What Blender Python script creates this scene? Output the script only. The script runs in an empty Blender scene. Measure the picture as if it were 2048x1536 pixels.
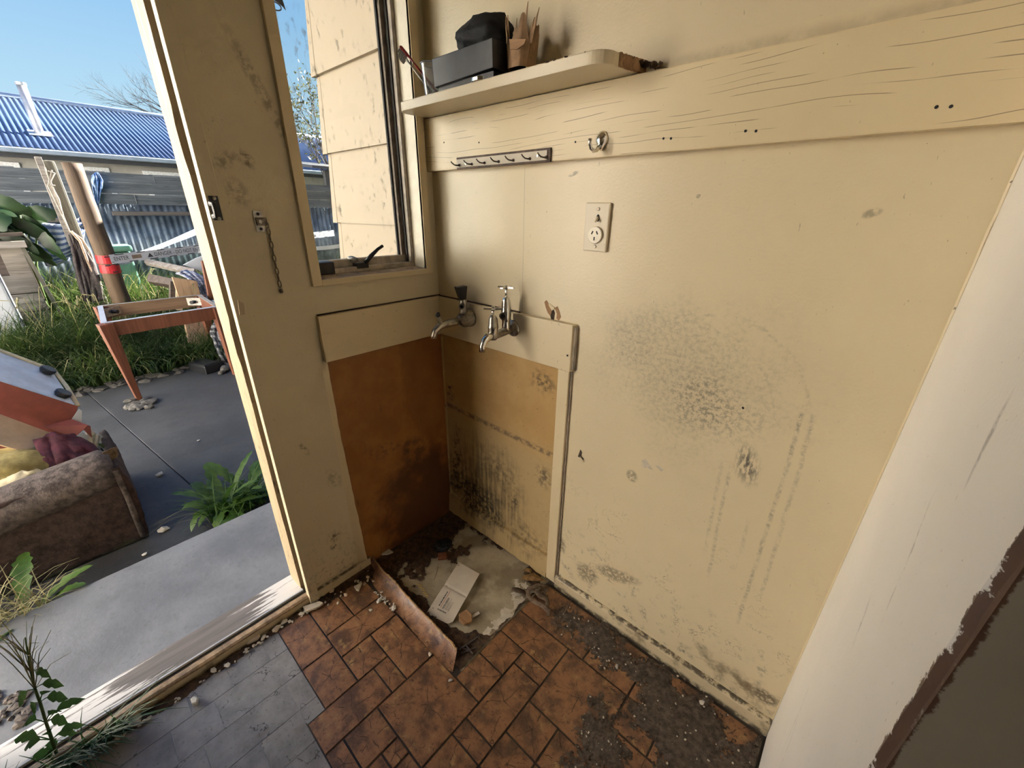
import bpy, bmesh, math, random
import numpy as np
from mathutils import Vector, Matrix, noise as mnoise

rnd = random.Random(7)
SC = bpy.context.scene
COL = SC.collection
R = math.radians

# ------------------------------------------------------------------ camera
F_PX = 807.24
CAM = Vector((1.20776, -0.95340, 1.29513))
YAW, PIT, ROLL = 2.2935148, -0.4026051, 0.0116255
_f = Vector((math.cos(PIT) * math.cos(YAW), math.cos(PIT) * math.sin(YAW), math.sin(PIT)))
_r = _f.cross(Vector((0, 0, 1))).normalized()
_u = _r.cross(_f)
_r2 = math.cos(ROLL) * _r + math.sin(ROLL) * _u
_u2 = -math.sin(ROLL) * _r + math.cos(ROLL) * _u
cam = bpy.data.cameras.new('camera')
cam.sensor_fit = 'HORIZONTAL'
cam.sensor_width = 36.0
cam.lens = F_PX / 2048 * 36.0
cam.clip_start = 0.02
cam.clip_end = 300
camo = bpy.data.objects.new('camera', cam)
COL.objects.link(camo)
camo.matrix_world = Matrix(((_r2.x, _u2.x, -_f.x, CAM.x), (_r2.y, _u2.y, -_f.y, CAM.y), (_r2.z, _u2.z, -_f.z, CAM.z), (0, 0, 0, 1)))
SC.camera = camo


def at(px, py, ax, val):
    """a point measured in the photograph (2048x1536) on the plane axis = val"""
    d = _r2 * ((px - 1024) / F_PX) - _u2 * ((py - 768) / F_PX) + _f
    return CAM + d * ((val - CAM[ax]) / d[ax])


# ------------------------------------------------------------------ sky, sun, exposure
SC.view_settings.view_transform = 'Standard'
SC.view_settings.look = 'None'
SC.view_settings.exposure = 0.92
SC.view_settings.gamma = 1.0
SC.view_settings.use_curve_mapping = False
SC.cycles.use_denoising = True
SC.cycles.use_adaptive_sampling = True
SC.cycles.adaptive_threshold = 0.11
SC.cycles.max_bounces = 6
SC.cycles.diffuse_bounces = 4
SC.cycles.glossy_bounces = 3
SC.cycles.transparent_max_bounces = 12
SC.cycles.sample_clamp_indirect = 12.0
SC.cycles.caustics_reflective = False
SC.cycles.caustics_refractive = False

W = bpy.data.worlds.new('sky')
SC.world = W
W.use_nodes = True
wn = W.node_tree
wn.nodes.clear()
wo = wn.nodes.new('ShaderNodeOutputWorld')
wb = wn.nodes.new('ShaderNodeBackground')
wr = wn.nodes.new('ShaderNodeValToRGB')
ws = wn.nodes.new('ShaderNodeSeparateXYZ')
wc = wn.nodes.new('ShaderNodeTexCoord')
wn.links.new(wc.outputs['Generated'], ws.inputs[0])
wn.links.new(ws.outputs['Z'], wr.inputs[0])
wn.links.new(wr.outputs[0], wb.inputs[0])
wn.links.new(wb.outputs[0], wo.inputs[0])
e = wr.color_ramp.elements
e[0].position = 0.0
e[0].color = (0.66, 0.86, 0.95, 1)
e[1].position = 0.95
e[1].color = (0.10, 0.28, 0.72, 1)
for p_, c_ in ((0.12, (0.55, 0.82, 0.98, 1)), (0.3, (0.34, 0.63, 0.96, 1)), (0.5, (0.22, 0.48, 0.90, 1))):
    el = e.new(p_)
    el.color = c_
wb.inputs[1].default_value = 0.50

SUN_DIR = Vector((-0.15, 0.87, 0.46)).normalized()      # towards the sun
sl = bpy.data.lights.new('sun', 'SUN')
sl.energy = 30.0
sl.angle = R(0.55)
sl.color = (1.0, 0.945, 0.86)
so = bpy.data.objects.new('sun', sl)
COL.objects.link(so)
so.rotation_euler = (-SUN_DIR).to_track_quat('-Z', 'Y').to_euler()


# ------------------------------------------------------------------ node helpers
def lin(c):
    c = c / 255.0
    return c / 12.92 if c <= 0.04045 else ((c + 0.055) / 1.055) ** 2.4


def rgb(r, g, b):
    return (lin(r), lin(g), lin(b), 1.0)


class G:
    def __init__(s, name):
        s.m = bpy.data.materials.new(name)
        s.m.use_nodes = True
        s.nt = s.m.node_tree
        s.nt.nodes.clear()
        s.out = s.nt.nodes.new('ShaderNodeOutputMaterial')
        s.b = s.nt.nodes.new('ShaderNodeBsdfPrincipled')
        s.nt.links.new(s.b.outputs[0], s.out.inputs[0])
        s._co = None

    def n(s, t):
        return s.nt.nodes.new('ShaderNode' + t)

    def set(s, sock, v):
        if isinstance(v, bpy.types.NodeSocket):
            s.nt.links.new(v, sock)
        else:
            sock.default_value = v

    def co(s):
        if s._co is None:
            s._co = s.n('TexCoord').outputs['Object']
        return s._co

    def map(s, vec=None, loc=(0, 0, 0), rot=(0, 0, 0), scale=(1, 1, 1)):
        m = s.n('Mapping')
        s.set(m.inputs[0], vec or s.co())
        m.inputs[1].default_value = loc
        m.inputs[2].default_value = rot
        m.inputs[3].default_value = scale
        return m.outputs[0]

    def noise(s, scale, detail=4, rough=0.55, vec=None, dist=0.0):
        t = s.n('TexNoise')
        s.set(t.inputs['Vector'], vec or s.co())
        t.inputs['Scale'].default_value = scale
        t.inputs['Detail'].default_value = detail
        t.inputs['Roughness'].default_value = rough
        t.inputs['Distortion'].default_value = dist
        return t.outputs[0]

    def vor(s, scale, feat='DISTANCE_TO_EDGE', vec=None, rand=1.0):
        t = s.n('TexVoronoi')
        t.feature = feat
        s.set(t.inputs['Vector'], vec or s.co())
        t.inputs['Scale'].default_value = scale
        t.inputs['Randomness'].default_value = rand
        return t.outputs[0]

    def wave(s, scale, dist=2.0, vec=None, axis='X', detail=2, dscale=1.0):
        t = s.n('TexWave')
        t.bands_direction = axis
        s.set(t.inputs['Vector'], vec or s.co())
        t.inputs['Scale'].default_value = scale
        t.inputs['Distortion'].default_value = dist
        t.inputs['Detail'].default_value = detail
        t.inputs['Detail Scale'].default_value = dscale
        return t.outputs[1]

    def rng(s, f, a, b, c=0.0, d=1.0):
        t = s.n('MapRange')
        t.interpolation_type = 'SMOOTHSTEP'
        s.set(t.inputs[0], f)
        t.inputs[1].default_value = a
        t.inputs[2].default_value = b
        t.inputs[3].default_value = c
        t.inputs[4].default_value = d
        return t.outputs[0]

    def math(s, op, a, b=0.0, c=0.0):
        t = s.n('Math')
        t.operation = op
        s.set(t.inputs[0], a)
        s.set(t.inputs[1], b)
        if op in ('MULTIPLY_ADD', 'COMPARE'):
            s.set(t.inputs[2], c)
        return t.outputs[0]

    def mul(s, *a):
        r = a[0]
        for x in a[1:]:
            r = s.math('MULTIPLY', r, x)
        return r

    def max(s, *a):
        r = a[0]
        for x in a[1:]:
            r = s.math('MAXIMUM', r, x)
        return r

    def mix(s, f, a, b, blend='MIX'):
        t = s.n('Mix')
        t.data_type = 'RGBA'
        t.blend_type = blend
        s.set(t.inputs[0], f)
        s.set(t.inputs[6], a)
        s.set(t.inputs[7], b)
        return t.outputs[2]

    def xyz(s, vec=None):
        t = s.n('SeparateXYZ')
        s.set(t.inputs[0], vec or s.co())
        return t.outputs

    def vec(s, x, y, z):
        t = s.n('CombineXYZ')
        s.set(t.inputs[0], x)
        s.set(t.inputs[1], y)
        s.set(t.inputs[2], z)
        return t.outputs[0]

    def ell(s, a, b, ca, cb, ra, rb, rot=0.0, soft=0.6, warp=None):
        """soft elliptical mark centred on (ca,cb) of the two coordinates a,b"""
        da = s.math('SUBTRACT', a, ca)
        db = s.math('SUBTRACT', b, cb)
        if rot:
            cr, sr = math.cos(rot), math.sin(rot)
            da, db = (s.math('ADD', s.math('MULTIPLY', da, cr), s.math('MULTIPLY', db, sr)),
                      s.math('SUBTRACT', s.math('MULTIPLY', db, cr), s.math('MULTIPLY', da, sr)))
        d = s.math('SQRT', s.math('ADD', s.math('POWER', s.math('ABSOLUTE', s.math('DIVIDE', da, ra)), 2.0),
                                  s.math('POWER', s.math('ABSOLUTE', s.math('DIVIDE', db, rb)), 2.0)))
        if warp is not None:
            d = s.math('ADD', d, warp)
        return d, s.rng(d, 1.0, 1.0 - soft)

    def bump(s, h, strength=0.3, dist=0.01):
        t = s.n('Bump')
        t.inputs['Strength'].default_value = strength
        t.inputs['Distance'].default_value = dist
        s.set(t.inputs['Height'], h)
        s.nt.links.new(t.outputs[0], s.b.inputs['Normal'])

    def fin(s, color, rough=0.6, metal=0.0, spec=0.5, **k):
        s.set(s.b.inputs['Base Color'], color)
        s.set(s.b.inputs['Roughness'], rough)
        s.set(s.b.inputs['Metallic'], metal)
        s.b.inputs['Specular IOR Level'].default_value = spec
        for kk, v in k.items():
            s.set(s.b.inputs[kk], v)
        return s.m


MAT = {}


def simple(name, c, rough=0.6, metal=0.0, var=0.18, scale=30.0, bump=0.0, c2=None, spec=0.5, bscale=None):
    """plain surface with mottling"""
    g = G(name)
    n1 = g.noise(scale, 5, 0.6)
    dark = tuple(x * (1 - var) for x in c[:3]) + (1,)
    lite = c2 or tuple(min(1, x * (1 + var)) for x in c[:3]) + (1,)
    col = g.mix(g.rng(n1, 0.3, 0.7), dark, lite)
    if bump:
        g.bump(g.noise(bscale or scale * 3, 4), bump, 0.004)
    MAT[name] = g.fin(col, rough, metal, spec)
    return MAT[name]


def paint(name, base, grime=(0.10, 0.075, 0.045, 1), amount=0.5, rough=0.42, scale=1.0, axis=None, stains=None, bump=0.12, cracks=False, off=0.0):
    """old house paint: mottled tone, grime freckles and scratches"""
    g = G(name)
    co = g.map(loc=(off, off * 1.7, off * 0.6)) if off else g.co()
    tone = g.noise(2.2 * scale, 4, 0.6, co)
    c = g.mix(g.rng(tone, 0.3, 0.72), tuple(x * 0.93 for x in base[:3]) + (1,), base)
    fre = g.rng(g.noise(70 * scale, 3, 0.6, co), 0.66, 0.78)
    patch = g.rng(g.noise(6 * scale, 4, 0.6, co), 0.45, 0.7)
    c = g.mix(g.mul(fre, patch, amount), c, grime)
    st = g.map(co, scale=(9, 9, 60), rot=(0.5, 0.3, 0.2))
    scr = g.rng(g.noise(6, 3, 0.5, st), 0.72, 0.8)
    c = g.mix(g.mul(scr, g.rng(g.noise(8, 2, 0.5, co), 0.5, 0.65), amount * 0.7), c, grime)
    if amount > 0.1:
        st2 = g.map(co, scale=(40, 40, 12), rot=(1.1, 0.6, 0.9))
        sc2 = g.rng(g.noise(5, 2, 0.5, st2), 0.74, 0.79)
        c = g.mix(g.mul(sc2, amount * 0.9), c, grime)
    dots = g.rng(g.noise(190 * scale, 1, 0.5, co), 0.77, 0.82)
    c = g.mix(g.mul(dots, min(1.0, amount * 1.4)), c, grime)
    if cracks:
        px_, py_, pz_ = g.xyz(co)
        warp = g.noise(1.0, 2, 0.5, g.map(co, scale=(2.2, 2.2, 9)))
        u_ = g.math('ADD', g.math('MULTIPLY_ADD', pz_, 78.0, g.math('MULTIPLY', px_, -0.9)), g.math('MULTIPLY', warp, 5.0))
        row = g.math('FLOOR', u_)
        fr_ = g.math('ABSOLUTE', g.math('SUBTRACT', g.math('FRACT', u_), 0.5))
        ln = g.rng(fr_, 0.055, 0.012)
        gate = g.noise(1.0, 2, 0.6, g.vec(g.math('MULTIPLY', px_, 5.0), g.math('MULTIPLY', row, 7.31), 0.0))
        ln = g.mul(ln, g.rng(gate, 0.47, 0.54))
        c = g.mix(g.mul(ln, 0.8), c, (0.15, 0.105, 0.06, 1))
    if stains:
        c = stains(g, c, co)
    if bump:
        g.bump(g.noise(160 * scale, 1, 0.6, co), bump, 0.002)
    MAT[name] = g.fin(c, rough)
    return MAT[name]


CREAM = (0.74, 0.62, 0.41, 1)
CREAM_TRIM = (0.74, 0.61, 0.39, 1)
MOULD = (0.022, 0.018, 0.012, 1)
SCUFF = (0.16, 0.14, 0.11, 1)


def back_wall_marks(g, c, co):
    x, y, z = g.xyz(co)
    fine = g.noise(95, 4, 0.65, co)
    mid = g.noise(22, 4, 0.6, co)
    wv = g.math('MULTIPLY', g.math('SUBTRACT', g.noise(7, 3, 0.6, co), 0.5), 1.3)
    # rubbed grey smudge at hand height
    _, m = g.ell(x, z, 0.93, 0.925, 0.31, 0.27, 0.15, 0.98, wv)
    _, m1 = g.ell(x, z, 0.80, 0.985, 0.16, 0.14, 0.3, 0.9, wv)
    m = g.max(m, m1)
    c = g.mix(g.mul(m, g.rng(fine, 0.38, 0.75), 0.5), c, SCUFF)
    c = g.mix(g.mul(m, 0.13), c, SCUFF)
    _, m = g.ell(x, z, 1.005, 0.87, 0.13, 0.09, -0.5, 0.9, wv)
    c = g.mix(g.mul(m, g.rng(fine, 0.45, 0.62), 0.6), c, SCUFF)
    _, m = g.ell(x, z, 1.095, 0.765, 0.035, 0.065, 0.25, 0.8, g.math('MULTIPLY', wv, 0.8))
    c = g.mix(g.mul(m, g.rng(g.noise(60, 3, 0.6, g.map(co, scale=(2.2, 1, 0.7))), 0.4, 0.6), 0.9), c, (0.07, 0.06, 0.06, 1))
    # drawn arcs
    for (cx, cz, ra, rb, w, lo, k) in ((0.98, 0.86, 0.205, 0.235, 0.030, 0.80, 0.5), (0.955, 0.83, 0.17, 0.23, 0.022, 0.84, 0.4), (0.93, 0.90, 0.13, 0.17, 0.025, 0.93, 0.35)):
        d, _ = g.ell(x, z, cx, cz, ra, rb, 0.0, 0.5, g.math('MULTIPLY', wv, 0.12))
        line = g.rng(g.math('ABSOLUTE', g.math('SUBTRACT', d, 1.0)), w, 0.0)
        up = g.rng(z, lo, lo + 0.1)
        c = g.mix(g.mul(line, up, g.rng(mid, 0.35, 0.6), g.rng(fine, 0.35, 0.7), k * 0.6), c, SCUFF)
    # dribbles that run down the wall
    for (x0, z0, z1, lean, k) in ((1.165, 0.95, 0.28, 0.012, 0.8), (1.185, 0.93, 0.40, 0.03, 0.5), (1.065, 0.74, 0.38, 0.04, 0.55), (1.045, 0.75, 0.45, 0.045, 0.45), (1.13, 0.62, 0.5, 0.03, 0.35)):
        xs = g.math('ADD', g.math('MULTIPLY_ADD', g.math('SUBTRACT', z0, z), lean, x0), g.math('MULTIPLY', wv, 0.008))
        ln = g.rng(g.math('ABSOLUTE', g.math('SUBTRACT', x, xs)), 0.007, 0.001)
        seg = g.mul(g.rng(z, z1, z1 + 0.06), g.rng(z, z0 + 0.02, z0 - 0.04))
        c = g.mix(g.mul(ln, seg, g.rng(mid, 0.35, 0.55, 0.35, 1.0), g.rng(fine, 0.35, 0.65), k * 0.75), c, SCUFF)
    # grime near the foot of the wall
    low = g.rng(z, 0.42, 0.05)
    c = g.mix(g.mul(low, g.rng(mid, 0.52, 0.68), g.rng(fine, 0.4, 0.65), 0.85), c, (0.10, 0.09, 0.075, 1))
    _, m = g.ell(x, z, 1.22, 0.10, 0.16, 0.07, -0.1, 0.8, wv)
    c = g.mix(g.mul(m, g.rng(mid, 0.42, 0.6), 0.75), c, (0.15, 0.10, 0.05, 1))
    for (cx, cz, ra, rb, k) in ((0.83, 0.60, 0.02, 0.022, 0.55), (0.61, 0.20, 0.03, 0.04, 0.6), (0.72, 0.14, 0.05, 0.05, 0.6), (1.17, 1.30, 0.018, 0.01, 0.5), (0.88, 1.33, 0.006, 0.005, 0.6), (1.28, 0.11, 0.04, 0.03, 0.8), (0.565, 1.385, 0.02, 0.006, 0.6), (0.83, 0.215, 0.09, 0.03, 0.6)):
        _, m = g.ell(x, z, cx, cz, ra, rb, 0.3, 0.5, wv)
        c = g.mix(g.mul(m, g.rng(fine, 0.35, 0.55), k), c, (0.09, 0.06, 0.035, 1))
    band = g.mul(g.rng(z, 1.560, 1.567), g.rng(z, 1.590, 1.570))
    c = g.mix(g.mul(band, g.rng(mid, 0.25, 0.6), g.rng(x, 0.70, 0.76), 0.36), c, (0.24, 0.175, 0.10, 1))  # soft darker band just above the rail
    hl = g.rng(g.math('ABSOLUTE', g.math('SUBTRACT', g.noise(11, 5, 0.65, co), 0.5)), 0.0075, 0.001)
    c = g.mix(g.mul(hl, g.rng(z, 0.62, 0.25), g.rng(g.noise(6, 2, 0.5, co), 0.48, 0.58), 0.7), c, (0.16, 0.12, 0.075, 1))
    # sheet joint
    ln = g.rng(g.math('ABSOLUTE', g.math('SUBTRACT', x, 0.405)), 0.0012, 0.0003)
    c = g.mix(g.mul(ln, g.rng(z, 1.42, 1.40), 0.5), c, (0.25, 0.18, 0.1, 1))
    return c


def left_wall_stains(g, c, co):
    x, y, z = g.xyz(co)
    fine = g.noise(60, 4, 0.65, co)
    wv = g.math('MULTIPLY', g.math('SUBTRACT', g.noise(9, 3, 0.6, co), 0.5), 1.3)
    for (cy, cz, ra, rb, k) in ((-0.555, 1.405, 0.018, 0.03, 0.7), (-0.60, 1.40, 0.035, 0.02, 0.5), (-0.59, 1.33, 0.03, 0.04, 0.45), (-0.535, 0.22, 0.03, 0.035, 0.85), (-0.545, 0.18, 0.02, 0.02, 0.7), (-0.47, 1.5, 0.02, 0.3, 0.5), (-0.57, 0.60, 0.012, 0.04, 0.7), (-0.5, 0.45, 0.03, 0.06, 0.4)):
        _, m = g.ell(y, z, cy, cz, ra, rb, 0.4, 0.8, wv)
        c = g.mix(g.mul(m, g.rng(fine, 0.4, 0.6), k), c, (0.09, 0.06, 0.035, 1))
    low = g.rng(z, 0.35, 0.0)
    c = g.mix(g.mul(low, g.rng(fine, 0.5, 0.7), 0.6), c, (0.13, 0.10, 0.06, 1))
    return c


def side_wall_marks(g, c, co):
    x, y, z = g.xyz(co)
    fine = g.noise(60, 4, 0.65, co)
    wv = g.math('MULTIPLY', g.math('SUBTRACT', g.noise(5, 3, 0.6, co), 0.5), 0.06)
    for (cy, cz, L, w, rot, k) in ((-0.25, 0.45, 0.16, 0.004, 1.35, 0.35), (-0.30, 0.40, 0.13, 0.004, 1.1, 0.35), (-0.42, 0.95, 0.10, 0.004, 1.3, 0.5), (-0.47, 1.12, 0.06, 0.006, 1.4, 0.6), (-0.36, 0.8, 0.05, 0.008, 1.0, 0.4)):
        _, m = g.ell(g.math('ADD', y, wv), z, cy, cz, L, w, rot, 0.8)
        c = g.mix(g.mul(m, g.rng(fine, 0.35, 0.6), k), c, (0.16, 0.14, 0.12, 1))
    # worn timber along the open edge
    e_ = g.math('ADD', y, g.math('MULTIPLY', g.math('SUBTRACT', g.noise(34, 5, 0.75, co), 0.5), 0.034))
    c = g.mix(g.rng(e_, -0.6035, -0.6055), c, (0.115, 0.062, 0.04, 1))
    return c


paint('wall_back_paint', CREAM, amount=0.45, rough=0.36, stains=back_wall_marks, bump=0.25)
paint('wall_left_paint', (0.69, 0.59, 0.40, 1), amount=0.6, rough=0.5, stains=left_wall_stains, bump=0.2, off=0.0)
paint('wall_side_paint', (0.86, 0.815, 0.755, 1), grime=(0.2, 0.17, 0.14, 1), amount=0.35, rough=0.45, stains=side_wall_marks)
paint('room_paint', (0.74, 0.63, 0.44, 1), amount=0.3, rough=0.55)
paint('trim_paint', CREAM_TRIM, amount=0.9, rough=0.42, cracks=False, off=3.1)
paint('rail_paint', (0.74, 0.60, 0.37, 1), amount=0.35, rough=0.4, cracks='X', off=1.3, bump=0.15)
def skirting_dirt(g, c, co):
    x, y, z = g.xyz()
    n = g.noise(45, 4, 0.65)
    c = g.mix(g.mul(g.rng(z, 0.016, 0.002), g.rng(n, 0.3, 0.55), 0.9), c, (0.05, 0.035, 0.022, 1))
    c = g.mix(g.mul(g.rng(z, 0.040, 0.046), g.rng(n, 0.40, 0.55), 0.9), c, (0.07, 0.05, 0.03, 1))
    c = g.mix(g.mul(g.rng(g.noise(14, 4, 0.65), 0.52, 0.68), 0.6), c, (0.14, 0.095, 0.05, 1))
    return c


paint('base_paint', (0.66, 0.55, 0.36, 1), amount=1.0, rough=0.5, stains=skirting_dirt)
paint('socket_paint', (0.70, 0.60, 0.43, 1), amount=0.4, rough=0.35, off=5.0, bump=0.05)
paint('shelf_paint', (0.72, 0.61, 0.42, 1), amount=0.55, rough=0.38, off=6.0)
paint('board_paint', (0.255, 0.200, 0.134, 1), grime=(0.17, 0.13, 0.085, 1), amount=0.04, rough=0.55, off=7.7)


def mk_jamb():
    g = G('jamb_paint')
    co = g.co()
    x, y, z = g.xyz(co)
    base = (0.46, 0.355, 0.215, 1)
    c = g.mix(g.rng(g.noise(30, 4, 0.6, g.map(scale=(2, 2, 0.15))), 0.3, 0.7), tuple(v * 0.85 for v in base[:3]) + (1,), base)
    sp = g.rng(g.noise(60, 3, 0.6, g.map(scale=(1, 1, 0.35))), 0.60, 0.68)
    low = g.rng(z, 1.2, 0.3, 0.25, 1.0)
    c = g.mix(g.mul(sp, low, 0.75), c, (0.13, 0.09, 0.05, 1))
    wht = g.mul(g.rng(g.noise(14, 4, 0.6, g.map(scale=(1.5, 1.5, 0.25))), 0.52, 0.6), g.rng(z, 1.2, 1.6))
    c = g.mix(g.mul(wht, 0.7), c, (0.46, 0.42, 0.37, 1))
    g.bump(g.noise(40, 4, 0.6, g.map(scale=(2, 2, 0.2))), 0.25, 0.004)
    MAT['jamb_paint'] = g.fin(c, 0.55)


mk_jamb()


def mk_hardboard():
    # left sheet: dark tan hardboard, damp stains and painted corner shade
    g = G('hardboard_dark')
    x, y, z = g.xyz()
    c = g.mix(g.rng(g.noise(9, 4, 0.6), 0.35, 0.7), (0.275, 0.105, 0.020, 1), (0.36, 0.150, 0.034, 1))
    wv = g.math('MULTIPLY', g.math('SUBTRACT', g.noise(8, 4, 0.6), 0.5), 1.6)
    _, m = g.ell(y, z, -0.08, 0.68, 0.12, 0.33, 0.1, 0.12, wv)
    c = g.mix(g.mul(m, 0.28), c, (0.16, 0.058, 0.012, 1))
    _, m = g.ell(y, z, -0.13, 0.12, 0.30, 0.36, 0.0, 0.6, wv)
    c = g.mix(g.mul(m, 0.8), c, (0.045, 0.016, 0.005, 1))  # large low damp stain, deepened to carry the shade of the corner
    _, m = g.ell(y, z, -0.17, 0.41, 0.075, 0.09, 0.4, 0.6, wv)
    c = g.mix(g.mul(m, g.rng(g.noise(30, 4), 0.4, 0.6), 0.7), c, (0.055, 0.025, 0.010, 1))
    _, m = g.ell(y, z, -0.30, 0.47, 0.10, 0.06, 0.0, 0.8, wv)
    c = g.mix(g.mul(m, g.rng(g.noise(70, 3), 0.5, 0.65), 0.5), c, (0.07, 0.03, 0.012, 1))
    sc = g.rng(g.noise(10, 3, 0.5, g.map(rot=(0.6, 0, 0), scale=(1, 8, 0.7))), 0.70, 0.74)
    c = g.mix(g.mul(sc, 0.6), c, (0.05, 0.025, 0.012, 1))
    g.bump(g.noise(50, 4), 0.15, 0.003)
    MAT['hardboard_dark'] = g.fin(c, 0.55)
    # sheet on the back wall: pale tan, black mould towards the floor
    g = G('hardboard_pale')
    x, y, z = g.xyz()
    c = g.mix(g.rng(g.noise(7, 4, 0.6), 0.35, 0.7), (0.50, 0.305, 0.105, 1), (0.58, 0.38, 0.15, 1))
    c = g.mix(g.rng(z, 0.62, 0.45), c, (0.50, 0.36, 0.17, 1))
    wv = g.math('MULTIPLY', g.math('SUBTRACT', g.noise(10, 4, 0.65), 0.5), 1.5)
    dr = g.noise(5, 4, 0.65, g.map(scale=(16, 1, 0.9)))
    fine = g.noise(55, 4, 0.65)
    _, m = g.ell(x, z, 0.22, 0.22, 0.34, 0.30, -0.45, 0.9, wv)
    c = g.mix(g.mul(m, g.rng(dr, 0.36, 0.6), 0.85), c, (0.075, 0.05, 0.022, 1))
    _, m = g.ell(x, z, 0.15, 0.17, 0.26, 0.16, -0.25, 0.8, wv)
    c = g.mix(g.mul(m, g.rng(fine, 0.38, 0.58), 0.95), c, MOULD)
    for (cx, cz, ra, rb, rot, k) in ((0.38, 0.26, 0.05, 0.06, 0, 0.9), (0.30, 0.36, 0.20, 0.10, -0.35, 0.5), (0.03, 0.62, 0.03, 0.05, 0, 0.9), (0.52, 0.44, 0.05, 0.08, 0, 0.7), (0.50, 0.80, 0.07, 0.06, 0, 0.7), (0.05, 0.30, 0.05, 0.2, 0, 0.8), (0.45, 0.12, 0.12, 0.08, 0, 0.6)):
        _, m = g.ell(x, z, cx, cz, ra, rb, rot, 0.9, wv)
        c = g.mix(g.mul(m, g.rng(fine, 0.42, 0.6), k), c, MOULD)
    ln = g.rng(g.math('ABSOLUTE', g.math('SUBTRACT', z, g.math('MULTIPLY_ADD', x, -0.02, 0.555))), 0.016, 0.003)
    c = g.mix(g.mul(ln, g.rng(fine, 0.35, 0.6), 0.75), c, (0.10, 0.07, 0.045, 1))
    dot = g.rng(g.noise(120, 2, 0.5), 0.70, 0.76)
    c = g.mix(g.mul(dot, 0.8), c, (0.05, 0.03, 0.015, 1))
    g.bump(g.noise(60, 4), 0.2, 0.003)
    MAT['hardboard_pale'] = g.fin(c, 0.6)


mk_hardboard()


def mk_vinyl(name, worn=False):
    g = G(name)
    info = g.n('ObjectInfo')
    rand = info.outputs['Random']
    co = g.co()
    x, y, z = g.xyz()
    sh = g.vec(g.math('MULTIPLY', rand, 40.0), g.math('MULTIPLY', rand, 17.0), 0.0)
    add = g.n('VectorMath')
    add.operation = 'ADD'
    g.set(add.inputs[0], co)
    g.set(add.inputs[1], sh)
    p = add.outputs[0]
    n1 = g.noise(16, 5, 0.62, p)
    n2 = g.noise(45, 4, 0.6, p)
    if worn:
        c = g.mix(g.rng(n1, 0.3, 0.7), (0.185, 0.175, 0.172, 1), (0.30, 0.285, 0.28, 1))
        c = g.mix(g.mul(g.rng(n2, 0.55, 0.75), 0.5), c, (0.30, 0.285, 0.27, 1))
        crk = g.rng(g.math('ABSOLUTE', g.math('SUBTRACT', g.noise(9, 4, 0.6, p), 0.5)), 0.010, 0.002)
        c = g.mix(g.mul(crk, g.rng(g.noise(14, 2, 0.5, p), 0.50, 0.58), 0.85), c, (0.045, 0.04, 0.036, 1))
        c = g.mix(g.mul(g.rng(g.noise(120, 3, 0.6, p), 0.6, 0.72), 0.6), c, (0.06, 0.055, 0.05, 1))
        c = g.mix(g.mul(g.rng(g.noise(7, 3, 0.6, p), 0.62, 0.75), 0.5), c, (0.15, 0.095, 0.06, 1))
        g.bump(n2, 0.25, 0.004)
        MAT[name] = g.fin(c, 0.5)
        return
    c = g.mix(g.rng(n1, 0.34, 0.60), (0.095, 0.050, 0.034, 1), (0.290, 0.138, 0.066, 1))
    c = g.mix(g.mul(g.rng(n2, 0.5, 0.72), g.rng(g.noise(11, 3, 0.6, p), 0.42, 0.62)), c, (0.47, 0.295, 0.125, 1))
    # radiating cracks of the printed timber rounds
    c = g.mix(g.mul(g.rng(g.noise(90, 3, 0.65, p), 0.50, 0.70), 0.55), c, (0.085, 0.034, 0.020, 1))
    ang = g.math('ARCTAN2', y, x)
    rr = g.math('SQRT', g.math('ADD', g.math('MULTIPLY', x, x), g.math('MULTIPLY', y, y)))
    wob = g.math('MULTIPLY', g.math('SUBTRACT', g.noise(26, 2, 0.6, p), 0.5), 1.6)
    ph = g.math('ADD', g.math('MULTIPLY_ADD', ang, 2.5, g.math('MULTIPLY', rand, 40.0)), wob)
    spoke = g.mul(g.math('ABSOLUTE', g.math('SINE', ph)), rr)
    ln = g.rng(spoke, 0.0036, 0.0008)
    ln = g.mul(ln, g.rng(g.noise(34, 2, 0.5, p), 0.44, 0.54))
    pv = g.vec(g.math('MULTIPLY', ang, 2.6), g.math('MULTIPLY', rr, 14.0), g.math('MULTIPLY', rand, 30.0))
    ln2 = g.rng(g.math('ABSOLUTE', g.math('SUBTRACT', g.noise(3.2, 2, 0.5, pv), 0.5)), 0.022, 0.003)
    ln2 = g.mul(ln2, g.rng(g.noise(40, 2, 0.5, p), 0.50, 0.58))
    ln = g.max(ln, ln2)
    c = g.mix(g.mul(ln, 0.92), c, (0.030, 0.014, 0.009, 1))
    grn = g.rng(g.noise(30, 3, 0.6, g.vec(g.math('MULTIPLY', ang, 3.5), g.math('MULTIPLY', rr, 3.0), g.math('MULTIPLY', rand, 9.0))), 0.5, 0.7)
    c = g.mix(g.mul(grn, 0.3), c, (0.42, 0.22, 0.08, 1))
    g.bump(g.math('SUBTRACT', n2, ln), 0.18, 0.003)
    MAT[name] = g.fin(c, g.rng(n1, 0.3, 0.7, 0.34, 0.5))


mk_vinyl('vinyl')
mk_vinyl('vinyl_worn', True)


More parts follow.
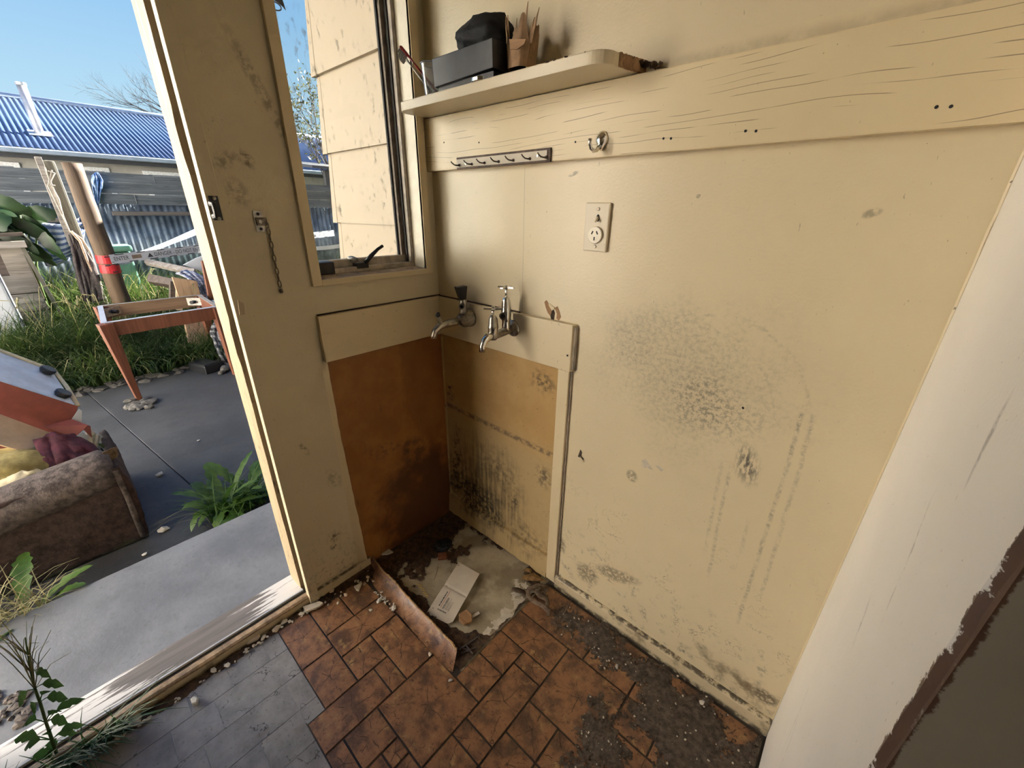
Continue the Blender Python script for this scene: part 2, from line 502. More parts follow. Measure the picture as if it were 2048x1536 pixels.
def mk_concrete(name, a, b, rough=0.6, scale=6.0, bump=0.25, spots=None, agg=0.0):
    g = G(name)
    n1 = g.noise(scale, 6, 0.65)
    c = g.mix(g.rng(n1, 0.32, 0.68), a, b)
    n2 = g.noise(scale * 14, 4, 0.6)
    c = g.mix(g.mul(g.rng(n2, 0.55, 0.75), 0.35), c, tuple(v * 0.55 for v in a[:3]) + (1,))
    if agg:
        v = g.rng(g.vor(170, 'F1'), 0.30, 0.15)
        c = g.mix(g.mul(v, g.rng(g.noise(150, 1), 0.5, 0.6), agg), c, tuple(min(1, v_ * 2.4) for v_ in b[:3]) + (1,))
    if spots:
        c = g.mix(g.mul(g.rng(g.noise(scale * 0.7, 4, 0.6), 0.5, 0.62), 0.8), c, spots)
    g.bump(n2, bump, 0.004)
    MAT[name] = g.fin(c, rough)


mk_concrete('step_concrete', (0.130, 0.136, 0.150, 1), (0.205, 0.213, 0.232, 1), 0.45, 3.5)
mk_concrete('yard_concrete', (0.030, 0.031, 0.034, 1), (0.058, 0.060, 0.064, 1), 0.6, 2.0, agg=0.6)
mk_concrete('floor_concrete', (0.07, 0.06, 0.05, 1), (0.14, 0.125, 0.11, 1), 0.7, 8.0)
mk_concrete('pad_concrete', (0.34, 0.285, 0.19, 1), (0.50, 0.435, 0.31, 1), 0.8, 9.0, spots=(0.24, 0.195, 0.125, 1))
mk_concrete('salt', (0.55, 0.49, 0.40, 1), (0.70, 0.64, 0.55, 1), 0.9, 30)
mk_concrete('soil', (0.030, 0.018, 0.010, 1), (0.105, 0.060, 0.030, 1), 0.9, 40, bump=0.6)
mk_concrete('grit', (0.055, 0.040, 0.029, 1), (0.150, 0.112, 0.080, 1), 0.9, 60, bump=0.6)
mk_concrete('moss_ground', (0.03, 0.035, 0.015, 1), (0.06, 0.07, 0.03, 1), 0.95, 5)


def mk_wood(name, a, b, axis='Z', rough=0.65, scale=1.0, crack=0.5, off=0.0, bump=0.3):
    g = G(name)
    sc = {'X': (0.5, 12, 12), 'Y': (12, 0.5, 12), 'Z': (12, 12, 0.5)}[axis]
    v = g.map(loc=(off, off, off), scale=tuple(x * scale for x in sc))
    n1 = g.noise(2.5, 6, 0.62, v, 0.4)
    c = g.mix(g.rng(n1, 0.3, 0.7), a, b)
    ln = g.rng(g.math('ABSOLUTE', g.math('SUBTRACT', g.noise(1.6, 3, 0.55, v), 0.5)), 0.018, 0.0)
    c = g.mix(g.mul(ln, crack), c, tuple(x * 0.25 for x in a[:3]) + (1,))
    g.bump(n1, bump, 0.006)
    MAT[name] = g.fin(c, rough)


mk_wood('post_wood', (0.055, 0.033, 0.018, 1), (0.125, 0.080, 0.045, 1), 'Z', 0.75, 0.7)
mk_wood('old_post', (0.11, 0.10, 0.075, 1), (0.20, 0.19, 0.15, 1), 'Z', 0.75)
mk_wood('fence_plank', (0.042, 0.050, 0.062, 1), (0.112, 0.126, 0.145, 1), 'Y', 0.8, 0.9)
mk_wood('fence_rail', (0.055, 0.045, 0.045, 1), (0.11, 0.095, 0.09, 1), 'Y', 0.8)
mk_wood('table_wood', (0.115, 0.037, 0.019, 1), (0.19, 0.068, 0.035, 1), 'Z', 0.5, 0.8, 0.25)
mk_wood('table_inner', (0.21, 0.125, 0.07, 1), (0.29, 0.185, 0.11, 1), 'Y', 0.6, 0.8, 0.2)
mk_wood('ply_tan', (0.30, 0.19, 0.11, 1), (0.42, 0.29, 0.18, 1), 'Z', 0.6, 0.7, 0.25)
mk_wood('dark_board', (0.05, 0.036, 0.028, 1), (0.10, 0.075, 0.06, 1), 'Y', 0.6)
mk_wood('grey_board', (0.20, 0.175, 0.155, 1), (0.33, 0.30, 0.27, 1), 'Y', 0.8)
mk_wood('kennel_wood', (0.16, 0.135, 0.11, 1), (0.27, 0.24, 0.20, 1), 'Y', 0.8)
mk_wood('bare_wood', (0.26, 0.13, 0.055, 1), (0.42, 0.24, 0.115, 1), 'X', 0.7)
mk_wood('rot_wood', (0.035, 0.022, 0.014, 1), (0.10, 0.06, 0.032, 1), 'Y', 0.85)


def mk_sill():
    g = G('sill_weathered')
    x, y, z = g.xyz()
    v = g.map(scale=(14, 1.0, 14))
    n1 = g.noise(2.5, 6, 0.65, v)
    c = g.mix(g.rng(n1, 0.3, 0.7), (0.11, 0.095, 0.085, 1), (0.20, 0.175, 0.16, 1))
    ends = g.max(g.rng(y, -0.92, -0.68), g.rng(y, -1.05, -1.25), g.rng(x, -0.055, -0.035))
    sp = g.rng(g.math('ADD', g.noise(3.2, 6, 0.7, v), g.math('MULTIPLY', ends, 0.22)), 0.60, 0.66)
    c = g.mix(sp, c, (0.70, 0.68, 0.66, 1))
    g.bump(n1, 0.4, 0.004)
    MAT['sill_weathered'] = g.fin(c, 0.5)


mk_sill()

simple('sill_bead', (0.36, 0.25, 0.15, 1), 0.5, 0, 0.4, 40, 0.2)
simple('dark_gap', (0.035, 0.026, 0.018, 1), 0.9, 0, 0.3, 60)
simple('black_metal', (0.02, 0.02, 0.022, 1), 0.4, 0.0, 0.3, 60)
simple('chrome', (0.78, 0.76, 0.72, 1), 0.14, 1.0, 0.12, 30)
simple('dull_chrome', (0.38, 0.35, 0.30, 1), 0.32, 1.0, 0.3, 60, 0.1)
simple('tarnish', (0.27, 0.235, 0.18, 1), 0.45, 0.85, 0.4, 90, 0.2)
simple('steel', (0.42, 0.40, 0.36, 1), 0.38, 0.9, 0.3, 80)
simple('rust_edge', (0.085, 0.052, 0.036, 1), 0.6, 0.3, 0.4, 90, 0.2)
simple('chain_metal', (0.20, 0.17, 0.13, 1), 0.45, 0.8, 0.4, 120)
simple('knob_plastic', (0.014, 0.010, 0.009, 1), 0.45, 0, 0.2, 30)
simple('slot_black', (0.008, 0.008, 0.008, 1), 0.8)
simple('ivory', (0.76, 0.67, 0.50, 1), 0.3, 0, 0.05, 20)
simple('sash_metal', (0.42, 0.36, 0.29, 1), 0.45, 0.0, 0.25, 30)
simple('sash_dark', (0.03, 0.028, 0.026, 1), 0.5, 0, 0.3, 40)
simple('sash_brown', (0.20, 0.15, 0.11, 1), 0.5, 0, 0.3, 40)
simple('reveal_paint', (0.74, 0.66, 0.50, 1), 0.4, 0, 0.10, 12)
simple('sill_dusty', (0.38, 0.29, 0.20, 1), 0.6, 0, 0.35, 40, 0.2)
simple('tray_dark', (0.013, 0.014, 0.018, 1), 0.42, 0, 0.35, 25, 0.05)
simple('pouch_black', (0.006, 0.006, 0.007, 1), 0.75, 0, 0.4, 50, 0.3)
simple('cardboard', (0.34, 0.205, 0.105, 1), 0.75, 0, 0.25, 40, 0.15)
simple('toothbrush_red', (0.30, 0.012, 0.02, 1), 0.3)
simple('toothbrush_white', (0.62, 0.60, 0.56, 1), 0.3)
simple('bristle', (0.42, 0.40, 0.35, 1), 0.8)
simple('paper', (0.66, 0.59, 0.50, 1), 0.65, 0, 0.06, 20)
simple('ink', (0.05, 0.045, 0.045, 1), 0.7)
simple('ink_red', (0.42, 0.10, 0.08, 1), 0.7)
simple('plaster', (0.60, 0.52, 0.41, 1), 0.9, 0, 0.15, 60, 0.4)
simple('white_plaster', (0.60, 0.57, 0.52, 1), 0.9, 0, 0.12, 60, 0.3)
simple('rag_brown', (0.145, 0.10, 0.066, 1), 0.9, 0, 0.4, 60, 0.5)
simple('leaf_dry', (0.26, 0.145, 0.05, 1), 0.75, 0, 0.4, 60, 0.3)
simple('brick_red', (0.17, 0.055, 0.022, 1), 0.85, 0, 0.3, 60, 0.4)
simple('twig', (0.17, 0.12, 0.085, 1), 0.8, 0, 0.3, 60)
simple('nail', (0.10, 0.085, 0.075, 1), 0.6, 0.4, 0.3, 60)
simple('vinyl_edge', (0.34, 0.21, 0.10, 1), 0.8, 0, 0.35, 60, 0.4)
simple('yellow_plastic', (0.45, 0.28, 0.03, 1), 0.4)
simple('sofa_roll', (0.060, 0.042, 0.038, 1), 0.95, 0, 0.5, 35, 0.8, c2=(0.115, 0.092, 0.082, 1))
simple('sofa_panel', (0.034, 0.019, 0.016, 1), 0.95, 0, 0.45, 30, 0.8, c2=(0.062, 0.036, 0.029, 1))
simple('sofa_moss', (0.035, 0.034, 0.02, 1), 0.95, 0, 0.4, 30, 0.8)
simple('foam', (0.11, 0.07, 0.035, 1), 0.9, 0, 0.4, 50, 0.6)
simple('carton_red', (0.185, 0.045, 0.035, 1), 0.7, 0, 0.12, 20)
simple('carton_tan', (0.52, 0.40, 0.27, 1), 0.75, 0, 0.10, 20)
simple('carton_white', (0.42, 0.46, 0.53, 1), 0.6, 0, 0.06, 12)
simple('appliance_white', (0.60, 0.65, 0.74, 1), 0.4, 0, 0.12, 14)
simple('cloth_yellow', (0.33, 0.255, 0.085, 1), 0.9, 0, 0.4, 12, 0.3, c2=(0.45, 0.37, 0.15, 1))
simple('cloth_cream', (0.62, 0.55, 0.38, 1), 0.9, 0, 0.2, 14, 0.2)
simple('cloth_maroon', (0.085, 0.022, 0.035, 1), 0.9, 0, 0.45, 22, 0.4)
simple('cloth_white', (0.52, 0.50, 0.42, 1), 0.85, 0, 0.2, 20, 0.2)
simple('towel_brown', (0.070, 0.058, 0.055, 1), 0.95, 0, 0.3, 40, 0.6)
simple('towel_edge', (0.40, 0.30, 0.22, 1), 0.95, 0, 0.3, 60, 0.6)
simple('rope', (0.42, 0.38, 0.32, 1), 0.9)
simple('mint_plastic', (0.15, 0.33, 0.25, 1), 0.45, 0, 0.1, 10)
simple('white_panel', (0.50, 0.53, 0.57, 1), 0.4, 0, 0.06, 10)
simple('tape_white', (0.50, 0.52, 0.56, 1), 0.45, 0, 0.05, 10)
simple('tape_red', (0.42, 0.016, 0.022, 1), 0.45, 0, 0.15, 20)
simple('tape_black', (0.025, 0.025, 0.032, 1), 0.5)
simple('tape_logo', (0.20, 0.14, 0.10, 1), 0.5)
simple('black_tray', (0.012, 0.013, 0.015, 1), 0.4)
simple('stone', (0.080, 0.074, 0.066, 1), 0.9, 0, 0.3, 20, 0.4)
simple('render_wall', (0.30, 0.29, 0.275, 1), 0.8, 0, 0.1, 3)
simple('house_white', (0.62, 0.63, 0.66, 1), 0.5)
simple('house_glass', (0.16, 0.18, 0.21, 1), 0.15)
simple('gutter_blue', (0.30, 0.36, 0.46, 1), 0.35, 0.3, 0.1, 3)
simple('soffit_shadow', (0.025, 0.026, 0.03, 1), 0.5)
simple('flue_metal', (0.55, 0.54, 0.56, 1), 0.35, 0.6, 0.15, 6)
simple('roof_blue', (0.075, 0.115, 0.22, 1), 0.32, 0.3, 0.12, 2)
simple('fence_iron', (0.085, 0.115, 0.155, 1), 0.40, 0.45, 0.35, 4, c2=(0.20, 0.245, 0.295, 1))
simple('bounce_white', (0.84, 0.80, 0.74, 1), 0.7, 0, 0.05, 3)
simple('garage_roof', (0.3, 0.3, 0.3, 1), 0.6)
simple('branch', (0.085, 0.070, 0.058, 1), 0.9)
simple('carport_dark', (0.06, 0.06, 0.065, 1), 0.6)
simple('fill_lamp_metal', (0.7, 0.7, 0.68, 1), 0.4)
simple('weed_stem', (0.075, 0.12, 0.035, 1), 0.6)
simple('sticker', (0.18, 0.20, 0.25, 1), 0.6)


def leafy(name, a, b, rough=0.5, scale=8, trans=0.35):
    g = G(name)
    info = g.n('ObjectInfo')
    c = g.mix(g.rng(g.noise(scale, 4, 0.6), 0.3, 0.7), a, b)
    tr = g.n('BsdfTranslucent')
    g.set(tr.inputs[0], c)
    ms = g.n('MixShader')
    ms.inputs[0].default_value = trans
    g.fin(c, rough)
    g.nt.links.new(g.b.outputs[0], ms.inputs[1])
    g.nt.links.new(tr.outputs[0], ms.inputs[2])
    g.nt.links.new(ms.outputs[0], g.out.inputs[0])
    MAT[name] = g.m


leafy('grass', (0.018, 0.042, 0.008, 1), (0.085, 0.135, 0.028, 1), 0.5, 3)
leafy('grass_dry', (0.24, 0.22, 0.10, 1), (0.42, 0.38, 0.20, 1), 0.6, 5)
leafy('weed_leaf', (0.045, 0.110, 0.016, 1), (0.115, 0.210, 0.038, 1), 0.45, 14)
leafy('sow_leaf', (0.022, 0.065, 0.016, 1), (0.060, 0.125, 0.035, 1), 0.45, 14)
leafy('big_leaf', (0.006, 0.020, 0.006, 1), (0.022, 0.050, 0.014, 1), 0.35, 5, 0.15)
leafy('tree_leaf', (0.045, 0.050, 0.018, 1), (0.10, 0.10, 0.04, 1), 0.6, 3)


def mk_glass():
    g = G('dirty_glass')
    g.nt.nodes.remove(g.b)
    t = g.n('BsdfTransparent')
    t.inputs[0].default_value = (0.97, 0.985, 0.98, 1)
    d = g.n('BsdfDiffuse')
    d.inputs[0].default_value = (0.55, 0.56, 0.56, 1)
    gl = g.n('BsdfGlossy')
    gl.inputs['Roughness'].default_value = 0.03
    fr = g.n('Fresnel')
    fr.inputs[0].default_value = 1.3
    st = g.rng(g.noise(70, 4, 0.65, g.map(rot=(0.7, 0, 0), scale=(1, 1, 0.4))), 0.55, 0.72)
    x, y, z = g.xyz()
    area = g.rng(g.noise(9, 3, 0.6), 0.40, 0.62)
    low = g.rng(z, 1.5, 1.2, 0.25, 1.0)
    f = g.mul(st, area, 0.42)
    f = g.math('ADD', f, 0.03)
    m1 = g.n('MixShader')
    g.set(m1.inputs[0], f)
    g.nt.links.new(t.outputs[0], m1.inputs[1])
    g.nt.links.new(d.outputs[0], m1.inputs[2])
    m2 = g.n('MixShader')
    g.set(m2.inputs[0], g.math('MULTIPLY', fr.outputs[0], 0.6))
    g.nt.links.new(m1.outputs[0], m2.inputs[1])
    g.nt.links.new(gl.outputs[0], m2.inputs[2])
    g.nt.links.new(m2.outputs[0], g.out.inputs[0])
    MAT['dirty_glass'] = g.m
    g = G('clear_plastic')
    g.nt.nodes.remove(g.b)
    t = g.n('BsdfTransparent')
    t.inputs[0].default_value = (0.88, 0.89, 0.90, 1)
    gl = g.n('BsdfGlossy')
    gl.inputs['Roughness'].default_value = 0.12
    d = g.n('BsdfTranslucent')
    d.inputs[0].default_value = (0.8, 0.8, 0.8, 1)
    m0 = g.n('MixShader')
    m0.inputs[0].default_value = 0.22
    g.nt.links.new(t.outputs[0], m0.inputs[1])
    g.nt.links.new(d.outputs[0], m0.inputs[2])
    m1 = g.n('MixShader')
    lw = g.n('LayerWeight')
    lw.inputs[0].default_value = 0.35
    g.set(m1.inputs[0], g.math('MULTIPLY', lw.outputs['Facing'], 0.5))
    g.nt.links.new(m0.outputs[0], m1.inputs[1])
    g.nt.links.new(gl.outputs[0], m1.inputs[2])
    g.nt.links.new(m1.outputs[0], g.out.inputs[0])
    MAT['clear_plastic'] = g.m


mk_glass()


def mk_stripes():
    g = G('striped_cloth')
    uv = g.n('UVMap').outputs[0]
    x, y, z = g.xyz(uv)
    s = g.math('SINE', g.math('MULTIPLY', g.math('ADD', y, g.math('MULTIPLY', g.noise(3, 2), 0.012)), 62.0))
    s2 = g.math('SINE', g.math('MULTIPLY', y, 200.0))
    c = g.mix(g.rng(s, -0.2, 0.2), (0.075, 0.12, 0.26, 1), (0.42, 0.47, 0.58, 1))
    c = g.mix(g.mul(g.rng(s2, 0.5, 0.9), 0.3), c, (0.10, 0.15, 0.30, 1))
    MAT['striped_cloth'] = g.fin(c, 0.85)
    g = G('checked_cloth')
    uv = g.n('UVMap').outputs[0]
    x, y, z = g.xyz(uv)
    a = g.rng(g.math('SINE', g.math('MULTIPLY', x, 40.0)), 0.2, 0.5)
    b = g.rng(g.math('SINE', g.math('MULTIPLY', y, 40.0)), 0.2, 0.5)
    c = g.mix(a, (0.035, 0.038, 0.05, 1), (0.13, 0.13, 0.15, 1))
    c = g.mix(g.mul(b, 0.6), c, (0.40, 0.40, 0.42, 1))
    MAT['checked_cloth'] = g.fin(c, 0.9)
    g = G('grid_cloth')
    uv = g.n('UVMap').outputs[0]
    x, y, z = g.xyz(uv)
    a = g.rng(g.math('SINE', g.math('MULTIPLY', x, 75.0)), 0.86, 0.95)
    b = g.rng(g.math('SINE', g.math('MULTIPLY', y, 75.0)), 0.86, 0.95)
    c = g.mix(g.max(a, b), (0.42, 0.45, 0.55, 1), (0.085, 0.085, 0.15, 1))
    MAT['grid_cloth'] = g.fin(c, 0.9)
    g = G('blue_rag')
    n = g.noise(9, 4, 0.6)
    c = g.mix(g.rng(n, 0.4, 0.6), (0.06, 0.14, 0.36, 1), (0.34, 0.46, 0.68, 1))
    MAT['blue_rag'] = g.fin(c, 0.7)


mk_stripes()


# ------------------------------------------------------------------ mesh helpers
def obj(name, verts, faces, mat, parent=None, origin=None, smooth=False, uvs=None):
    """one mesh object; vertices are given in world space"""
    base = Vector((0, 0, 0))
    p = parent
    while p is not None:
        base += p.location
        p = p.parent
    o3 = Vector(origin) if origin is not None else base
    me = bpy.data.meshes.new(name)
    me.from_pydata([tuple(Vector(v) - o3) for v in verts], [], faces)
    if uvs is not None:
        ul = me.uv_layers.new(name='UVMap')
        idx = np.empty(len(me.loops), dtype=np.int32)
        me.loops.foreach_get('vertex_index', idx)
        ul.data.foreach_set('uv', np.asarray(uvs, dtype=np.float32)[idx].ravel())
    me.validate()
    if smooth:
        me.polygons.foreach_set('use_smooth', [True] * len(me.polygons))
    me.materials.append(MAT[mat])
    o = bpy.data.objects.new(name, me)
    COL.objects.link(o)
    o.location = o3 - base
    if parent is not None:
        o.parent = parent
    return o


def tag(o, label=None, cat=None, group=None, kind=None):
    if label:
        o['label'] = label
    if cat:
        o['category'] = cat
    if group:
        o['group'] = group
    if kind:
        o['kind'] = kind
    return o


def thing(name, loc, label, cat, group=None, kind=None):
    o = bpy.data.objects.new(name, None)
    o.empty_display_size = 0.05
    COL.objects.link(o)
    o.location = loc
    return tag(o, label, cat, group, kind)


class MB:
    def __init__(s):
        s.v = []
        s.f = []
        s.uv = None

    def add(s, v, f):
        k = len(s.v)
        s.v += [Vector(x) for x in v]
        s.f += [tuple(i + k for i in q) for q in f]
        return s

    def box(s, x0, x1, y0, y1, z0, z1):
        x0, x1 = min(x0, x1), max(x0, x1)
        y0, y1 = min(y0, y1), max(y0, y1)
        z0, z1 = min(z0, z1), max(z0, z1)
        return s.add([(x0, y0, z0), (x1, y0, z0), (x1, y1, z0), (x0, y1, z0), (x0, y0, z1), (x1, y0, z1), (x1, y1, z1), (x0, y1, z1)],
                     [(0, 3, 2, 1), (4, 5, 6, 7), (0, 1, 5, 4), (1, 2, 6, 5), (2, 3, 7, 6), (3, 0, 4, 7)])

    def hexa(s, p):
        """eight corners: bottom ring then top ring"""
        return s.add(p, [(0, 3, 2, 1), (4, 5, 6, 7), (0, 1, 5, 4), (1, 2, 6, 5), (2, 3, 7, 6), (3, 0, 4, 7)])

    def slab(s, quad, t):
        """a quad (4 points, any plane) given thickness t behind its face"""
        q = [Vector(x) for x in quad]
        n = (q[1] - q[0]).cross(q[3] - q[0]).normalized()
        b = [x - n * t for x in q]
        return s.hexa(b + q)

    def prism(s, pts, d):
        """polygon extruded by the vector d"""
        n = len(pts)
        p = [Vector(x) for x in pts]
        d = Vector(d)
        v = p + [x + d for x in p]
        f = [tuple(range(n))[::-1], tuple(range(n, 2 * n))] + [(i, (i + 1) % n, n + (i + 1) % n, n + i) for i in range(n)]
        return s.add(v, f)

    def bar(s, a, b, w, h, up=(0, 0, 1), w1=None, h1=None):
        a, b = Vector(a), Vector(b)
        d = (b - a).normalized()
        u = Vector(up)
        r = d.cross(u)
        if r.length < 1e-5:
            r = d.cross(Vector((1, 0, 0)))
        r.normalize()
        u = r.cross(d)
        w1, h1 = w1 or w, h1 or h
        q = lambda c, w_, h_: [c - r * w_ / 2 - u * h_ / 2, c + r * w_ / 2 - u * h_ / 2, c + r * w_ / 2 + u * h_ / 2, c - r * w_ / 2 + u * h_ / 2]
        v = q(a, w, h) + q(b, w1, h1)
        return s.add(v, [(0, 1, 2, 3), (7, 6, 5, 4), (0, 4, 5, 1), (1, 5, 6, 2), (2, 6, 7, 3), (3, 7, 4, 0)])

    def tube(s, pts, rad, n=8, caps=True, flat=1.0):
        pts = [Vector(p) for p in pts]
        m = len(pts)
        rad = rad if isinstance(rad, (list, tuple)) else [rad] * m
        k = len(s.v)
        ref = None
        for i, p in enumerate(pts):
            d = (pts[min(i + 1, m - 1)] - pts[max(i - 1, 0)]).normalized()
            if ref is None:
                ref = d.cross(Vector((0, 0, 1)))
                if ref.length < 1e-3:
                    ref = d.cross(Vector((1, 0, 0)))
            ref = (ref - d * ref.dot(d))
            ref.normalize()
            b = d.cross(ref)
            for j in range(n):
                a = 2 * math.pi * j / n
                s.v.append(p + (ref * math.cos(a) + b * math.sin(a) * flat) * rad[i])
        for i in range(m - 1):
            for j in range(n):
                s.f.append((k + i * n + j, k + i * n + (j + 1) % n, k + (i + 1) * n + (j + 1) % n, k + (i + 1) * n + j))
        if caps:
            s.f.append(tuple(k + j for j in range(n))[::-1])
            s.f.append(tuple(k + (m - 1) * n + j for j in range(n)))
        return s

    def cyl(s, a, b, r, r1=None, n=16):
        return s.tube([a, b], [r, r if r1 is None else r1], n)

    def lathe(s, o, axis, prof, n=20):
        """profile of (distance along axis, radius)"""
        o, axis = Vector(o), Vector(axis).normalized()
        k = len(s.v)
        ref = axis.cross(Vector((0, 0, 1)))
        if ref.length < 1e-3:
            ref = axis.cross(Vector((1, 0, 0)))
        ref.normalize()
        b = axis.cross(ref)
        m = len(prof)
        for (t, r) in prof:
            for j in range(n):
                a = 2 * math.pi * j / n
                s.v.append(o + axis * t + (ref * math.cos(a) + b * math.sin(a)) * max(r, 1e-5))
        for i in range(m - 1):
            for j in range(n):
                s.f.append((k + i * n + j, k + i * n + (j + 1) % n, k + (i + 1) * n + (j + 1) % n, k + (i + 1) * n + j))
        s.f.append(tuple(k + j for j in range(n))[::-1])
        s.f.append(tuple(k + (m - 1) * n + j for j in range(n)))
        return s

    def ico(s, c, r, sub=1, jit=0.0, rr=rnd):
        bm = bmesh.new()
        bmesh.ops.create_icosphere(bm, subdivisions=sub, radius=1.0)
        r = r if isinstance(r, (tuple, list)) else (r, r, r)
        ang = rr.uniform(0, 6.28) if jit else 0
        ca, sa = math.cos(ang), math.sin(ang)
        vs = []
        for v in bm.verts:
            q = v.co * (1 + (rr.uniform(-jit, jit) if jit else 0))
            q = Vector((q.x * r[0], q.y * r[1], q.z * r[2]))
            vs.append(Vector((q.x * ca - q.y * sa, q.x * sa + q.y * ca, q.z)) + Vector(c))
        fs = [tuple(v.index for v in f.verts) for f in bm.faces]
        bm.free()
        return s.add(vs, fs)

    def grid(s, fn, nu, nv):
        """surface fn(u,v) -> point, u,v in 0..1, with uv coordinates"""
        k = len(s.v)
        if s.uv is None:
            s.uv = [(0, 0)] * k
        for i in range(nu + 1):
            for j in range(nv + 1):
                s.v.append(Vector(fn(i / nu, j / nv)))
                s.uv.append((i / nu, j / nv))
        for i in range(nu):
            for j in range(nv):
                a = k + i * (nv + 1) + j
                s.f.append((a, a + nv + 1, a + nv + 2, a + 1))
        return s

    def build(s, name, mat, parent=None, origin=None, smooth=False, bevel=0.0, seg=2, solid=0.0):
        o = obj(name, s.v, s.f, mat, parent, origin, smooth, s.uv)
        if bevel:
            me = o.data
            bm = bmesh.new()
            bm.from_mesh(me)
            bmesh.ops.recalc_face_normals(bm, faces=bm.faces)
            ed = [e_ for e_ in bm.edges if len(e_.link_faces) == 2 and e_.calc_face_angle(0) > 0.5]
            bmesh.ops.bevel(bm, geom=ed, offset=bevel, segments=seg, affect='EDGES', profile=0.6)
            bm.to_mesh(me)
            bm.free()
        if solid:
            md = o.modifiers.new('thickness', 'SOLIDIFY')
            md.thickness = solid
            md.offset = 0
        return o


def text_geo(body, size):
    cu = bpy.data.curves.new('lettering_source', 'FONT')
    cu.body = body
    cu.size = size
    cu.align_x = 'LEFT'
    to = bpy.data.objects.new('lettering_source', cu)
    me = to.to_mesh()
    v = [x.co.copy() for x in me.vertices]
    f = [tuple(p.vertices) for p in me.polygons]
    to.to_mesh_clear()
    bpy.data.objects.remove(to)
    bpy.data.curves.remove(cu)
    w = max((q.x for q in v), default=0)
    return v, f, w


def fbm(x, y, z=0.0, s=1.0):
    return mnoise.fractal(Vector((x * s, y * s, z)), 1.0, 2.0, 4)


STR = 'structure'

# ================================================================== THE ROOM
def struct(name, mb, mat, parent=None, label=None, bevel=0.0):
    o = mb.build(name, mat, parent, bevel=bevel)
    if parent is None:
        tag(o, label, None, None, STR)
    return o


ZF = -0.006                                   # bare floor below the vinyl
floor = struct('floor', MB().box(0.0, 3.2, -2.8, 0.1, -0.3, ZF), 'floor_concrete', label='grey concrete floor under the worn vinyl')
struct('ceiling', MB().box(-0.45, 3.3, -2.9, 2.0, 2.42, 2.62), 'room_paint', label='plain painted ceiling above the room')

b = MB()
b.box(0.56, 3.3, 0.0, 0.10, ZF, 2.42)
b.box(-0.12, 0.56, 0.0, 0.10, 0.862, 2.42)
b.box(-0.12, 0.56, 0.010, 0.10, ZF, 0.862)
struct('wall_back', b, 'wall_back_paint', label='scuffed cream wall behind the taps')

b = MB()
b.box(-0.12, 0.0, -0.634, -0.456, 0.0, 2.42)
b.box(-0.12, -0.010, -0.456, 0.0, ZF, 0.862)
b.box(-0.12, 0.0, -0.456, 0.0, 0.862, 1.100)
b.box(-0.12, 0.0, -0.456, 0.0, 1.96, 2.42)
b.box(-0.12, 0.0, -0.050, 0.0, 1.100, 1.96)
b.box(-0.12, 0.0, -0.456, -0.436, 1.100, 1.96)
b.box(-0.12, 0.0, -1.47, -0.634, 2.03, 2.42)
b.box(-0.12, 0.0, -2.9, -1.47, -0.2, 2.42)
struct('wall_left', b, 'wall_left_paint', label='cream wall that holds the door and the window')

b = MB()
# the open end is chipped: a ragged arris
N = 70
ring = []
zz = [2.42 * i / N for i in range(N + 1)]
v = []
for i, z in enumerate(zz):
    w = 0.006 * fbm(z * 9, 1.3) + 0.004 * fbm(z * 40, 7.0)
    v += [(1.313, 0.0, z), (1.313, -0.606 - w, z), (1.319 + abs(w), -0.616 - w * 0.3, z), (1.43, -0.616, z), (1.43, 0.0, z)]
f = []
for i in range(N):
    for j in range(5):
        a, c = i * 5 + j, i * 5 + (j + 1) % 5
        f.append((a, c, c + 5, a + 5))
b.add(v, f)
struct('wall_side', b, 'wall_side_paint', label='pale painted side wall with a chipped open edge')
g = G('wall_end_paint')
xx, yy, zz_ = g.xyz()
c = g.mix(g.rng(g.noise(6, 5, 0.6), 0.3, 0.7), (0.36, 0.32, 0.25, 1), (0.43, 0.385, 0.31, 1))
c = g.mix(g.rng(g.math('ADD', xx, g.math('MULTIPLY', g.math('SUBTRACT', g.noise(40, 5, 0.75), 0.5), 0.016)), 1.3205, 1.3185), c, (0.12, 0.065, 0.042, 1))
g.bump(g.noise(50, 4, 0.6), 0.3, 0.003)
MAT['wall_end_paint'] = g.fin(c, 0.7)
struct('wall_end', MB().box(1.3175, 3.3, -0.6185, -0.61, 0.0, 2.42), 'wall_end_paint', label='dull brown wall end beside the chipped edge')
struct('wall_rear', MB().box(-0.12, 3.3, -2.9, -2.8, -0.3, 2.42), 'room_paint', label='plain cream wall behind the viewer')
struct('wall_far_side', MB().box(3.2, 3.3, -2.8, -0.61, -0.3, 2.42), 'room_paint', label='plain cream wall of the room beyond')

# caulked corner between the back wall and the pale side wall
b = MB()
pts = []
for i in range(60):
    z = 0.055 + i * 0.024
    pts.append((1.3125 - 0.0015 * abs(fbm(z * 30, 3)), -0.0015, z))
b.tube(pts, 0.0028, 5)
struct('trim_1', b, 'trim_paint', label='thin painted bead in the corner of back and side wall')

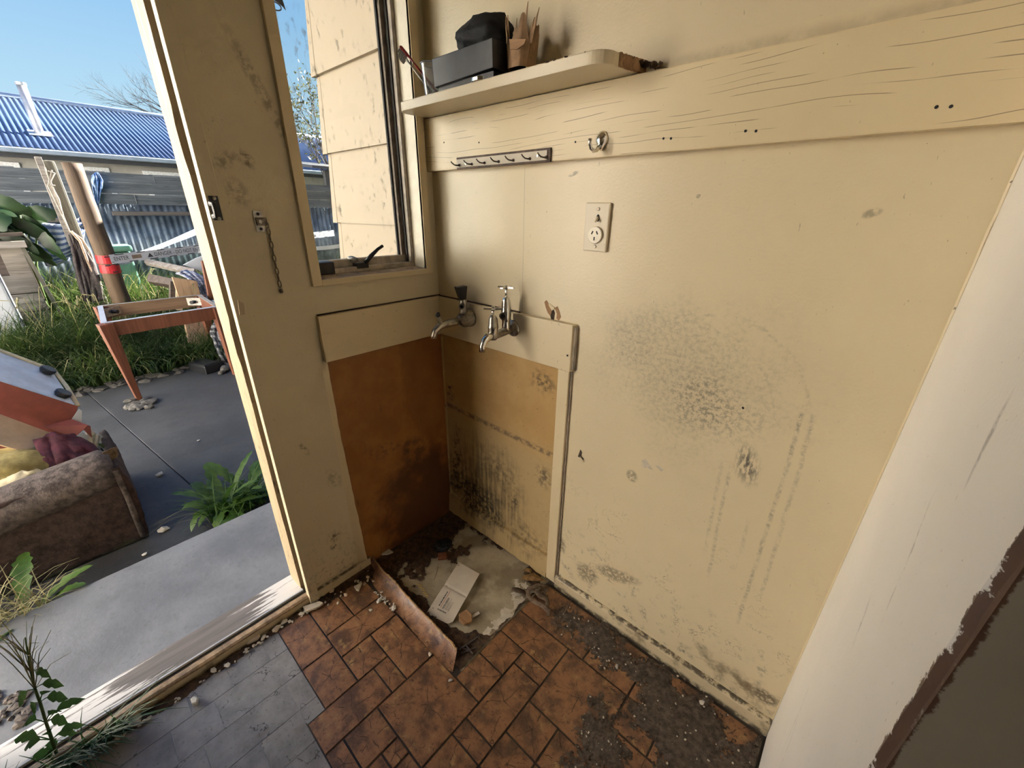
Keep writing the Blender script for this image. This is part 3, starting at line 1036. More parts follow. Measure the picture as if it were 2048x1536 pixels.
# ---- trims on the left wall
struct('trim_2', MB().box(-0.012, 0.015, -0.662, -0.632, 0.0, 2.06), 'wall_left_paint', label='narrow painted architrave beside the open door', bevel=0.0015)
jb = MB()
N = 60
v, f = [], []
for i in range(N + 1):
    z = 2.05 * i / N
    w = 0.004 * fbm(z * 7, 4.4) + 0.003 * fbm(z * 33, 8.8)
    if 0.9 < z < 1.02 or 1.40 < z < 1.47:
        w -= 0.010
    v += [(-0.155 - w * 0.4, -0.663, z), (-0.058 + w, -0.663, z), (-0.058 + w, -0.640, z), (-0.155, -0.640, z)]
for i in range(N):
    for j in range(4):
        a, c = i * 4 + j, i * 4 + (j + 1) % 4
        f.append((a, c, c + 4, a + 4))
jb.add(v, f)
jamb = struct('door_1', jb, 'jamb_paint', label='worn painted door jamb with splintered edge')
MB().box(-0.060, -0.010, -0.648, -0.634, 0.0, 2.05).build('rebate', 'dark_gap', jamb)
wv = MB()
for i in range(40):
    z = 0.1 + i * 0.048
    wv.ico((-0.040 + 0.004 * fbm(z * 20, 1), -0.648, z), (0.005, 0.004, 0.022), 1, 0.25)
wv.build('weather_strip', 'slot_black', jamb)
MB().box(-0.155, 0.015, -1.47, -1.445, 0.0, 2.05).build('far_jamb', 'jamb_paint', jamb)
MB().box(-0.155, 0.015, -1.47, -0.635, 2.03, 2.06).build('door_head', 'jamb_paint', jamb)
b = MB()
b.prism([at(470, 598, 0, 0.0), at(482, 604, 0, 0.0), at(484, 626, 0, 0.0), at(474, 628, 0, 0.0)], (0.022, 0, 0))
b.build('wooden_packer', 'carton_tan', jamb)

# ---- door sill
sill = struct('trim_3', MB().hexa([(-0.170, -1.47, -0.06), (-0.046, -1.47, -0.06), (-0.046, -0.66, -0.06), (-0.170, -0.66, -0.06),
                                   (-0.170, -1.47, 0.010), (-0.046, -1.47, 0.030), (-0.046, -0.66, 0.030), (-0.170, -0.66, 0.010)]),
              'sill_weathered', label='weathered timber door sill with flaking white paint', bevel=0.002)
N = 60
v, f = [], []
for i in range(N + 1):
    y = -1.47 + 0.815 * i / N
    w = 0.0015 * fbm(y * 20, 2)
    v += [(0.002, y, -0.006), (0.002 + w, y, 0.033), (-0.004, y, 0.0375 + w), (-0.020, y, 0.038 + w), (-0.024, y, 0.033), (-0.024, y, -0.006)]
for i in range(N):
    for j in range(6):
        a, c = i * 6 + j, i * 6 + (j + 1) % 6
        f.append((a, c, c + 6, a + 6))
MB().add(v, f).build('sill_bead', 'sill_bead', sill)
MB().box(-0.047, -0.020, -1.47, -0.656, -0.01, 0.024).build('sill_groove', 'dark_gap', sill)
MB().box(0.0015, 0.0035, -1.47, -0.655, -0.006, 0.028).build('sill_face', 'base_paint', sill)
MB().box(-0.049, -0.044, -1.47, -0.662, 0.02, 0.032).build('sill_edge', 'white_panel', sill)

# ---- baseboards
b = MB()
N = 50
v, f = [], []
for i in range(N + 1):
    x = 0.603 + (1.312 - 0.603) * i / N
    w = 0.002 * fbm(x * 25, 5)
    v += [(x, 0, ZF), (x, -0.015, ZF), (x, -0.014 - w * .4, 0.040 + w), (x, -0.008, 0.050 + w), (x, 0, 0.051 + w)]
for i in range(N):
    for j in range(5):
        a, c = i * 5 + j, i * 5 + (j + 1) % 5
        f.append((a, c, c + 5, a + 5))
b.add(v, f)
struct('baseboard_back', b, 'base_paint', label='chipped cream skirting along the scuffed back wall')
struct('baseboard_left', MB().box(0.0, 0.012, -0.632, -0.425, ZF, 0.045), 'base_paint', label='short cream skirting between door and torn lining', bevel=0.003)
b = MB()
N = 40
v, f = [], []
for i in range(N + 1):
    x = -0.008 + 0.568 * i / N
    w = 0.006 * fbm(x * 22, 9)
    zt = 0.105 + 0.005 * fbm(x * 8, 2)
    v += [(x, 0.010, 0.0 + w), (x, -0.014, 0.008 + w), (x, -0.006, zt), (x, 0.010, zt + 0.004)]
for i in range(N):
    for j in range(4):
        a, c = i * 4 + j, i * 4 + (j + 1) % 4
        f.append((a, c, c + 4, a + 4))
b.add(v, f)
struct('baseboard_recess', b, 'hardboard_pale', label='mouldy rotten skirting inside the bare corner')

# ---- hardboard linings of the bare corner
hb = MB()
v, f = [], []
N = 60
for i in range(N + 1):
    z = -0.004 + (0.866 + 0.004) * i / N
    v += [(-0.004, -0.452, z), (-0.004, 0.002, z), (-0.012, 0.002, z), (-0.012, -0.452, z)]
for i in range(N):
    for j in range(4):
        a, c = i * 4 + j, i * 4 + (j + 1) % 4
        f.append((a, c, c + 4, a + 4))
hb.add(v, f)
o = hb.build('hardboard_sheet', 'hardboard_dark')
tag(o, 'dark orange brown hardboard sheet under the left splashboard', 'panel')
o = MB().box(-0.004, 0.562, 0.004, 0.012, 0.03, 0.866).build('hardboard_sheet', 'hardboard_pale')
tag(o, 'mould streaked tan hardboard sheet below the two taps', 'panel')
# cover moulding in the corner
b = MB()
b.tube([(0.0005 + 0.001 * fbm(i, 2), -0.0005, 0.10 + i * 0.0192) for i in range(40)], 0.0045, 6)
struct('trim_4', b, 'hardboard_pale', label='thin bead in the corner of the two hardboard sheets')
# torn wallboard edge left of the dark sheet (curling away at the bottom)
b = MB()
v, f = [], []
N = 60
for i in range(N + 1):
    z = 0.03 + 0.83 * i / N
    k = 1 - i / N
    cx = 0.002 + 0.020 * max(0, k - 0.35) ** 1.2
    yy = -0.452 + 0.003 * fbm(z * 18, 3) + 0.018 * max(0, k - 0.25)
    v += [(0.0, -0.470, z), (cx, yy, z), (cx - 0.004, yy + 0.002, z), (-0.004, -0.470, z)]
for i in range(N):
    for j in range(4):
        a, c = i * 4 + j, i * 4 + (j + 1) % 4
        f.append((a, c, c + 4, a + 4))
b.add(v, f)
o = b.build('wallboard_edge', 'trim_paint')
tag(o, 'curling torn edge of cream wallboard beside the dark hardboard', 'wallboard')
# upright cover strip
b = MB().box(0.562, 0.601, -0.013, 0.004, 0.012, 0.864)
o = b.build('cover_strip', 'trim_paint', bevel=0.002)
tag(o, 'upright cream timber strip at the edge of the mouldy hardboard', 'trim')
o2 = MB().box(0.601, 0.6065, -0.006, 0.0, 0.05, 0.864).build('shadow_strip', 'sash_metal', o)  # grey strip painting the shadow line beside the timber

# ---- splashboards and wall rail
b = MB().hexa([(0.0, -0.462, 0.866), (0.018, -0.462, 0.866), (0.018, -0.018, 0.866), (0.0, -0.0, 0.866),
               (0.0, -0.462, 1.008), (0.018, -0.462, 1.008), (0.018, -0.018, 1.008), (0.0, 0.0, 1.008)])
o = b.build('splashboard', 'trim_paint', bevel=0.0015)
tag(o, 'cream splashboard under the window on the left wall', 'board')
MB().box(0.0, 0.006, -0.458, 0.0, 1.0075, 1.0115).build('shadow_dirt_line', 'rot_wood', o)  # thin dark strip painting the shadow line over the board
b = MB().hexa([(0.018, -0.018, 0.866), (0.606, -0.018, 0.866), (0.612, 0.0, 0.866), (0.0, 0.0, 0.866),
               (0.018, -0.018, 1.006), (0.606, -0.018, 1.006), (0.612, 0.0, 1.006), (0.0, 0.0, 1.006)])
o = b.build('splashboard', 'trim_paint', bevel=0.0015)
tag(o, 'cream splashboard behind the two taps', 'board')
MB().box(0.0, 0.40, -0.006, 0.0, 1.0055, 1.0095).build('shadow_dirt_line', 'rot_wood', o)  # dark strip for dirt and a painted shadow line along the top
MB().box(0.607, 0.6125, -0.012, 0.0, 0.872, 0.998).build('end_cap', 'sash_metal', o)
for (px, py) in ((1135, 711),):
    p = at(px, py, 1, -0.018)
    MB().cyl(p + Vector((0, 0.003, 0)), p + Vector((0, -0.001, 0)), 0.003, n=10).build('nail_hole', 'slot_black', o)

o = MB().box(0.0, 1.3125, -0.022, 0.0, 1.414, 1.561).build('wall_rail', 'rail_paint', bevel=0.0025)
tag(o, 'long cracked cream rail board across the back wall', 'rail')
for (px, py) in ((1327, 277), (1342, 277), (1491, 262), (1512, 262), (1873, 214), (1902, 213), (888, 285), (958, 285), (1151, 284)):
    p = at(px, py, 1, -0.022)
    MB().cyl(p + Vector((0, 0.004, 0)), p + Vector((0, -0.0006, 0)), 0.0024, n=8).build('nail_hole', 'slot_black', o)

# ---- window
win = thing('window_1', (-0.06, -0.25, 1.10), None, None, kind=STR)
tag(win, 'narrow casement window with dusty sill on the left wall')
MB().box(0.0, 0.012, -0.457, -0.430, 1.093, 2.0).build('trim_left', 'trim_paint', win, bevel=0.0015)
MB().box(0.0, 0.012, -0.430, -0.030, 1.092, 1.109).build('trim_bottom', 'trim_paint', win, bevel=0.0015)
MB().box(0.0, 0.012, -0.058, -0.030, 1.109, 2.0).build('trim_right', 'trim_paint', win, bevel=0.0015)
MB().box(0.0, 0.012, -0.457, -0.030, 1.955, 2.0).build('trim_top', 'trim_paint', win, bevel=0.0015)
MB().box(-0.13, 0.010, -0.058, -0.050, 1.10, 1.96).build('reveal', 'reveal_paint', win)
MB().box(-0.13, 0.010, -0.436, -0.430, 1.10, 1.96).build('reveal', 'reveal_paint', win)
MB().box(-0.13, 0.010, -0.43, -0.058, 1.952, 1.96).build('reveal', 'reveal_paint', win)
sl_ = MB().hexa([(-0.13, -0.43, 1.10), (0.004, -0.43, 1.10), (0.004, -0.058, 1.10), (-0.13, -0.058, 1.10),
                 (-0.13, -0.43, 1.118), (0.004, -0.43, 1.1095), (0.004, -0.058, 1.1095), (-0.13, -0.058, 1.118)]).build('window_sill', 'sill_dusty', win)
MB().box(-0.075, -0.058, -0.43, -0.058, 1.110, 1.128).build('frame_bottom', 'sash_metal', win, bevel=0.002)
MB().box(-0.075, -0.058, -0.070, -0.058, 1.128, 1.955).build('frame_right', 'sash_metal', win, bevel=0.002)
MB().box(-0.086, -0.075, -0.0745, -0.062, 1.118, 1.955).build('seal', 'sash_dark', win)
sash = MB().box(-0.115, -0.088, -0.43, -0.064, 1.118, 1.150).build('sash_bottom', 'sash_metal', win, bevel=0.002)
MB().box(-0.115, -0.088, -0.087, -0.064, 1.150, 1.955).build('sash_right', 'sash_brown', win, bevel=0.002)
MB().box(-0.115, -0.088, -0.43, -0.420, 1.150, 1.955).build('sash_left', 'sash_metal', win, bevel=0.002)
MB().box(-0.115, -0.088, -0.43, -0.064, 1.935, 1.955).build('sash_top', 'sash_metal', win, bevel=0.002)
MB().box(-0.109, -0.100, -0.0915, -0.086, 1.148, 1.94).build('glazing_seal', 'slot_black', win)
MB().box(-0.106, -0.103, -0.422, -0.0865, 1.149, 1.937).build('glass_pane', 'dirty_glass', win)
# black stay block and the lever handle
MB().box(-0.088, -0.050, -0.408, -0.356, 1.112, 1.150).build('stay_block', 'black_metal', win, bevel=0.005)
h = MB()
p0 = at(716, 527, 0, -0.070)
h.box(-0.086, -0.056, p0.y - 0.012, p0.y + 0.030, 1.121, 1.139)
hd = h.build('lever_base', 'black_metal', win, bevel=0.003)
h = MB()
a0 = at(730, 526, 0, -0.062)
a1 = at(742, 512, 0, -0.050)
a2 = at(756, 498, 0, -0.045)
a3 = at(765, 492, 0, -0.045)
h.tube([a0, a1, a2, a3], [0.0100, 0.0085, 0.0062, 0.0066], 10, flat=0.8)
h.build('lever_arm', 'black_metal', hd, smooth=True)
h = MB()
p0 = at(705, 518, 0, -0.084)
h.ico(p0, (0.008, 0.020, 0.009), 2, 0.15)
h.build('latch_tongue', 'steel', hd)
# grey sticker left on the glass
st = MB()
q = at(556, 6, 0, -0.1015)
st.prism([q + Vector((0, -0.020, 0.03)), q + Vector((0, 0.004, 0.03)), q + Vector((0, 0.014, 0.006)), q + Vector((0, 0.017, -0.010)), q + Vector((0, 0.010, -0.004)), q + Vector((0, 0.002, 0.0)), q + Vector((0, -0.010, 0.004)), q + Vector((0, -0.02, 0.01))], (-0.001, 0, 0))
pts = [q + Vector((0, -0.008 + 0.014 * math.cos(t * 0.33), -0.008 + 0.008 * math.sin(t * 0.33))) for t in range(20)]
st.tube(pts, 0.0016, 5)
o = st.build('glass_sticker', 'sticker')
tag(o, 'grey torn sticker high on the window glass', 'sticker')

# ---- vinyl floor: every printed tile is a piece with its own joints
GX, GY, X0, Y0 = 0.0516, 0.0503, 0.058, -0.680
man = [(-1, 3, -2, 0), (3, 6, -2, 0), (-1, 2, 0, 2), (-1, 2, 2, 4), (2, 4, 0, 4), (4, 6, 0, 2), (4, 8, 2, 4), (6, 8, 1, 2), (6, 8, -3, 1), (8, 12, 0, 4),
       (10, 12, 4, 6), (10, 12, 6, 8), (10, 14, 8, 10), (12, 14, 7, 8), (12, 14, 3, 7), (12, 14, 2, 3), (14, 18, 6, 10), (14, 16, 4, 6), (8, 10, -2, 0),
       (10, 15, 10, 13), (15, 18, 10, 13), (18, 21, 10, 13), (21, 24, 10, 13), (16, 18, 4, 6), (14, 16, 2, 4), (12, 14, -2, 2)]
I0, I1, J0, J1 = -1, 24, -24, 13
occ = {}
for t in man:
    for i in range(t[0], t[1]):
        for j in range(t[2], t[3]):
            occ[(i, j)] = 1
tiles = list(man)
r2 = random.Random(11)
for j in range(J0, J1):
    for i in range(I0, I1):
        if (i, j) in occ:
            continue
        sizes = [(4, 2), (2, 4), (2, 2), (4, 4), (3, 2), (2, 1)]
        r2.shuffle(sizes)
        for (w, h_) in sizes + [(2, 1), (1, 2), (1, 1)]:
            cells = [(i + a, j + c_) for a in range(w) for c_ in range(h_)]
            if all(q_ not in occ and q_[0] < I1 and q_[1] < J1 for q_ in cells):
                for q_ in cells:
                    occ[q_] = 1
                tiles.append((i, i + w, j, j + h_))
                break
vin = thing('floor_vinyl', (0.6, -0.5, 0.0), 'torn brown vinyl with a printed tile pattern on the floor', None, kind=STR)


def worn_edge(i):
    # rows below this j are worn grey (vinyl print gone)
    return {-1: -2, 0: -2, 1: -2, 2: -2, 3: -2, 4: -2, 5: -2, 6: -3, 7: -3, 8: -3, 9: -3, 10: -3, 11: -3}.get(i, -40)


nt_ = 0
for (i0, i1, j0, j1) in sorted(tiles, key=lambda t: -t[2]):
    x0, x1, y0, y1 = X0 + GX * i0, X0 + GX * i1, Y0 + GY * j0, Y0 + GY * j1
    if x0 < 0.575 - 0.02 and y1 > -0.44 and y0 > -0.49:
        continue
    x0, x1 = max(x0, 0.006), min(x1, 1.308)
    y1 = min(y1, -0.016)
    if x0 < 0.56 and y1 > -0.46:
        y1 = -0.46
    if x1 - x0 < 0.01 or y1 - y0 < 0.01 or y0 < -1.75:
        continue
    if y0 < -0.61 and x0 > 1.3:
        continue
    worn = j0 < worn_edge(i0) or y1 < -0.86
    gp = 0.0007 if worn else 0.0019
    zt = -0.0012 if worn else 0.0
    cx, cy = (x0 + x1) / 2, (y0 + y1) / 2
    gp2 = gp + (0.0004 if worn else 0.0012)
    m = MB().hexa([(x0 + gp, y0 + gp, ZF), (x1 - gp, y0 + gp, ZF), (x1 - gp, y1 - gp, ZF), (x0 + gp, y1 - gp, ZF),
                   (x0 + gp2, y0 + gp2, zt), (x1 - gp2, y0 + gp2, zt), (x1 - gp2, y1 - gp2, zt), (x0 + gp2, y1 - gp2, zt)])
    m.build('tile', 'vinyl_worn' if worn else 'vinyl', vin, origin=(cx, cy, 0.0))
    nt_ += 1
# grout base below the tile print
simple('vinyl_joint', (0.045, 0.034, 0.026, 1), 0.6, 0, 0.3, 60)
gb = MB()
gb.prism([(0.004, -1.75, ZF - 0.001), (1.31, -1.75, ZF - 0.001), (1.31, -0.02, ZF - 0.001), (0.574, -0.02, ZF - 0.001), (0.574, -0.455, ZF - 0.001), (0.004, -0.455, ZF - 0.001)], (0, 0, 0.0035))
gb.build('joint_sheet', 'vinyl_joint', vin)
MB().box(0.006, 1.0, -1.74, -0.84, -0.004, -0.0021).build('worn_sheet', 'vinyl_worn', vin)
MB().box(0.006, 0.36, -0.84, -0.782, -0.004, -0.0021).build('worn_sheet', 'vinyl_worn', vin)
# the curled flap along the tear
edge_px = [(742, 1106), (752, 1124), (770, 1146), (790, 1163), (806, 1184), (824, 1203), (846, 1226), (866, 1246), (886, 1268), (902, 1284), (914, 1300)]
top = [at(x, y, 2, z) for (x, y), z in zip(edge_px, (0.026, 0.028, 0.028, 0.027, 0.026, 0.025, 0.024, 0.023, 0.022, 0.020, 0.018))]
bas_px = [(736, 1148), (748, 1172), (762, 1192), (780, 1212), (800, 1232), (820, 1256), (842, 1282), (862, 1304), (882, 1326), (896, 1340), (905, 1344)]
bas = [at(x, y, 2, 0.0004) for (x, y) in bas_px]


def cat(P, u):
    t = u * (len(P) - 1)
    i = min(int(t), len(P) - 2)
    return P[i].lerp(P[i + 1], t - i)


def flap(u, v_):
    a, c_ = cat(bas, u), cat(top, u)
    p = a.lerp(c_, v_)
    p.z = a.z + (c_.z - a.z) * (v_ ** 1.9)
    p.z += 0.0015 * fbm(u * 14, v_ * 3, 2.0) * v_
    if v_ > 0.9:
        p.x += 0.003 * fbm(u * 40, 1.0)
        p.y += 0.003 * fbm(u * 40, 5.0)
    return p


MB().grid(flap, 60, 14).build('curled_flap', 'vinyl', vin, origin=(0.30, -0.47, 0), smooth=True)
e_ = MB()
e_.tube([flap(i / 60, 1.0) + Vector((0.001 * fbm(i * 0.9, 1), 0.0015 * fbm(i * 0.7, 4), 0.0005)) for i in range(61)], [0.0030 + 0.0018 * abs(fbm(i * 0.45, 2)) for i in range(61)], 6)
e_.build('frayed_edge', 'vinyl_edge', vin)

# ---- bare floor of the corner
struct('floor_pad', MB().box(-0.004, 0.574, -0.46, 0.004, -0.05, ZF + 0.001), 'pad_concrete', label='pale bare concrete patch in the corner under the taps')


def dirt(name, mat, x0, x1, y0, y1, step, hfun, zbase):
    """a crust of loose dirt: grid cells where hfun > 0"""
    nx, ny = int((x1 - x0) / step), int((y1 - y0) / step)
    idx = {}
    v, f = [], []

    def vert(i, j):
        if (i, j) not in idx:
            x, y = x0 + i * step, y0 + j * step
            idx[(i, j)] = len(v)
            v.append((x, y, zbase + max(-0.001, hfun(x, y))))
        return idx[(i, j)]
    for i in range(nx):
        for j in range(ny):
            h_ = hfun(x0 + (i + .5) * step, y0 + (j + .5) * step)
            if h_ > 0:
                f.append((vert(i, j), vert(i + 1, j), vert(i + 1, j + 1), vert(i, j + 1)))
    return MB().add(v, f).build(name, mat)


def seg_dist(x, y, ax, ay, bx, by):
    dx, dy = bx - ax, by - ay
    t = max(0, min(1, ((x - ax) * dx + (y - ay) * dy) / (dx * dx + dy * dy)))
    return math.hypot(x - ax - t * dx, y - ay - t * dy)


def h_corner(x, y):
    # dirt against the left sheet, at the back and along the tear
    k = 0.055 - (x - 0.0) * 0.36 + 0.02
    k = max(k, 0.030 - abs(y + 0.012) * 0.75 if x < 0.35 else -1)
    k = max(k, 0.040 - seg_dist(x, y, 0.10, -0.40, 0.545, -0.405) * 0.75)
    k = max(k, 0.030 - seg_dist(x, y, 0.05, -0.10, 0.20, -0.18) * 0.35)
    k = max(k, 0.030 - seg_dist(x, y, 0.53, -0.06, 0.50, -0.02) * 0.7)
    k = max(k, 0.060 - seg_dist(x, y, 0.53, -0.44, 0.568, -0.38) * 0.7)
    k = max(k, 0.026 - seg_dist(x, y, 0.570, -0.44, 0.570, -0.10) * 1.6)
    k += 0.042 * fbm(x * 11, y * 11, 1.0) - 0.020
    if k <= 0:
        return -1
    return min(0.006, k * 0.25) + 0.003 * fbm(x * 60, y * 60, 2.0) + 0.002


o = dirt('dirt_crust', 'soil', -0.002, 0.573, -0.458, 0.0, 0.0045, h_corner, ZF + 0.001)
tag(o, 'dark crumbly soil in the bare corner beneath the taps', 'soil', None, 'stuff')


def h_salt(x, y):
    k = 0.022 - seg_dist(x, y, 0.555, -0.14, 0.548, -0.30) * 0.9
    k = max(k, 0.016 - seg_dist(x, y, 0.548, -0.13, 0.50, -0.10) * 0.9)
    k += 0.035 * fbm(x * 30, y * 30, 4.0) - 0.004
    return -1 if k <= 0 else 0.001 + 0.002 * abs(fbm(x * 90, y * 90, 1.0))


o = dirt('salt_bloom', 'salt', 0.44, 0.572, -0.36, -0.05, 0.003, h_salt, ZF + 0.001)
tag(o, 'white salty bloom on the edge of the bare concrete', 'powder', None, 'stuff')


def h_grit(x, y):
    k = -0.05
    k = max(k, 0.050 - seg_dist(x, y, 0.74, -0.085, 1.30, -0.10) * 0.75)
    k = max(k, 0.052 - seg_dist(x, y, 1.06, -0.16, 1.28, -0.18) * 0.5)
    k = max(k, 0.050 - math.hypot(x - 0.985, (y + 0.325) * 0.85) * 0.62)
    k = max(k, 0.045 - math.hypot(x - 1.18, y + 0.27) * 0.5)
    k += 0.040 * fbm(x * 10, y * 10, 6.0) + 0.026 * fbm(x * 45, y * 45, 3.0) + 0.020 * fbm(x * 160, y * 160, 3.0) - 0.010
    if x > 1.306:
        return -1
    return -1 if k <= 0 else 0.0008 + 0.0022 * abs(fbm(x * 110, y * 110, 1.0)) + min(0.003, k * 0.1)


o = dirt('floor_grit', 'grit', 0.66, 1.308, -0.52, -0.015, 0.0034, h_grit, 0.0002)
tag(o, 'dark grit spilled on the vinyl along the skirting', 'dirt', None, 'stuff')


def h_sill(x, y):
    k = 0.016 - abs(x - 0.016) * 0.9 + 0.006 * fbm(x * 40, y * 40, 2.0) + 0.012 * fbm(y * 9, 3.0) - 0.002
    if x < 0.004:
        return -1
    return -1 if k <= 0 else min(0.010, k * 0.5) + 0.0015 * fbm(x * 120, y * 120, 1.0)


o = dirt('sill_dirt', 'soil', 0.004, 0.05, -1.45, -0.66, 0.004, h_sill, -0.001)
tag(o, 'brown dirt gathered along the inside of the door sill', 'dirt', None, 'stuff')
o = dirt('skirting_dirt', 'soil', 0.010, 0.09, -0.64, -0.41, 0.004,
         lambda x, y: (lambda k: -1 if k <= 0 else min(0.012, k * 0.5) + 0.0015 * fbm(x * 90, y * 90, 1.0))(0.030 - (x - 0.012) * 0.75 + 0.02 * fbm(x * 30, y * 30, 8.0) + 0.10 * (y + 0.55)), -0.001)
tag(o, 'black rot and dirt below the short left skirting', 'dirt', None, 'stuff')

# ---- peeled paint on the back wall
wb_ = bpy.data.objects['wall_back']


def peel(pts, mat, t=0.0008):
    MB().prism([at(x, y, 1, -0.0002) for x, y in pts], (0, -t, 0)).build('peeled_patch', mat, wb_)


peel([(1089, 604), (1093, 600), (1097, 606), (1099, 614), (1104, 622), (1101, 632), (1096, 626), (1092, 616)], 'bare_wood')
peel([(1104, 622), (1107, 618), (1110, 626), (1108, 640), (1103, 640), (1101, 632)], 'rot_wood', 0.0010)
peel([(1110, 616), (1115, 612), (1119, 622), (1122, 634), (1118, 641), (1113, 637), (1114, 628)], 'bare_wood')
peel([(1098, 606), (1104, 610), (1110, 615), (1109, 619), (1105, 619), (1100, 613)], 'trim_paint', 0.004)
peel([(1161, 899), (1164, 905), (1163, 912), (1168, 918), (1166, 922), (1160, 915), (1156, 913)], 'rot_wood', 0.0010)
peel([(1161, 911), (1165, 917), (1169, 922), (1165, 924)], 'trim_paint', 0.005)
peel([(1283, 922), (1291, 917), (1302, 934), (1308, 942), (1296, 936), (1286, 934)], 'plaster', 0.0004)
peel([(1310, 930), (1320, 932), (1328, 940), (1322, 943)], 'plaster', 0.0004)
peel([(1483, 815), (1486, 813), (1489, 816), (1486, 819)], 'slot_black', 0.0004)

# ================================================================== THINGS IN THE ROOM
# ---- shelf on the rail
SHZ0, SHZ1 = 1.562, 1.586
pl = []
for k in range(7):
    a = math.pi + k * math.pi / 2 / 6
    pl.append((0.048 + 0.034 * math.cos(a), -0.094 + 0.034 * math.sin(a)))
for k in range(14):
    x = 0.08 + k * 0.043
    pl.append((x, -0.128 - 0.0012 * fbm(x * 30, 2)))
for k in range(8):
    a = -math.pi / 2 + k * math.pi / 2 / 8
    pl.append((0.668 + 0.040 * math.cos(a), -0.088 + 0.040 * math.sin(a)))
pl += [(0.708, -0.070), (0.712, -0.04), (0.722, -0.0005), (0.014, -0.0005)]
sh = thing('wall_shelf', (0.36, -0.06, SHZ0), 'short chipped cream shelf holding the black tray', 'shelf')
sb = MB().prism([(x, y, SHZ0 + 0.0005) for x, y in pl], (0, 0, SHZ1 - SHZ0 - 0.0005)).build('shelf_board', 'shelf_paint', sh, bevel=0.0025)
v, f = [], []
N = 24
for i in range(N + 1):
    t = i / N
    x = 0.7095 + 0.020 * t + 0.002 * fbm(t * 12, 1)
    y = -0.078 + 0.078 * t
    lo, hi = SHZ0 + 0.002 + 0.002 * abs(fbm(t * 9, 4)), SHZ1 + 0.001 - 0.004 * abs(fbm(t * 10, 9))
    v += [(x - 0.012, y, lo), (x, y, lo), (x + 0.001, y, hi), (x - 0.012, y, hi)]
for i in range(N):
    for j in range(4):
        a, c = i * 4 + j, i * 4 + (j + 1) % 4
        f.append((a, c, c + 4, a + 4))
f += [(0, 1, 2, 3), tuple(4 * N + k for k in (3, 2, 1, 0))]
MB().add(v, f).build('broken_end', 'bare_wood', sh)
ch = MB()
for k in range(9):
    t = k / 8
    ch.ico((0.716 + 0.045 * t, -0.020 + 0.012 * t, SHZ1 - 0.006 - 0.012 * t + 0.004 * rnd.random()), (0.008, 0.006, 0.006), 1, 0.5)
ch.build('splinters', 'rot_wood', sh)
ch = MB()
for k in range(16):
    x = 0.55 + 0.155 * rnd.random()
    ch.ico((x, -0.126 if x < 0.66 else -0.122 + (x - 0.66) * 0.5, SHZ1 - 0.001), (0.005 * rnd.uniform(.4, 1.4), 0.003, 0.0018), 1, 0.4)
tag(ch.build('paint_chips', 'rot_wood', sh), None, None, None, 'stuff')

# ---- things on the shelf
tr = thing('equipment_tray', (0.30, -0.07, SHZ1), 'dark grey rectangular metal tray tilted on the shelf', 'tray')
bx0 = [(0.196, -0.130, 1.5955), (0.411, -0.130, 1.6025), (0.411, -0.012, 1.6025), (0.196, -0.012, 1.5955),
       (0.194, -0.132, 1.6565), (0.412, -0.132, 1.6575), (0.412, -0.010, 1.6575), (0.194, -0.010, 1.6565)]
MB().hexa(bx0).build('tray_body', 'tray_dark', tr, bevel=0.0018)
MB().box(0.205, 0.405, -0.122, -0.02, SHZ1, 1.5985).build('tray_foot', 'black_metal', tr)
o = MB().lathe((0.350, -0.096, SHZ1), (0, 0, 1), [(0, 0.030), (0.002, 0.034), (0.008, 0.034), (0.0095, 0.031), (0.0095, 0.0)], 28).build('jar_lid', 'chrome', smooth=False)
tag(o, 'round shiny metal lid pinned under the dark tray', 'lid')

cup = thing('plastic_cup', (0.147, -0.098, SHZ1), 'clear ribbed plastic cup at the left end of the shelf', 'cup')
MB().lathe((0.147, -0.098, SHZ1), (0, 0, 1), [(0, 0.0), (0.0005, 0.0195), (0.004, 0.020), (0.072, 0.0275), (0.0745, 0.0285), (0.0745, 0.0272), (0.072, 0.0263), (0.005, 0.0190), (0.002, 0.0)], 32).build('cup_wall', 'clear_plastic', cup, smooth=True)
rim = MB()
rim.tube([(0.147 + 0.0282 * math.cos(t * 0.2618), -0.098 + 0.0282 * math.sin(t * 0.2618), SHZ1 + 0.0745) for t in range(25)], 0.0014, 6)
rim.build('cup_rim', 'carton_white', cup)


def toothbrush(label, base, tip, m_handle, m_back):
    t = thing('toothbrush', base, label, 'toothbrush')
    base, tip = Vector(base), Vector(tip)
    d = (tip - base).normalized()
    MB().tube([base, base.lerp(tip, 0.5), base.lerp(tip, 0.78), tip], [0.0045, 0.0050, 0.0028, 0.0050], 8, flat=0.7).build('handle', m_handle, t, smooth=True)
    n = d.cross(Vector((0, 0, 1))).normalized()
    n = Vector((-0.75, -0.35, -0.2)).normalized()
    n = (n - d * n.dot(d)).normalized()
    h0 = tip - d * 0.002
    MB().bar(h0, h0 + d * 0.028, 0.011, 0.006, n).build('head', m_back, t, bevel=0.002)
    br = MB()
    for i in range(7):
        for j in range(3):
            q = h0 + d * (0.003 + i * 0.0037) + n.cross(d) * (j - 1) * 0.0034 + n * 0.003
            br.cyl(q, q + n * 0.011, 0.0014, n=6)
    br.build('bristles', 'bristle', t)
    return t


toothbrush('red toothbrush with dark red back in the plastic cup', (0.158, -0.090, SHZ1 + 0.012), tuple(at(815, 110, 1, -0.135)), 'toothbrush_red', 'toothbrush_red')
toothbrush('white toothbrush with grey bristles in the plastic cup', (0.150, -0.104, SHZ1 + 0.012), tuple(at(812, 118, 1, -0.128)), 'toothbrush_white', 'toothbrush_white')

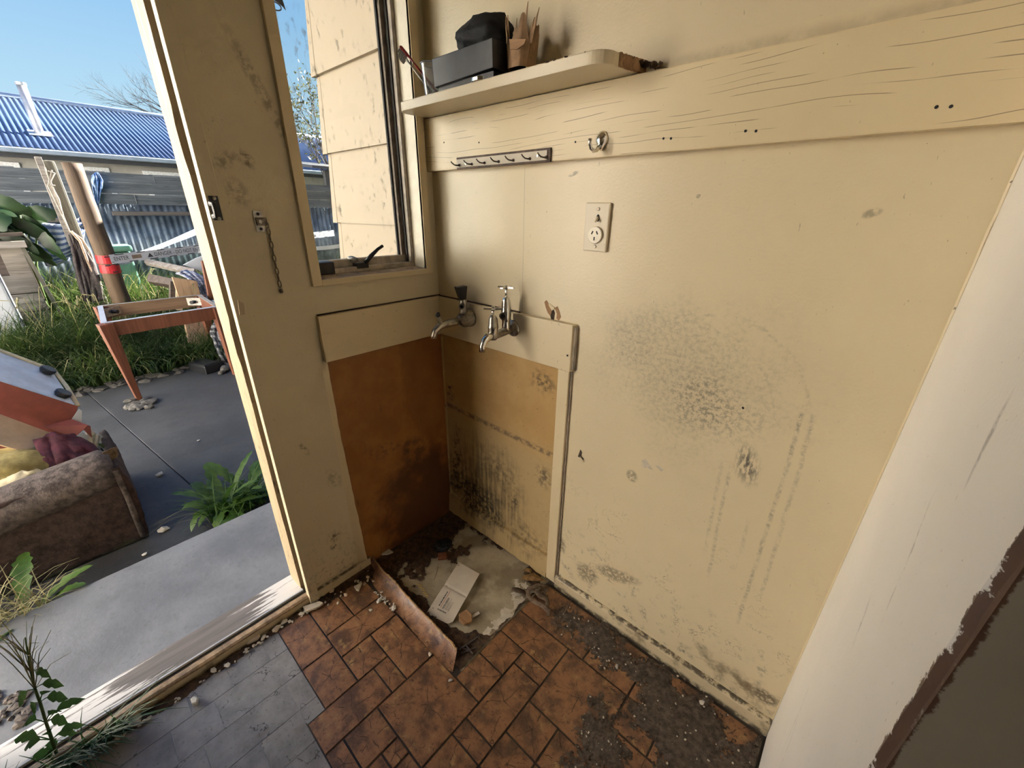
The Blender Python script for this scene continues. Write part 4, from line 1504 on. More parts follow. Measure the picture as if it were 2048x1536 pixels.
po = thing('black_pouch', (0.32, -0.06, 1.657), 'crumpled black fabric pouch on top of the dark tray', 'pouch')
m = MB().ico((0, 0, 0), 1.0, 4)
cpt = Vector((0.318, -0.060, 1.692))
for i, q in enumerate(m.v):
    d = q.copy()
    k = 1 + 0.16 * fbm(d.x * 1.6, d.y * 1.6, d.z * 1.6) + 0.05 * fbm(d.x * 5, d.y * 5, d.z * 5)
    q2 = Vector((d.x * 0.088, d.y * 0.050, d.z * 0.042)) * k
    q2.z = max(q2.z, -0.0345)
    m.v[i] = cpt + q2
m.build('pouch_body', 'pouch_black', po, smooth=True)
m = MB().ico(cpt + Vector((-0.050, 0.0, 0.033)), (0.018, 0.012, 0.005), 2, 0.25).build('dust_tuft', 'rope', po)

cb = thing('torn_cardboard', (0.44, -0.05, 1.60), 'torn brown cardboard tube end with ragged spikes behind the tray', 'cardboard')


def ctube(u, v_):
    a = -2.6 + u * 4.4
    r_ = 0.034 + 0.004 * fbm(u * 6, 1)
    topz = 1.665 + 0.030 * fbm(u * 11, 7.7) + 0.028 * max(0, math.sin(u * 23))
    return (0.442 + r_ * math.cos(a) * (0.85 + 0.35 * v_), -0.062 + r_ * math.sin(a), 1.605 + (topz - 1.605) * v_)


MB().grid(ctube, 48, 8).build('tube_wall', 'cardboard', cb, solid=0.002)
sp = MB()
for (dx, h_, lean) in ((-0.030, 1.712, -0.004), (0.014, 1.722, 0.012), (0.036, 1.704, 0.022), (0.026, 1.690, 0.02), (-0.010, 1.700, 0.004)):
    bx_ = 0.442 + dx
    sp.prism([(bx_ - 0.007, -0.080, 1.645), (bx_ + 0.007, -0.080, 1.645), (bx_ + lean + 0.001, -0.078, h_)], (0, 0.002, 0))
sp.build('ragged_spikes', 'cardboard', cb)
MB().prism([at(1018, 78, 1, -0.115), at(1052, 78, 1, -0.115), at(1048, 88, 1, -0.115), at(1035, 98, 1, -0.115), at(1020, 98, 1, -0.115)], (0, 0.003, 0)).build('folded_flap', 'bare_wood', cb)
MB().prism([at(1040, 100, 1, -0.06), at(1052, 88, 1, -0.06), at(1066, 108, 1, -0.06), at(1055, 112, 1, -0.06)], (0, 0.003, 0)).build('loose_flap', 'cardboard', cb)

# ---- key rack
kr = thing('key_rack', (0.33, -0.022, 1.429), 'painted seven hook key rack with rusty edges on the rail', 'key rack')
MB().box(0.155, 0.510, -0.0265, -0.022, 1.4125, 1.4450).build('back_plate', 'rust_edge', kr, bevel=0.0015)
paint('rack_face', (0.66, 0.58, 0.46, 1), grime=(0.10, 0.065, 0.05, 1), amount=1.0, rough=0.5, scale=2.0, off=9.0)
MB().box(0.1575, 0.500, -0.0285, -0.0262, 1.4175, 1.4395).build('face_plate', 'rack_face', kr, bevel=0.0008)
for (zx, zy) in ((300, 508), (430, 493), (560, 478), (705, 463), (855, 450), (1025, 430), (1190, 408)):
    q = at(860 + zx / 5.12, 230 + zy / 5.12, 1, -0.0285)
    q.z = 1.4235
    pts = [q, q + Vector((-0.002, -0.008, -0.0008)), q + Vector((-0.004, -0.016, 0.000)), q + Vector((-0.006, -0.0225, 0.004)), q + Vector((-0.007, -0.0265, 0.0085))]
    hk = MB().tube(pts, [0.0022, 0.0019, 0.0018, 0.0017, 0.0015], 7).build('hook', 'rust_edge', kr, smooth=True)
    MB().cyl(q + Vector((0, 0.001, 0)), q + Vector((0, -0.002, 0)), 0.0038, n=10).build('hook_collar', 'rust_edge', hk)
for (zx, zy) in ((368, 500), (1102, 420)):
    q = at(860 + zx / 5.12, 230 + zy / 5.12, 1, -0.0285)
    MB().cyl(q + Vector((0, 0.001, 0)), q + Vector((0, -0.0015, 0)), 0.0034, n=10).build('screw', 'steel', kr)

# ---- chrome robe hook
q = at(1204, 284, 1, -0.022)
rh = thing('robe_hook', q, 'small chrome robe hook on the cream rail', 'hook')
m = MB()
m.lathe(q + Vector((0, 0.001, 0.002)), (0, -1, 0), [(0, 0.015), (0.003, 0.0155), (0.008, 0.0125), (0.012, 0.007), (0.0135, 0.0)], 24)
for i, p in enumerate(m.v):
    p.z = q.z + (p.z - q.z) * (1.25 if p.z > q.z else 1.35)
    if p.z < q.z:
        p.x = q.x + (p.x - q.x) * max(0.35, 1 + (p.z - q.z) * 30)
m.build('rosette', 'chrome', rh, smooth=True)
pts = [q + Vector((0, -0.008, -0.008)), q + Vector((-0.002, -0.016, -0.017)), q + Vector((-0.004, -0.027, -0.020)), q + Vector((-0.006, -0.036, -0.015)), q + Vector((-0.007, -0.040, -0.005)), q + Vector((-0.007, -0.040, 0.003))]
MB().tube(pts, [0.0045, 0.0048, 0.0045, 0.004, 0.0038, 0.0042], 10).build('hook_arm', 'chrome', rh, smooth=True)
for s_ in (-1, 1):
    c_ = q + Vector((0.0065 * s_, -0.0085, 0.004))
    MB().ico(c_, (0.0028, 0.0025, 0.0042), 2).build('screw', 'tarnish', rh)

# ---- power point
so_ = thing('power_socket', (0.647, 0.0, 1.262), 'old cream power point with one switch and a round outlet', 'power socket')
pp = [(0.6135, 1.2055), (0.6805, 1.2045), (0.6815, 1.3185), (0.6125, 1.3190)]
MB().prism([(x, 0.0, z) for x, z in pp], (0, -0.008, 0)).build('cover_plate', 'socket_paint', so_, bevel=0.003)
q = at(1191, 470, 1, -0.008)
out = MB().lathe(q, (0, -1, 0), [(0, 0.0205), (0.004, 0.0205), (0.0052, 0.0192), (0.0052, 0)], 32).build('outlet_disc', 'ivory', so_)
for (dx, dz, rot) in ((-0.0068, 0.0055, -0.5), (0.0068, 0.0055, 0.5), (0.0, -0.0085, 0.0)):
    ca, sa = math.cos(rot), math.sin(rot)
    w, h_ = 0.0016, 0.0042
    pts = [q + Vector((dx + a * ca - c_ * sa, -0.0053, dz + a * sa + c_ * ca)) for a, c_ in ((-w, -h_), (w, -h_), (w, h_), (-w, h_))]
    MB().prism(pts, (0, -0.0004, 0)).build('pin_slot', 'slot_black', out)
q = at(1196, 436, 1, -0.008)
m = MB()
m.prism([q + Vector((0.0045 * math.cos(t * math.pi / 6), 0, 0.0085 * math.sin(t * math.pi / 6))) for t in range(12)], (0, -0.0006, 0))
sw = m.build('switch_slot', 'slot_black', so_)
MB().tube([q + Vector((0, 0, 0.001)), q + Vector((0, -0.006, -0.003)), q + Vector((0, -0.011, -0.008))], [0.0035, 0.0036, 0.0028], 10).build('switch_toggle', 'socket_paint', sw, smooth=True)
for (px, py) in ((1197, 418), (1190, 493)):
    q = at(px, py, 1, -0.008)
    MB().lathe(q, (0, -1, 0), [(0, 0.0042), (0.0016, 0.0042), (0.0026, 0.003), (0.0026, 0)], 14).build('screw', 'socket_paint', so_)


# ---- taps
def cross_handle(c, r, parent, n_arm=4, rot=0.3):
    c = Vector(c)
    m = MB()
    for k in range(n_arm):
        a = rot + k * 2 * math.pi / n_arm
        d = Vector((math.cos(a), math.sin(a), 0))
        p = Vector((-d.y, d.x, 0))
        m.hexa([c + d * 0.004 - p * 0.003 + Vector((0, 0, -0.003)), c + d * r - p * 0.0055 + Vector((0, 0, -0.0015)), c + d * r + p * 0.0055 + Vector((0, 0, -0.0015)), c + d * 0.004 + p * 0.003 + Vector((0, 0, -0.003)),
                c + d * 0.004 - p * 0.003 + Vector((0, 0, 0.003)), c + d * r - p * 0.0055 + Vector((0, 0, 0.003)), c + d * r + p * 0.0055 + Vector((0, 0, 0.003)), c + d * 0.004 + p * 0.003 + Vector((0, 0, 0.003))])
    h_ = m.build('cross_handle', 'chrome', parent, bevel=0.001)
    MB().lathe(c + Vector((0, 0, -0.004)), (0, 0, 1), [(0, 0.005), (0.007, 0.0055), (0.0095, 0.003), (0.0095, 0)], 12).build('boss', 'tarnish', h_, smooth=True)
    return h_


def nozzle(c, d, r, L, parent):
    c, d = Vector(c), Vector(d).normalized()
    n_ = MB().lathe(c, d, [(0, r * 0.8), (L * 0.6, r * 0.9), (L * 0.65, r), (L, r), (L, r * 0.62), (L * 0.7, r * 0.6), (L * 0.7, 0)], 16).build('hose_outlet', 'dull_chrome', parent)
    MB().lathe(c + d * (L * 0.72), d, [(0, r * 0.6), (0.0006, r * 0.6), (0.0006, 0)], 14).build('outlet_bore', 'slot_black', n_)


X1, Z1 = 0.185, 0.957
t1 = thing('wall_tap', (X1, -0.018, Z1), 'tarnished wall tap with a black flared knob nearest the corner', 'tap', 'wall taps on the splashboard')
MB().lathe((X1, -0.0178, Z1), (0, -1, 0), [(0, 0.031), (0.006, 0.031), (0.008, 0.0295), (0.030, 0.0285), (0.036, 0.024), (0.046, 0.017), (0.056, 0.0135), (0.056, 0)], 24).build('body', 'tarnish', t1, smooth=True)
MB().tube([(X1, -0.062, Z1 - 0.002), (X1, -0.10, Z1 - 0.003), (X1, -0.135, Z1 - 0.003), (X1, -0.156, Z1 - 0.007), (X1, -0.171, Z1 - 0.018), (X1, -0.178, Z1 - 0.032), (X1, -0.179, Z1 - 0.040)],
          [0.0130, 0.0128, 0.0125, 0.0120, 0.0112, 0.0100, 0.0100], 14).build('spout', 'dull_chrome', t1, smooth=True)
MB().tube([(X1, -0.147, Z1), (X1, -0.151, Z1 + 0.018), (X1, -0.154, Z1 + 0.026)], [0.008, 0.0062, 0.006], 10).build('diverter_stub', 'dull_chrome', t1, smooth=True)
MB().ico((X1, -0.156, Z1 + 0.033), (0.008, 0.008, 0.009), 2, 0.12).build('diverter_cap', 'black_metal', t1)
MB().lathe((X1, -0.046, Z1 + 0.018), (0, 0, 1), [(0, 0.0160), (0.012, 0.0140), (0.022, 0.0115), (0.038, 0.0135), (0.046, 0.011), (0.052, 0.007), (0.052, 0)], 18).build('bonnet', 'dull_chrome', t1, smooth=True)
m = MB()
k0, k1 = Vector((X1 - 0.002, -0.048, Z1 + 0.066)), Vector((X1 - 0.006, -0.050, Z1 + 0.110))
m.bar(k0, k1, 0.021, 0.021, (0.4, 1, 0), 0.036, 0.036)
m.build('knob', 'knob_plastic', t1, bevel=0.003)
nozzle((X1 + 0.004, -0.054, Z1 + 0.048), (0.55, -0.75, -0.08), 0.0100, 0.016, t1)

X2, Z2 = 0.384, 0.957
t2 = thing('wall_tap', (X2, -0.018, Z2), 'chrome double tap with two cross handles beside the corner tap', 'tap', 'wall taps on the splashboard')
MB().lathe((X2, -0.0178, Z2), (0, -1, 0), [(0, 0.027), (0.002, 0.027), (0.006, 0.022), (0.011, 0.013), (0.011, 0)], 24).build('flange', 'dull_chrome', t2, smooth=True)
MB().tube([(X2, -0.024, Z2), (X2, -0.05, Z2 - 0.003), (X2, -0.09, Z2 - 0.006), (X2, -0.112, Z2 - 0.004)], [0.0125, 0.0125, 0.0125, 0.0125], 14).build('arm', 'tarnish', t2, smooth=True)
MB().lathe((X2, -0.050, Z2 - 0.004), (0, 0, 1), [(0, 0.0115), (0.018, 0.013), (0.034, 0.0125), (0.036, 0.014), (0.060, 0.0148), (0.064, 0.0155), (0.068, 0.0145), (0.094, 0.0130), (0.104, 0.009), (0.108, 0.004), (0.108, 0)], 20).build('rear_bonnet', 'chrome', t2, smooth=True)
MB().cyl((X2, -0.050, Z2 + 0.102), (X2, -0.050, Z2 + 0.130), 0.0042, n=12).build('rear_stem', 'chrome', t2, smooth=True)
cross_handle((X2, -0.050, Z2 + 0.131), 0.027, t2, rot=0.2)
nozzle((X2 + 0.002, -0.062, Z2 + 0.050), (0.5, -0.85, -0.02), 0.0115, 0.016, t2)
MB().lathe((X2, -0.108, Z2 - 0.018), (0, 0, 1), [(0, 0.010), (0.006, 0.0145), (0.022, 0.0155), (0.034, 0.0150), (0.036, 0.0160), (0.042, 0.0160), (0.044, 0.0145), (0.064, 0.0130), (0.074, 0.008), (0.076, 0.004), (0.076, 0)], 20).build('front_bonnet', 'dull_chrome', t2, smooth=True)
MB().cyl((X2, -0.108, Z2 + 0.056), (X2, -0.108, Z2 + 0.074), 0.0042, n=12).build('front_stem', 'chrome', t2, smooth=True)
cross_handle((X2, -0.108, Z2 + 0.076), 0.027, t2, rot=0.75)
MB().tube([(X2, -0.112, Z2 - 0.003), (X2, -0.130, Z2 - 0.006), (X2, -0.144, Z2 - 0.014), (X2, -0.153, Z2 - 0.028), (X2, -0.156, Z2 - 0.046)], [0.0125, 0.0115, 0.0105, 0.0095, 0.009], 14).build('spout', 'chrome', t2, smooth=True)

# ---- security chain on the left wall
dc = thing('door_chain', (0.0, -0.557, 1.267), 'old door chain hanging from its bracket on the left wall', 'door chain')
MB().box(0.0, 0.0025, -0.568, -0.546, 1.242, 1.292).build('bracket_plate', 'steel', dc, bevel=0.0008)
MB().box(0.0025, 0.009, -0.566, -0.541, 1.257, 1.276).build('bracket_hump', 'chain_metal', dc, bevel=0.002)
for z in (1.284, 1.249):
    MB().cyl((0.0, -0.557, z), (0.0038, -0.557, z), 0.0036, n=12).build('screw', 'slot_black', dc)
MB().cyl((0.008, -0.557, 1.2665), (0.0098, -0.557, 1.2665), 0.0042, n=12).build('rivet', 'steel', dc)
chain = MB().tube([(0.006, -0.545, 1.266), (0.012, -0.541, 1.262), (0.011, -0.541, 1.250), (0.006, -0.545, 1.247)], 0.0017, 6).build('bail', 'steel', dc)
for k in range(9):
    zc, yc = 1.243 - k * 0.0165, -0.5425 + 0.0 * k
    pts = []
    for t in range(13):
        a = t * 2 * math.pi / 12
        r1_, r2_ = 0.0038, 0.0098
        u_, w_ = r1_ * math.cos(a), r2_ * math.sin(a)
        pts.append((0.0075 + (u_ if k % 2 else 0), yc + (0 if k % 2 else u_), zc + w_))
    MB().tube(pts, 0.00135, 6, caps=False).build('link', 'chain_metal', dc, smooth=True)
MB().lathe((0.0075, -0.5425, 1.098), (0, 0, -1), [(0, 0.002), (0.003, 0.0045), (0.009, 0.0048), (0.011, 0.003), (0.011, 0)], 12).build('end_stud', 'chain_metal', dc, smooth=True)

ks = thing('latch_keep', (0.015, -0.645, 1.295), 'black latch keep screwed to the door architrave', 'latch')
MB().box(0.0148, 0.0165, -0.657, -0.638, 1.270, 1.322).build('keep_plate', 'black_metal', ks, bevel=0.0006)
MB().tube([(0.016, -0.657, 1.306), (0.030, -0.655, 1.304), (0.032, -0.655, 1.290), (0.030, -0.655, 1.280), (0.016, -0.657, 1.278)], 0.004, 8, flat=1.6).build('keep_loop', 'black_metal', ks)
for z in (1.317, 1.2735):
    MB().lathe((0.0165, -0.646, z), (1, 0, 0), [(0, 0.0042), (0.002, 0.0036), (0.003, 0)], 12).build('screw', 'steel', ks)

# ---- folded leaflet on the floor
P_bl, P_br, P_tl, P_tr = (at(856.5, 1221, 2, 0.004), at(905.5, 1245, 2, 0.004), at(917.4, 1124, 2, 0.006), at(959, 1149, 2, 0.006))
lf = thing('folded_leaflet', (P_bl + P_tr) / 2 - Vector((0, 0, 0.01)), 'white folded letter with a printed barcode on the bare floor', 'leaflet')


def pap(u, v_, dz=0.0):
    p = (P_bl.lerp(P_br, u)).lerp(P_tl.lerp(P_tr, u), v_)
    p.z = 0.0045 + 0.004 * math.sin(math.pi * v_) * 0.4 + 0.003 * abs(v_ - 0.5) - 0.0025 * math.exp(-((v_ - 0.5) / 0.03) ** 2) + 0.0035 * u * v_ + dz
    return p


MB().grid(lambda u, v_: pap(u, v_), 8, 24).build('top_sheet', 'paper', lf, solid=0.0004)
dsh = (P_bl - P_tl).normalized() * 0.006
for k in range(3):
    MB().grid(lambda u, v_: pap(u * (0.96 - 0.04 * k), v_ * (0.98 - .03 * k), -0.0012 * (k + 1)) + dsh * (k + 1) * (0.6 if v_ < 0.3 else 0.1), 4, 8).build('inner_sheet', 'paper', lf, solid=0.0004)


def print_bar(m, u0, u1, v0, v1, dz=0.0006):
    m.add([pap(u0, v0, dz), pap(u1, v0, dz), pap(u1, v1, dz), pap(u0, v1, dz)], [(0, 1, 2, 3)])


m = MB()
v_ = 0.136
for L in (0.028, 0.012, 0.034, 0.022, 0.05, 0.03, 0.02, 0.025):
    print_bar(m, 0.245, 0.285, v_, v_ + L)
    v_ += L + 0.008
m.build('heading_print', 'ink', lf)
m = MB()
print_bar(m, 0.335, 0.350, 0.12, 0.45)
m.build('rule_print', 'ink_red', lf)
m = MB()
v_ = 0.12
while v_ < 0.33:
    L = rnd.choice((0.003, 0.005, 0.008))
    print_bar(m, 0.405, 0.475, v_, v_ + L)
    v_ += L + rnd.choice((0.003, 0.005))
u_ = 0.27
while u_ < 0.63:
    L = rnd.choice((0.008, 0.012, 0.018))
    print_bar(m, u_, u_ + L, 0.070, 0.090)
    u_ += L + rnd.choice((0.006, 0.01))
m.build('barcode_print', 'ink', lf)
m = MB()
for k, (u0, L) in enumerate(((0.50, 0.16), (0.525, 0.12), (0.55, 0.19), (0.575, 0.14), (0.62, 0.17), (0.645, 0.10), (0.67, 0.15))):
    v_ = 0.13
    while v_ < 0.13 + L:
        l_ = rnd.uniform(0.012, 0.03)
        print_bar(m, u0, u0 + 0.009, v_, v_ + l_)
        v_ += l_ + 0.007
m.build('address_print', 'ink', lf)
for (u0, v0) in ((0.08, 0.94), (0.10, 0.50), (0.12, 0.06)):
    m = MB()
    q = pap(u0, v0, 0.0007)
    m.cyl(q, q + Vector((0, 0, 0.0004)), 0.0018, n=8)
    m.build('punch_mark', 'ink', lf)


# ---- loose bits on the floor
def chip(name, p, r, mat, label, cat, group=None, sub=1, flat=0.55, jit=0.28, z=None):
    p = Vector(p)
    o_ = MB().ico((p.x, p.y, p.z + r * flat * 0.75), (r * 1.25, r * 0.85, r * flat), sub, jit).build(name, mat, origin=(p.x, p.y, p.z))
    tag(o_, label, cat, group)
    return o_


def plate(name, pts, t, mat, label, cat, group=None):
    o_ = MB().prism(pts, (0, 0, t)).build(name, mat, origin=pts[0], bevel=t * 0.2, seg=1)
    tag(o_, label, cat, group)
    return o_


def zpoly(cx, cy, z, pts):
    c = at(cx, cy, 2, z)
    q = [at(x, y, 2, z) for x, y in pts]
    return q


plate('plaster_flake', zpoly(0, 0, 0.004, [(606, 1216), (640, 1205), (648, 1209), (640, 1216), (612, 1227)]), 0.010, 'plaster', 'long cream plaster flake beside the end of the door sill', 'flake')
plate('plaster_flake', zpoly(0, 0, 0.003, [(708, 1175), (725, 1167), (718, 1184), (713, 1182)]), 0.008, 'plaster', 'triangular cream flake near the left skirting', 'flake')
plate('plaster_flake', zpoly(0, 0, 0.004, [(488, 1287), (512, 1272), (522, 1272), (516, 1281), (496, 1291)]), 0.012, 'plaster', 'broad plaster flake halfway along the door sill', 'flake')
plate('plaster_flake', zpoly(0, 0, 0.003, [(383, 1402), (392, 1396), (399, 1400), (397, 1411), (386, 1414)]), 0.014, 'white_plaster', 'square white plaster lump alone on the grey floor', 'flake')
plate('plaster_flake', zpoly(0, 0, 0.003, [(266, 1442), (277, 1428), (285, 1432), (281, 1447), (270, 1450)]), 0.010, 'plaster', 'tan flake in the dirt near the sow thistle', 'flake')
plate('plaster_flake', zpoly(0, 0, 0.003, [(140, 1522), (178, 1502), (200, 1498), (192, 1510), (160, 1530)]), 0.008, 'plaster', 'pale flat flake in the grass at the foot of the sill', 'flake')
plate('paint_flake', zpoly(0, 0, 0.006, [(762, 1105), (772, 1095), (787, 1105), (776, 1110), (764, 1111)]), 0.004, 'plaster', 'cream paint flake in the dark soil behind the curled flap', 'flake')
for (px, py, r, lab) in ((663, 1184, 0.012, 'rounded plaster crumb below the left skirting'), (554, 1259, 0.012, 'tan plaster crumb at the middle of the sill line'),
                         (569, 1246, 0.012, 'upright pale crumb in the sill debris near the door jamb'), (742, 1221, 0.006, 'round crumb alone on the brown vinyl near the flap'),
                         (860, 1309, 0.007, 'pale pebble on the brown vinyl below the curled flap'), (901, 1362, 0.006, 'white crumb on the vinyl below the corner of the flap'),
                         (1403, 1406, 0.008, 'white paint crumb in the dark grit by the skirting'), (1233, 1334, 0.006, 'small white crumb at the edge of the grit'),
                         (759, 1203, 0.010, 'largest white crumb beside the foot of the curled flap'), (788, 1217, 0.009, 'jagged white crumb low on the curled flap line')):
    chip('plaster_crumb', at(px, py, 2, 0.0005), r, 'white_plaster' if 'white' in lab else 'plaster', lab, 'crumb')
r3 = random.Random(5)
for k in range(64):
    y = -1.40 + 0.76 * r3.random()
    chip('plaster_bit', (0.020 + 0.018 * r3.random(), y, 0.004), r3.choice((0.003, 0.004, 0.005, 0.006, 0.009)), 'plaster', 'small tan plaster bit in the dirt line inside the door sill', 'crumb', 'plaster bits along the door sill')
for k in range(22):
    y = -0.63 + 0.20 * r3.random()
    chip('skirting_bit', (0.03 + 0.06 * r3.random(), y, 0.003), r3.uniform(0.003, 0.007), 'plaster', 'small pale plaster bit on the dirt below the left skirting', 'crumb', 'plaster bits below the left skirting')
for k in range(26):
    t = r3.random()
    p = at(748 + 42 * t, 1178 + 42 * t, 2, 0.001)
    chip('flap_bit', (p.x + r3.uniform(-.012, .012), p.y + r3.uniform(-.010, .012), 0.001), r3.uniform(0.002, 0.005), 'white_plaster', 'tiny white crumb scattered along the foot of the vinyl flap', 'crumb', 'crumbs along the vinyl flap')
m = MB()
for k in range(420):
    x, y = r3.uniform(0.68, 1.30), r3.uniform(-0.45, -0.02)
    if h_grit(x, y) > 0:
        r_ = r3.choice((0.0010, 0.0014, 0.0018, 0.0030))
        m.ico((x, y, 0.003), (r_, r_ * 1.2, r_), 1, 0.3, r3)
o = m.build('grit_crumbs', 'plaster')
tag(o, 'pale specks mixed into the dark floor grit', 'crumbs', None, 'stuff')
m = MB()
for k in range(520):
    x, y = r3.uniform(0.0, 0.56), r3.uniform(-0.43, -0.01)
    hh = h_corner(x, y)
    if hh > 0:
        r_ = r3.choice((0.0012, 0.0018, 0.003))
        m.ico((x, y, ZF + hh + 0.002), (r_ * r3.uniform(.7, 2), r_, r_ * 0.7), 1, 0.3, r3)
o = m.build('soil_crumbs', 'rag_brown')
tag(o, 'brown crumbs on the soil in the bare corner', 'crumbs', None, 'stuff')

# dead rag, leaves, twigs and scraps
rg = thing('withered_rag', tuple(at(1080, 1190, 2, 0.0)), 'withered brown twisted rag at the foot of the cover strip', 'rag')


def fl(pts, r, mat, name, n=7, flat=0.45):
    MB().tube([at(x, y, 2, z) for x, y, z in pts], r, n, flat=flat).build(name, mat, rg, smooth=True)


fl([(1098, 1172, .012), (1078, 1170, .02), (1058, 1178, .018), (1055, 1190, .012), (1066, 1202, .010), (1084, 1210, .010), (1098, 1222, .008), (1096, 1232, .006)], [.006, .009, .010, .008, .008, .008, .010, .006], 'rag_brown', 'long_twist')
fl([(1070, 1180, .02), (1080, 1192, .022), (1092, 1196, .018), (1096, 1206, .012), (1090, 1216, .008)], [.006, .010, .011, .009, .006], 'rag_brown', 'short_twist')
fl([(1094, 1178, .016), (1086, 1186, .024), (1076, 1184, .022), (1084, 1174, .02)], [.005, .008, .008, .005], 'rag_brown', 'inner_curl')
fl([(1024, 1178, .006), (1034, 1180, .008), (1046, 1184, .008), (1052, 1192, .006)], [.006, .011, .010, .006], 'rot_wood', 'dark_tip')


def leaf_sheet(name, pts, label, cat, mat, h_=0.012):
    q = [at(x, y, 2, z) for x, y, z in pts]
    c = sum(q, Vector()) / len(q) + Vector((0, 0, h_))
    m_ = MB()
    m_.add(q + [c], [(i, (i + 1) % len(q), len(q)) for i in range(len(q))])
    o_ = m_.build(name, mat, origin=tuple(q[0]), solid=0.001)
    tag(o_, label, cat)


leaf_sheet('dry_leaf', [(1041, 1157, .006), (1050, 1150, .010), (1068, 1146, .014), (1092, 1162, .010), (1072, 1162, .006), (1055, 1161, .004)], 'curled orange brown dead leaf beside the cover strip', 'leaf', 'leaf_dry')
leaf_sheet('dry_leaf', [(1046, 1142, .004), (1052, 1136, .008), (1064, 1138, .008), (1062, 1146, .006)], 'small brown dead leaf behind the curled one', 'leaf', 'leaf_dry')
for (a, c, lab, r_) in (((1126, 1230), (1143, 1198), 'thin pale twig on the vinyl by the skirting', 0.0022), ((876, 1133), (868, 1160), 'thin dark root lying on the bare concrete', 0.0012)):
    o = MB().tube([at(a[0], a[1], 2, 0.002), at((a[0] + c[0]) / 2 + 1, (a[1] + c[1]) / 2, 2, 0.004), at(c[0], c[1], 2, 0.002)], [r_, r_, r_ * 0.6], 6).build('twig', 'twig', origin=tuple(at(a[0], a[1], 2, 0.0)))
    tag(o, lab, 'twig')
for k, (a, c) in enumerate((((918, 1300), (958, 1272)), ((922, 1306), (952, 1296)), ((932, 1290), (946, 1308)), ((916, 1292), (942, 1302)))):
    o = MB().tube([at(a[0], a[1], 2, 0.004), at(c[0], c[1], 2, 0.006)], [0.0028, 0.0020], 7).build('rusty_nail', 'nail', origin=tuple(at(a[0], a[1], 2, 0.0)))
    tag(o, 'rusty grey nail in the dirt behind the flap corner', 'nail', 'nails behind the flap corner')
plate('brick_bit', zpoly(0, 0, 0.004, [(876, 1110), (894, 1108), (894, 1120), (876, 1122)]), 0.014, 'brick_red', 'small square brick fragment in the soil above the letter', 'fragment')
plate('bark_scrap', zpoly(0, 0, 0.002, [(918, 1230), (934, 1222), (944, 1232), (944, 1246), (928, 1253), (918, 1244)]), 0.010, 'bare_wood', 'brown bark scrap beside the lower edge of the letter', 'scrap')
plate('paper_scrap', zpoly(0, 0, 0.002, [(944, 1232), (957, 1223), (960, 1228), (946, 1236)]), 0.002, 'paper', 'thin white paper scrap next to the bark', 'scrap')
m = MB()
for k in range(5):
    p = at(833 + k * 4.2, 1168 + k * 5.5, 2, 0.004)
    q = at(845 + k * 3.0, 1172 + k * 5.0, 2, 0.012)
    m.tube([p, q], 0.0016, 5)
o = m.build('plastic_clip', 'yellow_plastic', origin=tuple(at(840, 1178, 2, 0.0)))
tag(o, 'small yellow plastic comb scrap beside the letter', 'scrap')
o = MB().ico(at(886, 1090, 2, 0.02), (0.038, 0.030, 0.020), 3, 0.10).build('black_lump', 'pouch_black', origin=tuple(at(886, 1092, 2, 0.0)))
tag(o, 'lump of black plastic in the dark soil', 'lump')
o = MB().tube([at(964, 1086, 2, 0.004), at(970, 1081, 2, 0.008), at(976, 1085, 2, 0.004), at(974, 1089, 2, 0.003)], 0.0022, 6).build('wire_loop', 'steel', origin=tuple(at(968, 1086, 2, 0.0)))
tag(o, 'tiny bent wire loop on the pale concrete', 'wire')

# ---- unseen fill lamp added on the ceiling
cl = thing('fill_lamp', (2.3, -1.9, 2.42), 'round unseen fill lamp added on the ceiling', 'light')
MB().lathe((2.3, -1.9, 2.42), (0, 0, -1), [(0, 0.16), (0.02, 0.16), (0.03, 0.15), (0.03, 0)], 28).build('fill_lamp_base', 'fill_lamp_metal', cl)
la = bpy.data.lights.new('fill_bulb', 'AREA')
la.shape = 'DISK'
la.size = 0.30
la.energy = 1.6  # weak fill, the lamp is added to lift the interior
la.color = (1.0, 0.86, 0.66)
lo = bpy.data.objects.new('fill_bulb', la)
COL.objects.link(lo)
lo.parent = cl
lo.location = (0, 0, -0.04)

# ================================================================== OUTSIDE
YZ = -0.20
struct('ground', MB().box(-40, -3.82, -14, 14, -0.5, YZ - 0.02), 'moss_ground', label='mossy ground under the long grass')
struct('pavement_step', MB().box(-0.765, -0.165, -2.6, 0.03, -0.4, -0.05), 'step_concrete', label='grey concrete doorstep slab outside the sill', bevel=0.008)
jl = lambda x: -0.925 + (x + 3.0) * 0.122           # the joint between the two yard slabs
b = MB()
b.prism([(-0.765, jl(-0.765) + 0.0025, -0.4), (-0.765, 3.0, -0.4), (-3.82, 3.0, -0.4), (-3.82, jl(-3.82) + 0.0025, -0.4)][::-1], (0, 0, 0.4 + YZ))
yard = struct('pavement_yard', b, 'yard_concrete', label='dark speckled concrete yard slab beside the steps', bevel=0.002)
b = MB()
b.prism([(-0.765, jl(-0.765) - 0.0025, -0.4), (-3.82, jl(-3.82) - 0.0025, -0.4), (-3.82, -5.0, -0.4), (-0.765, -5.0, -0.4)][::-1], (0, 0, 0.4 + YZ - 0.004))
struct('pavement_path', b, 'yard_concrete', label='smooth dark concrete path slab under the armchair', bevel=0.002)
MB().box(-3.9, -0.7, -1.2, -0.4, -0.4, YZ - 0.03).build('joint_base', 'soil', yard)
kb = MB()
for k in range(70):
    y = -1.15 + 1.5 * rnd.random()
    kb.ico((-3.78 + rnd.uniform(-.10, .12), y, YZ + 0.002), (rnd.uniform(.02, .06), rnd.uniform(.02, .07), 0.016), 1, 0.3)
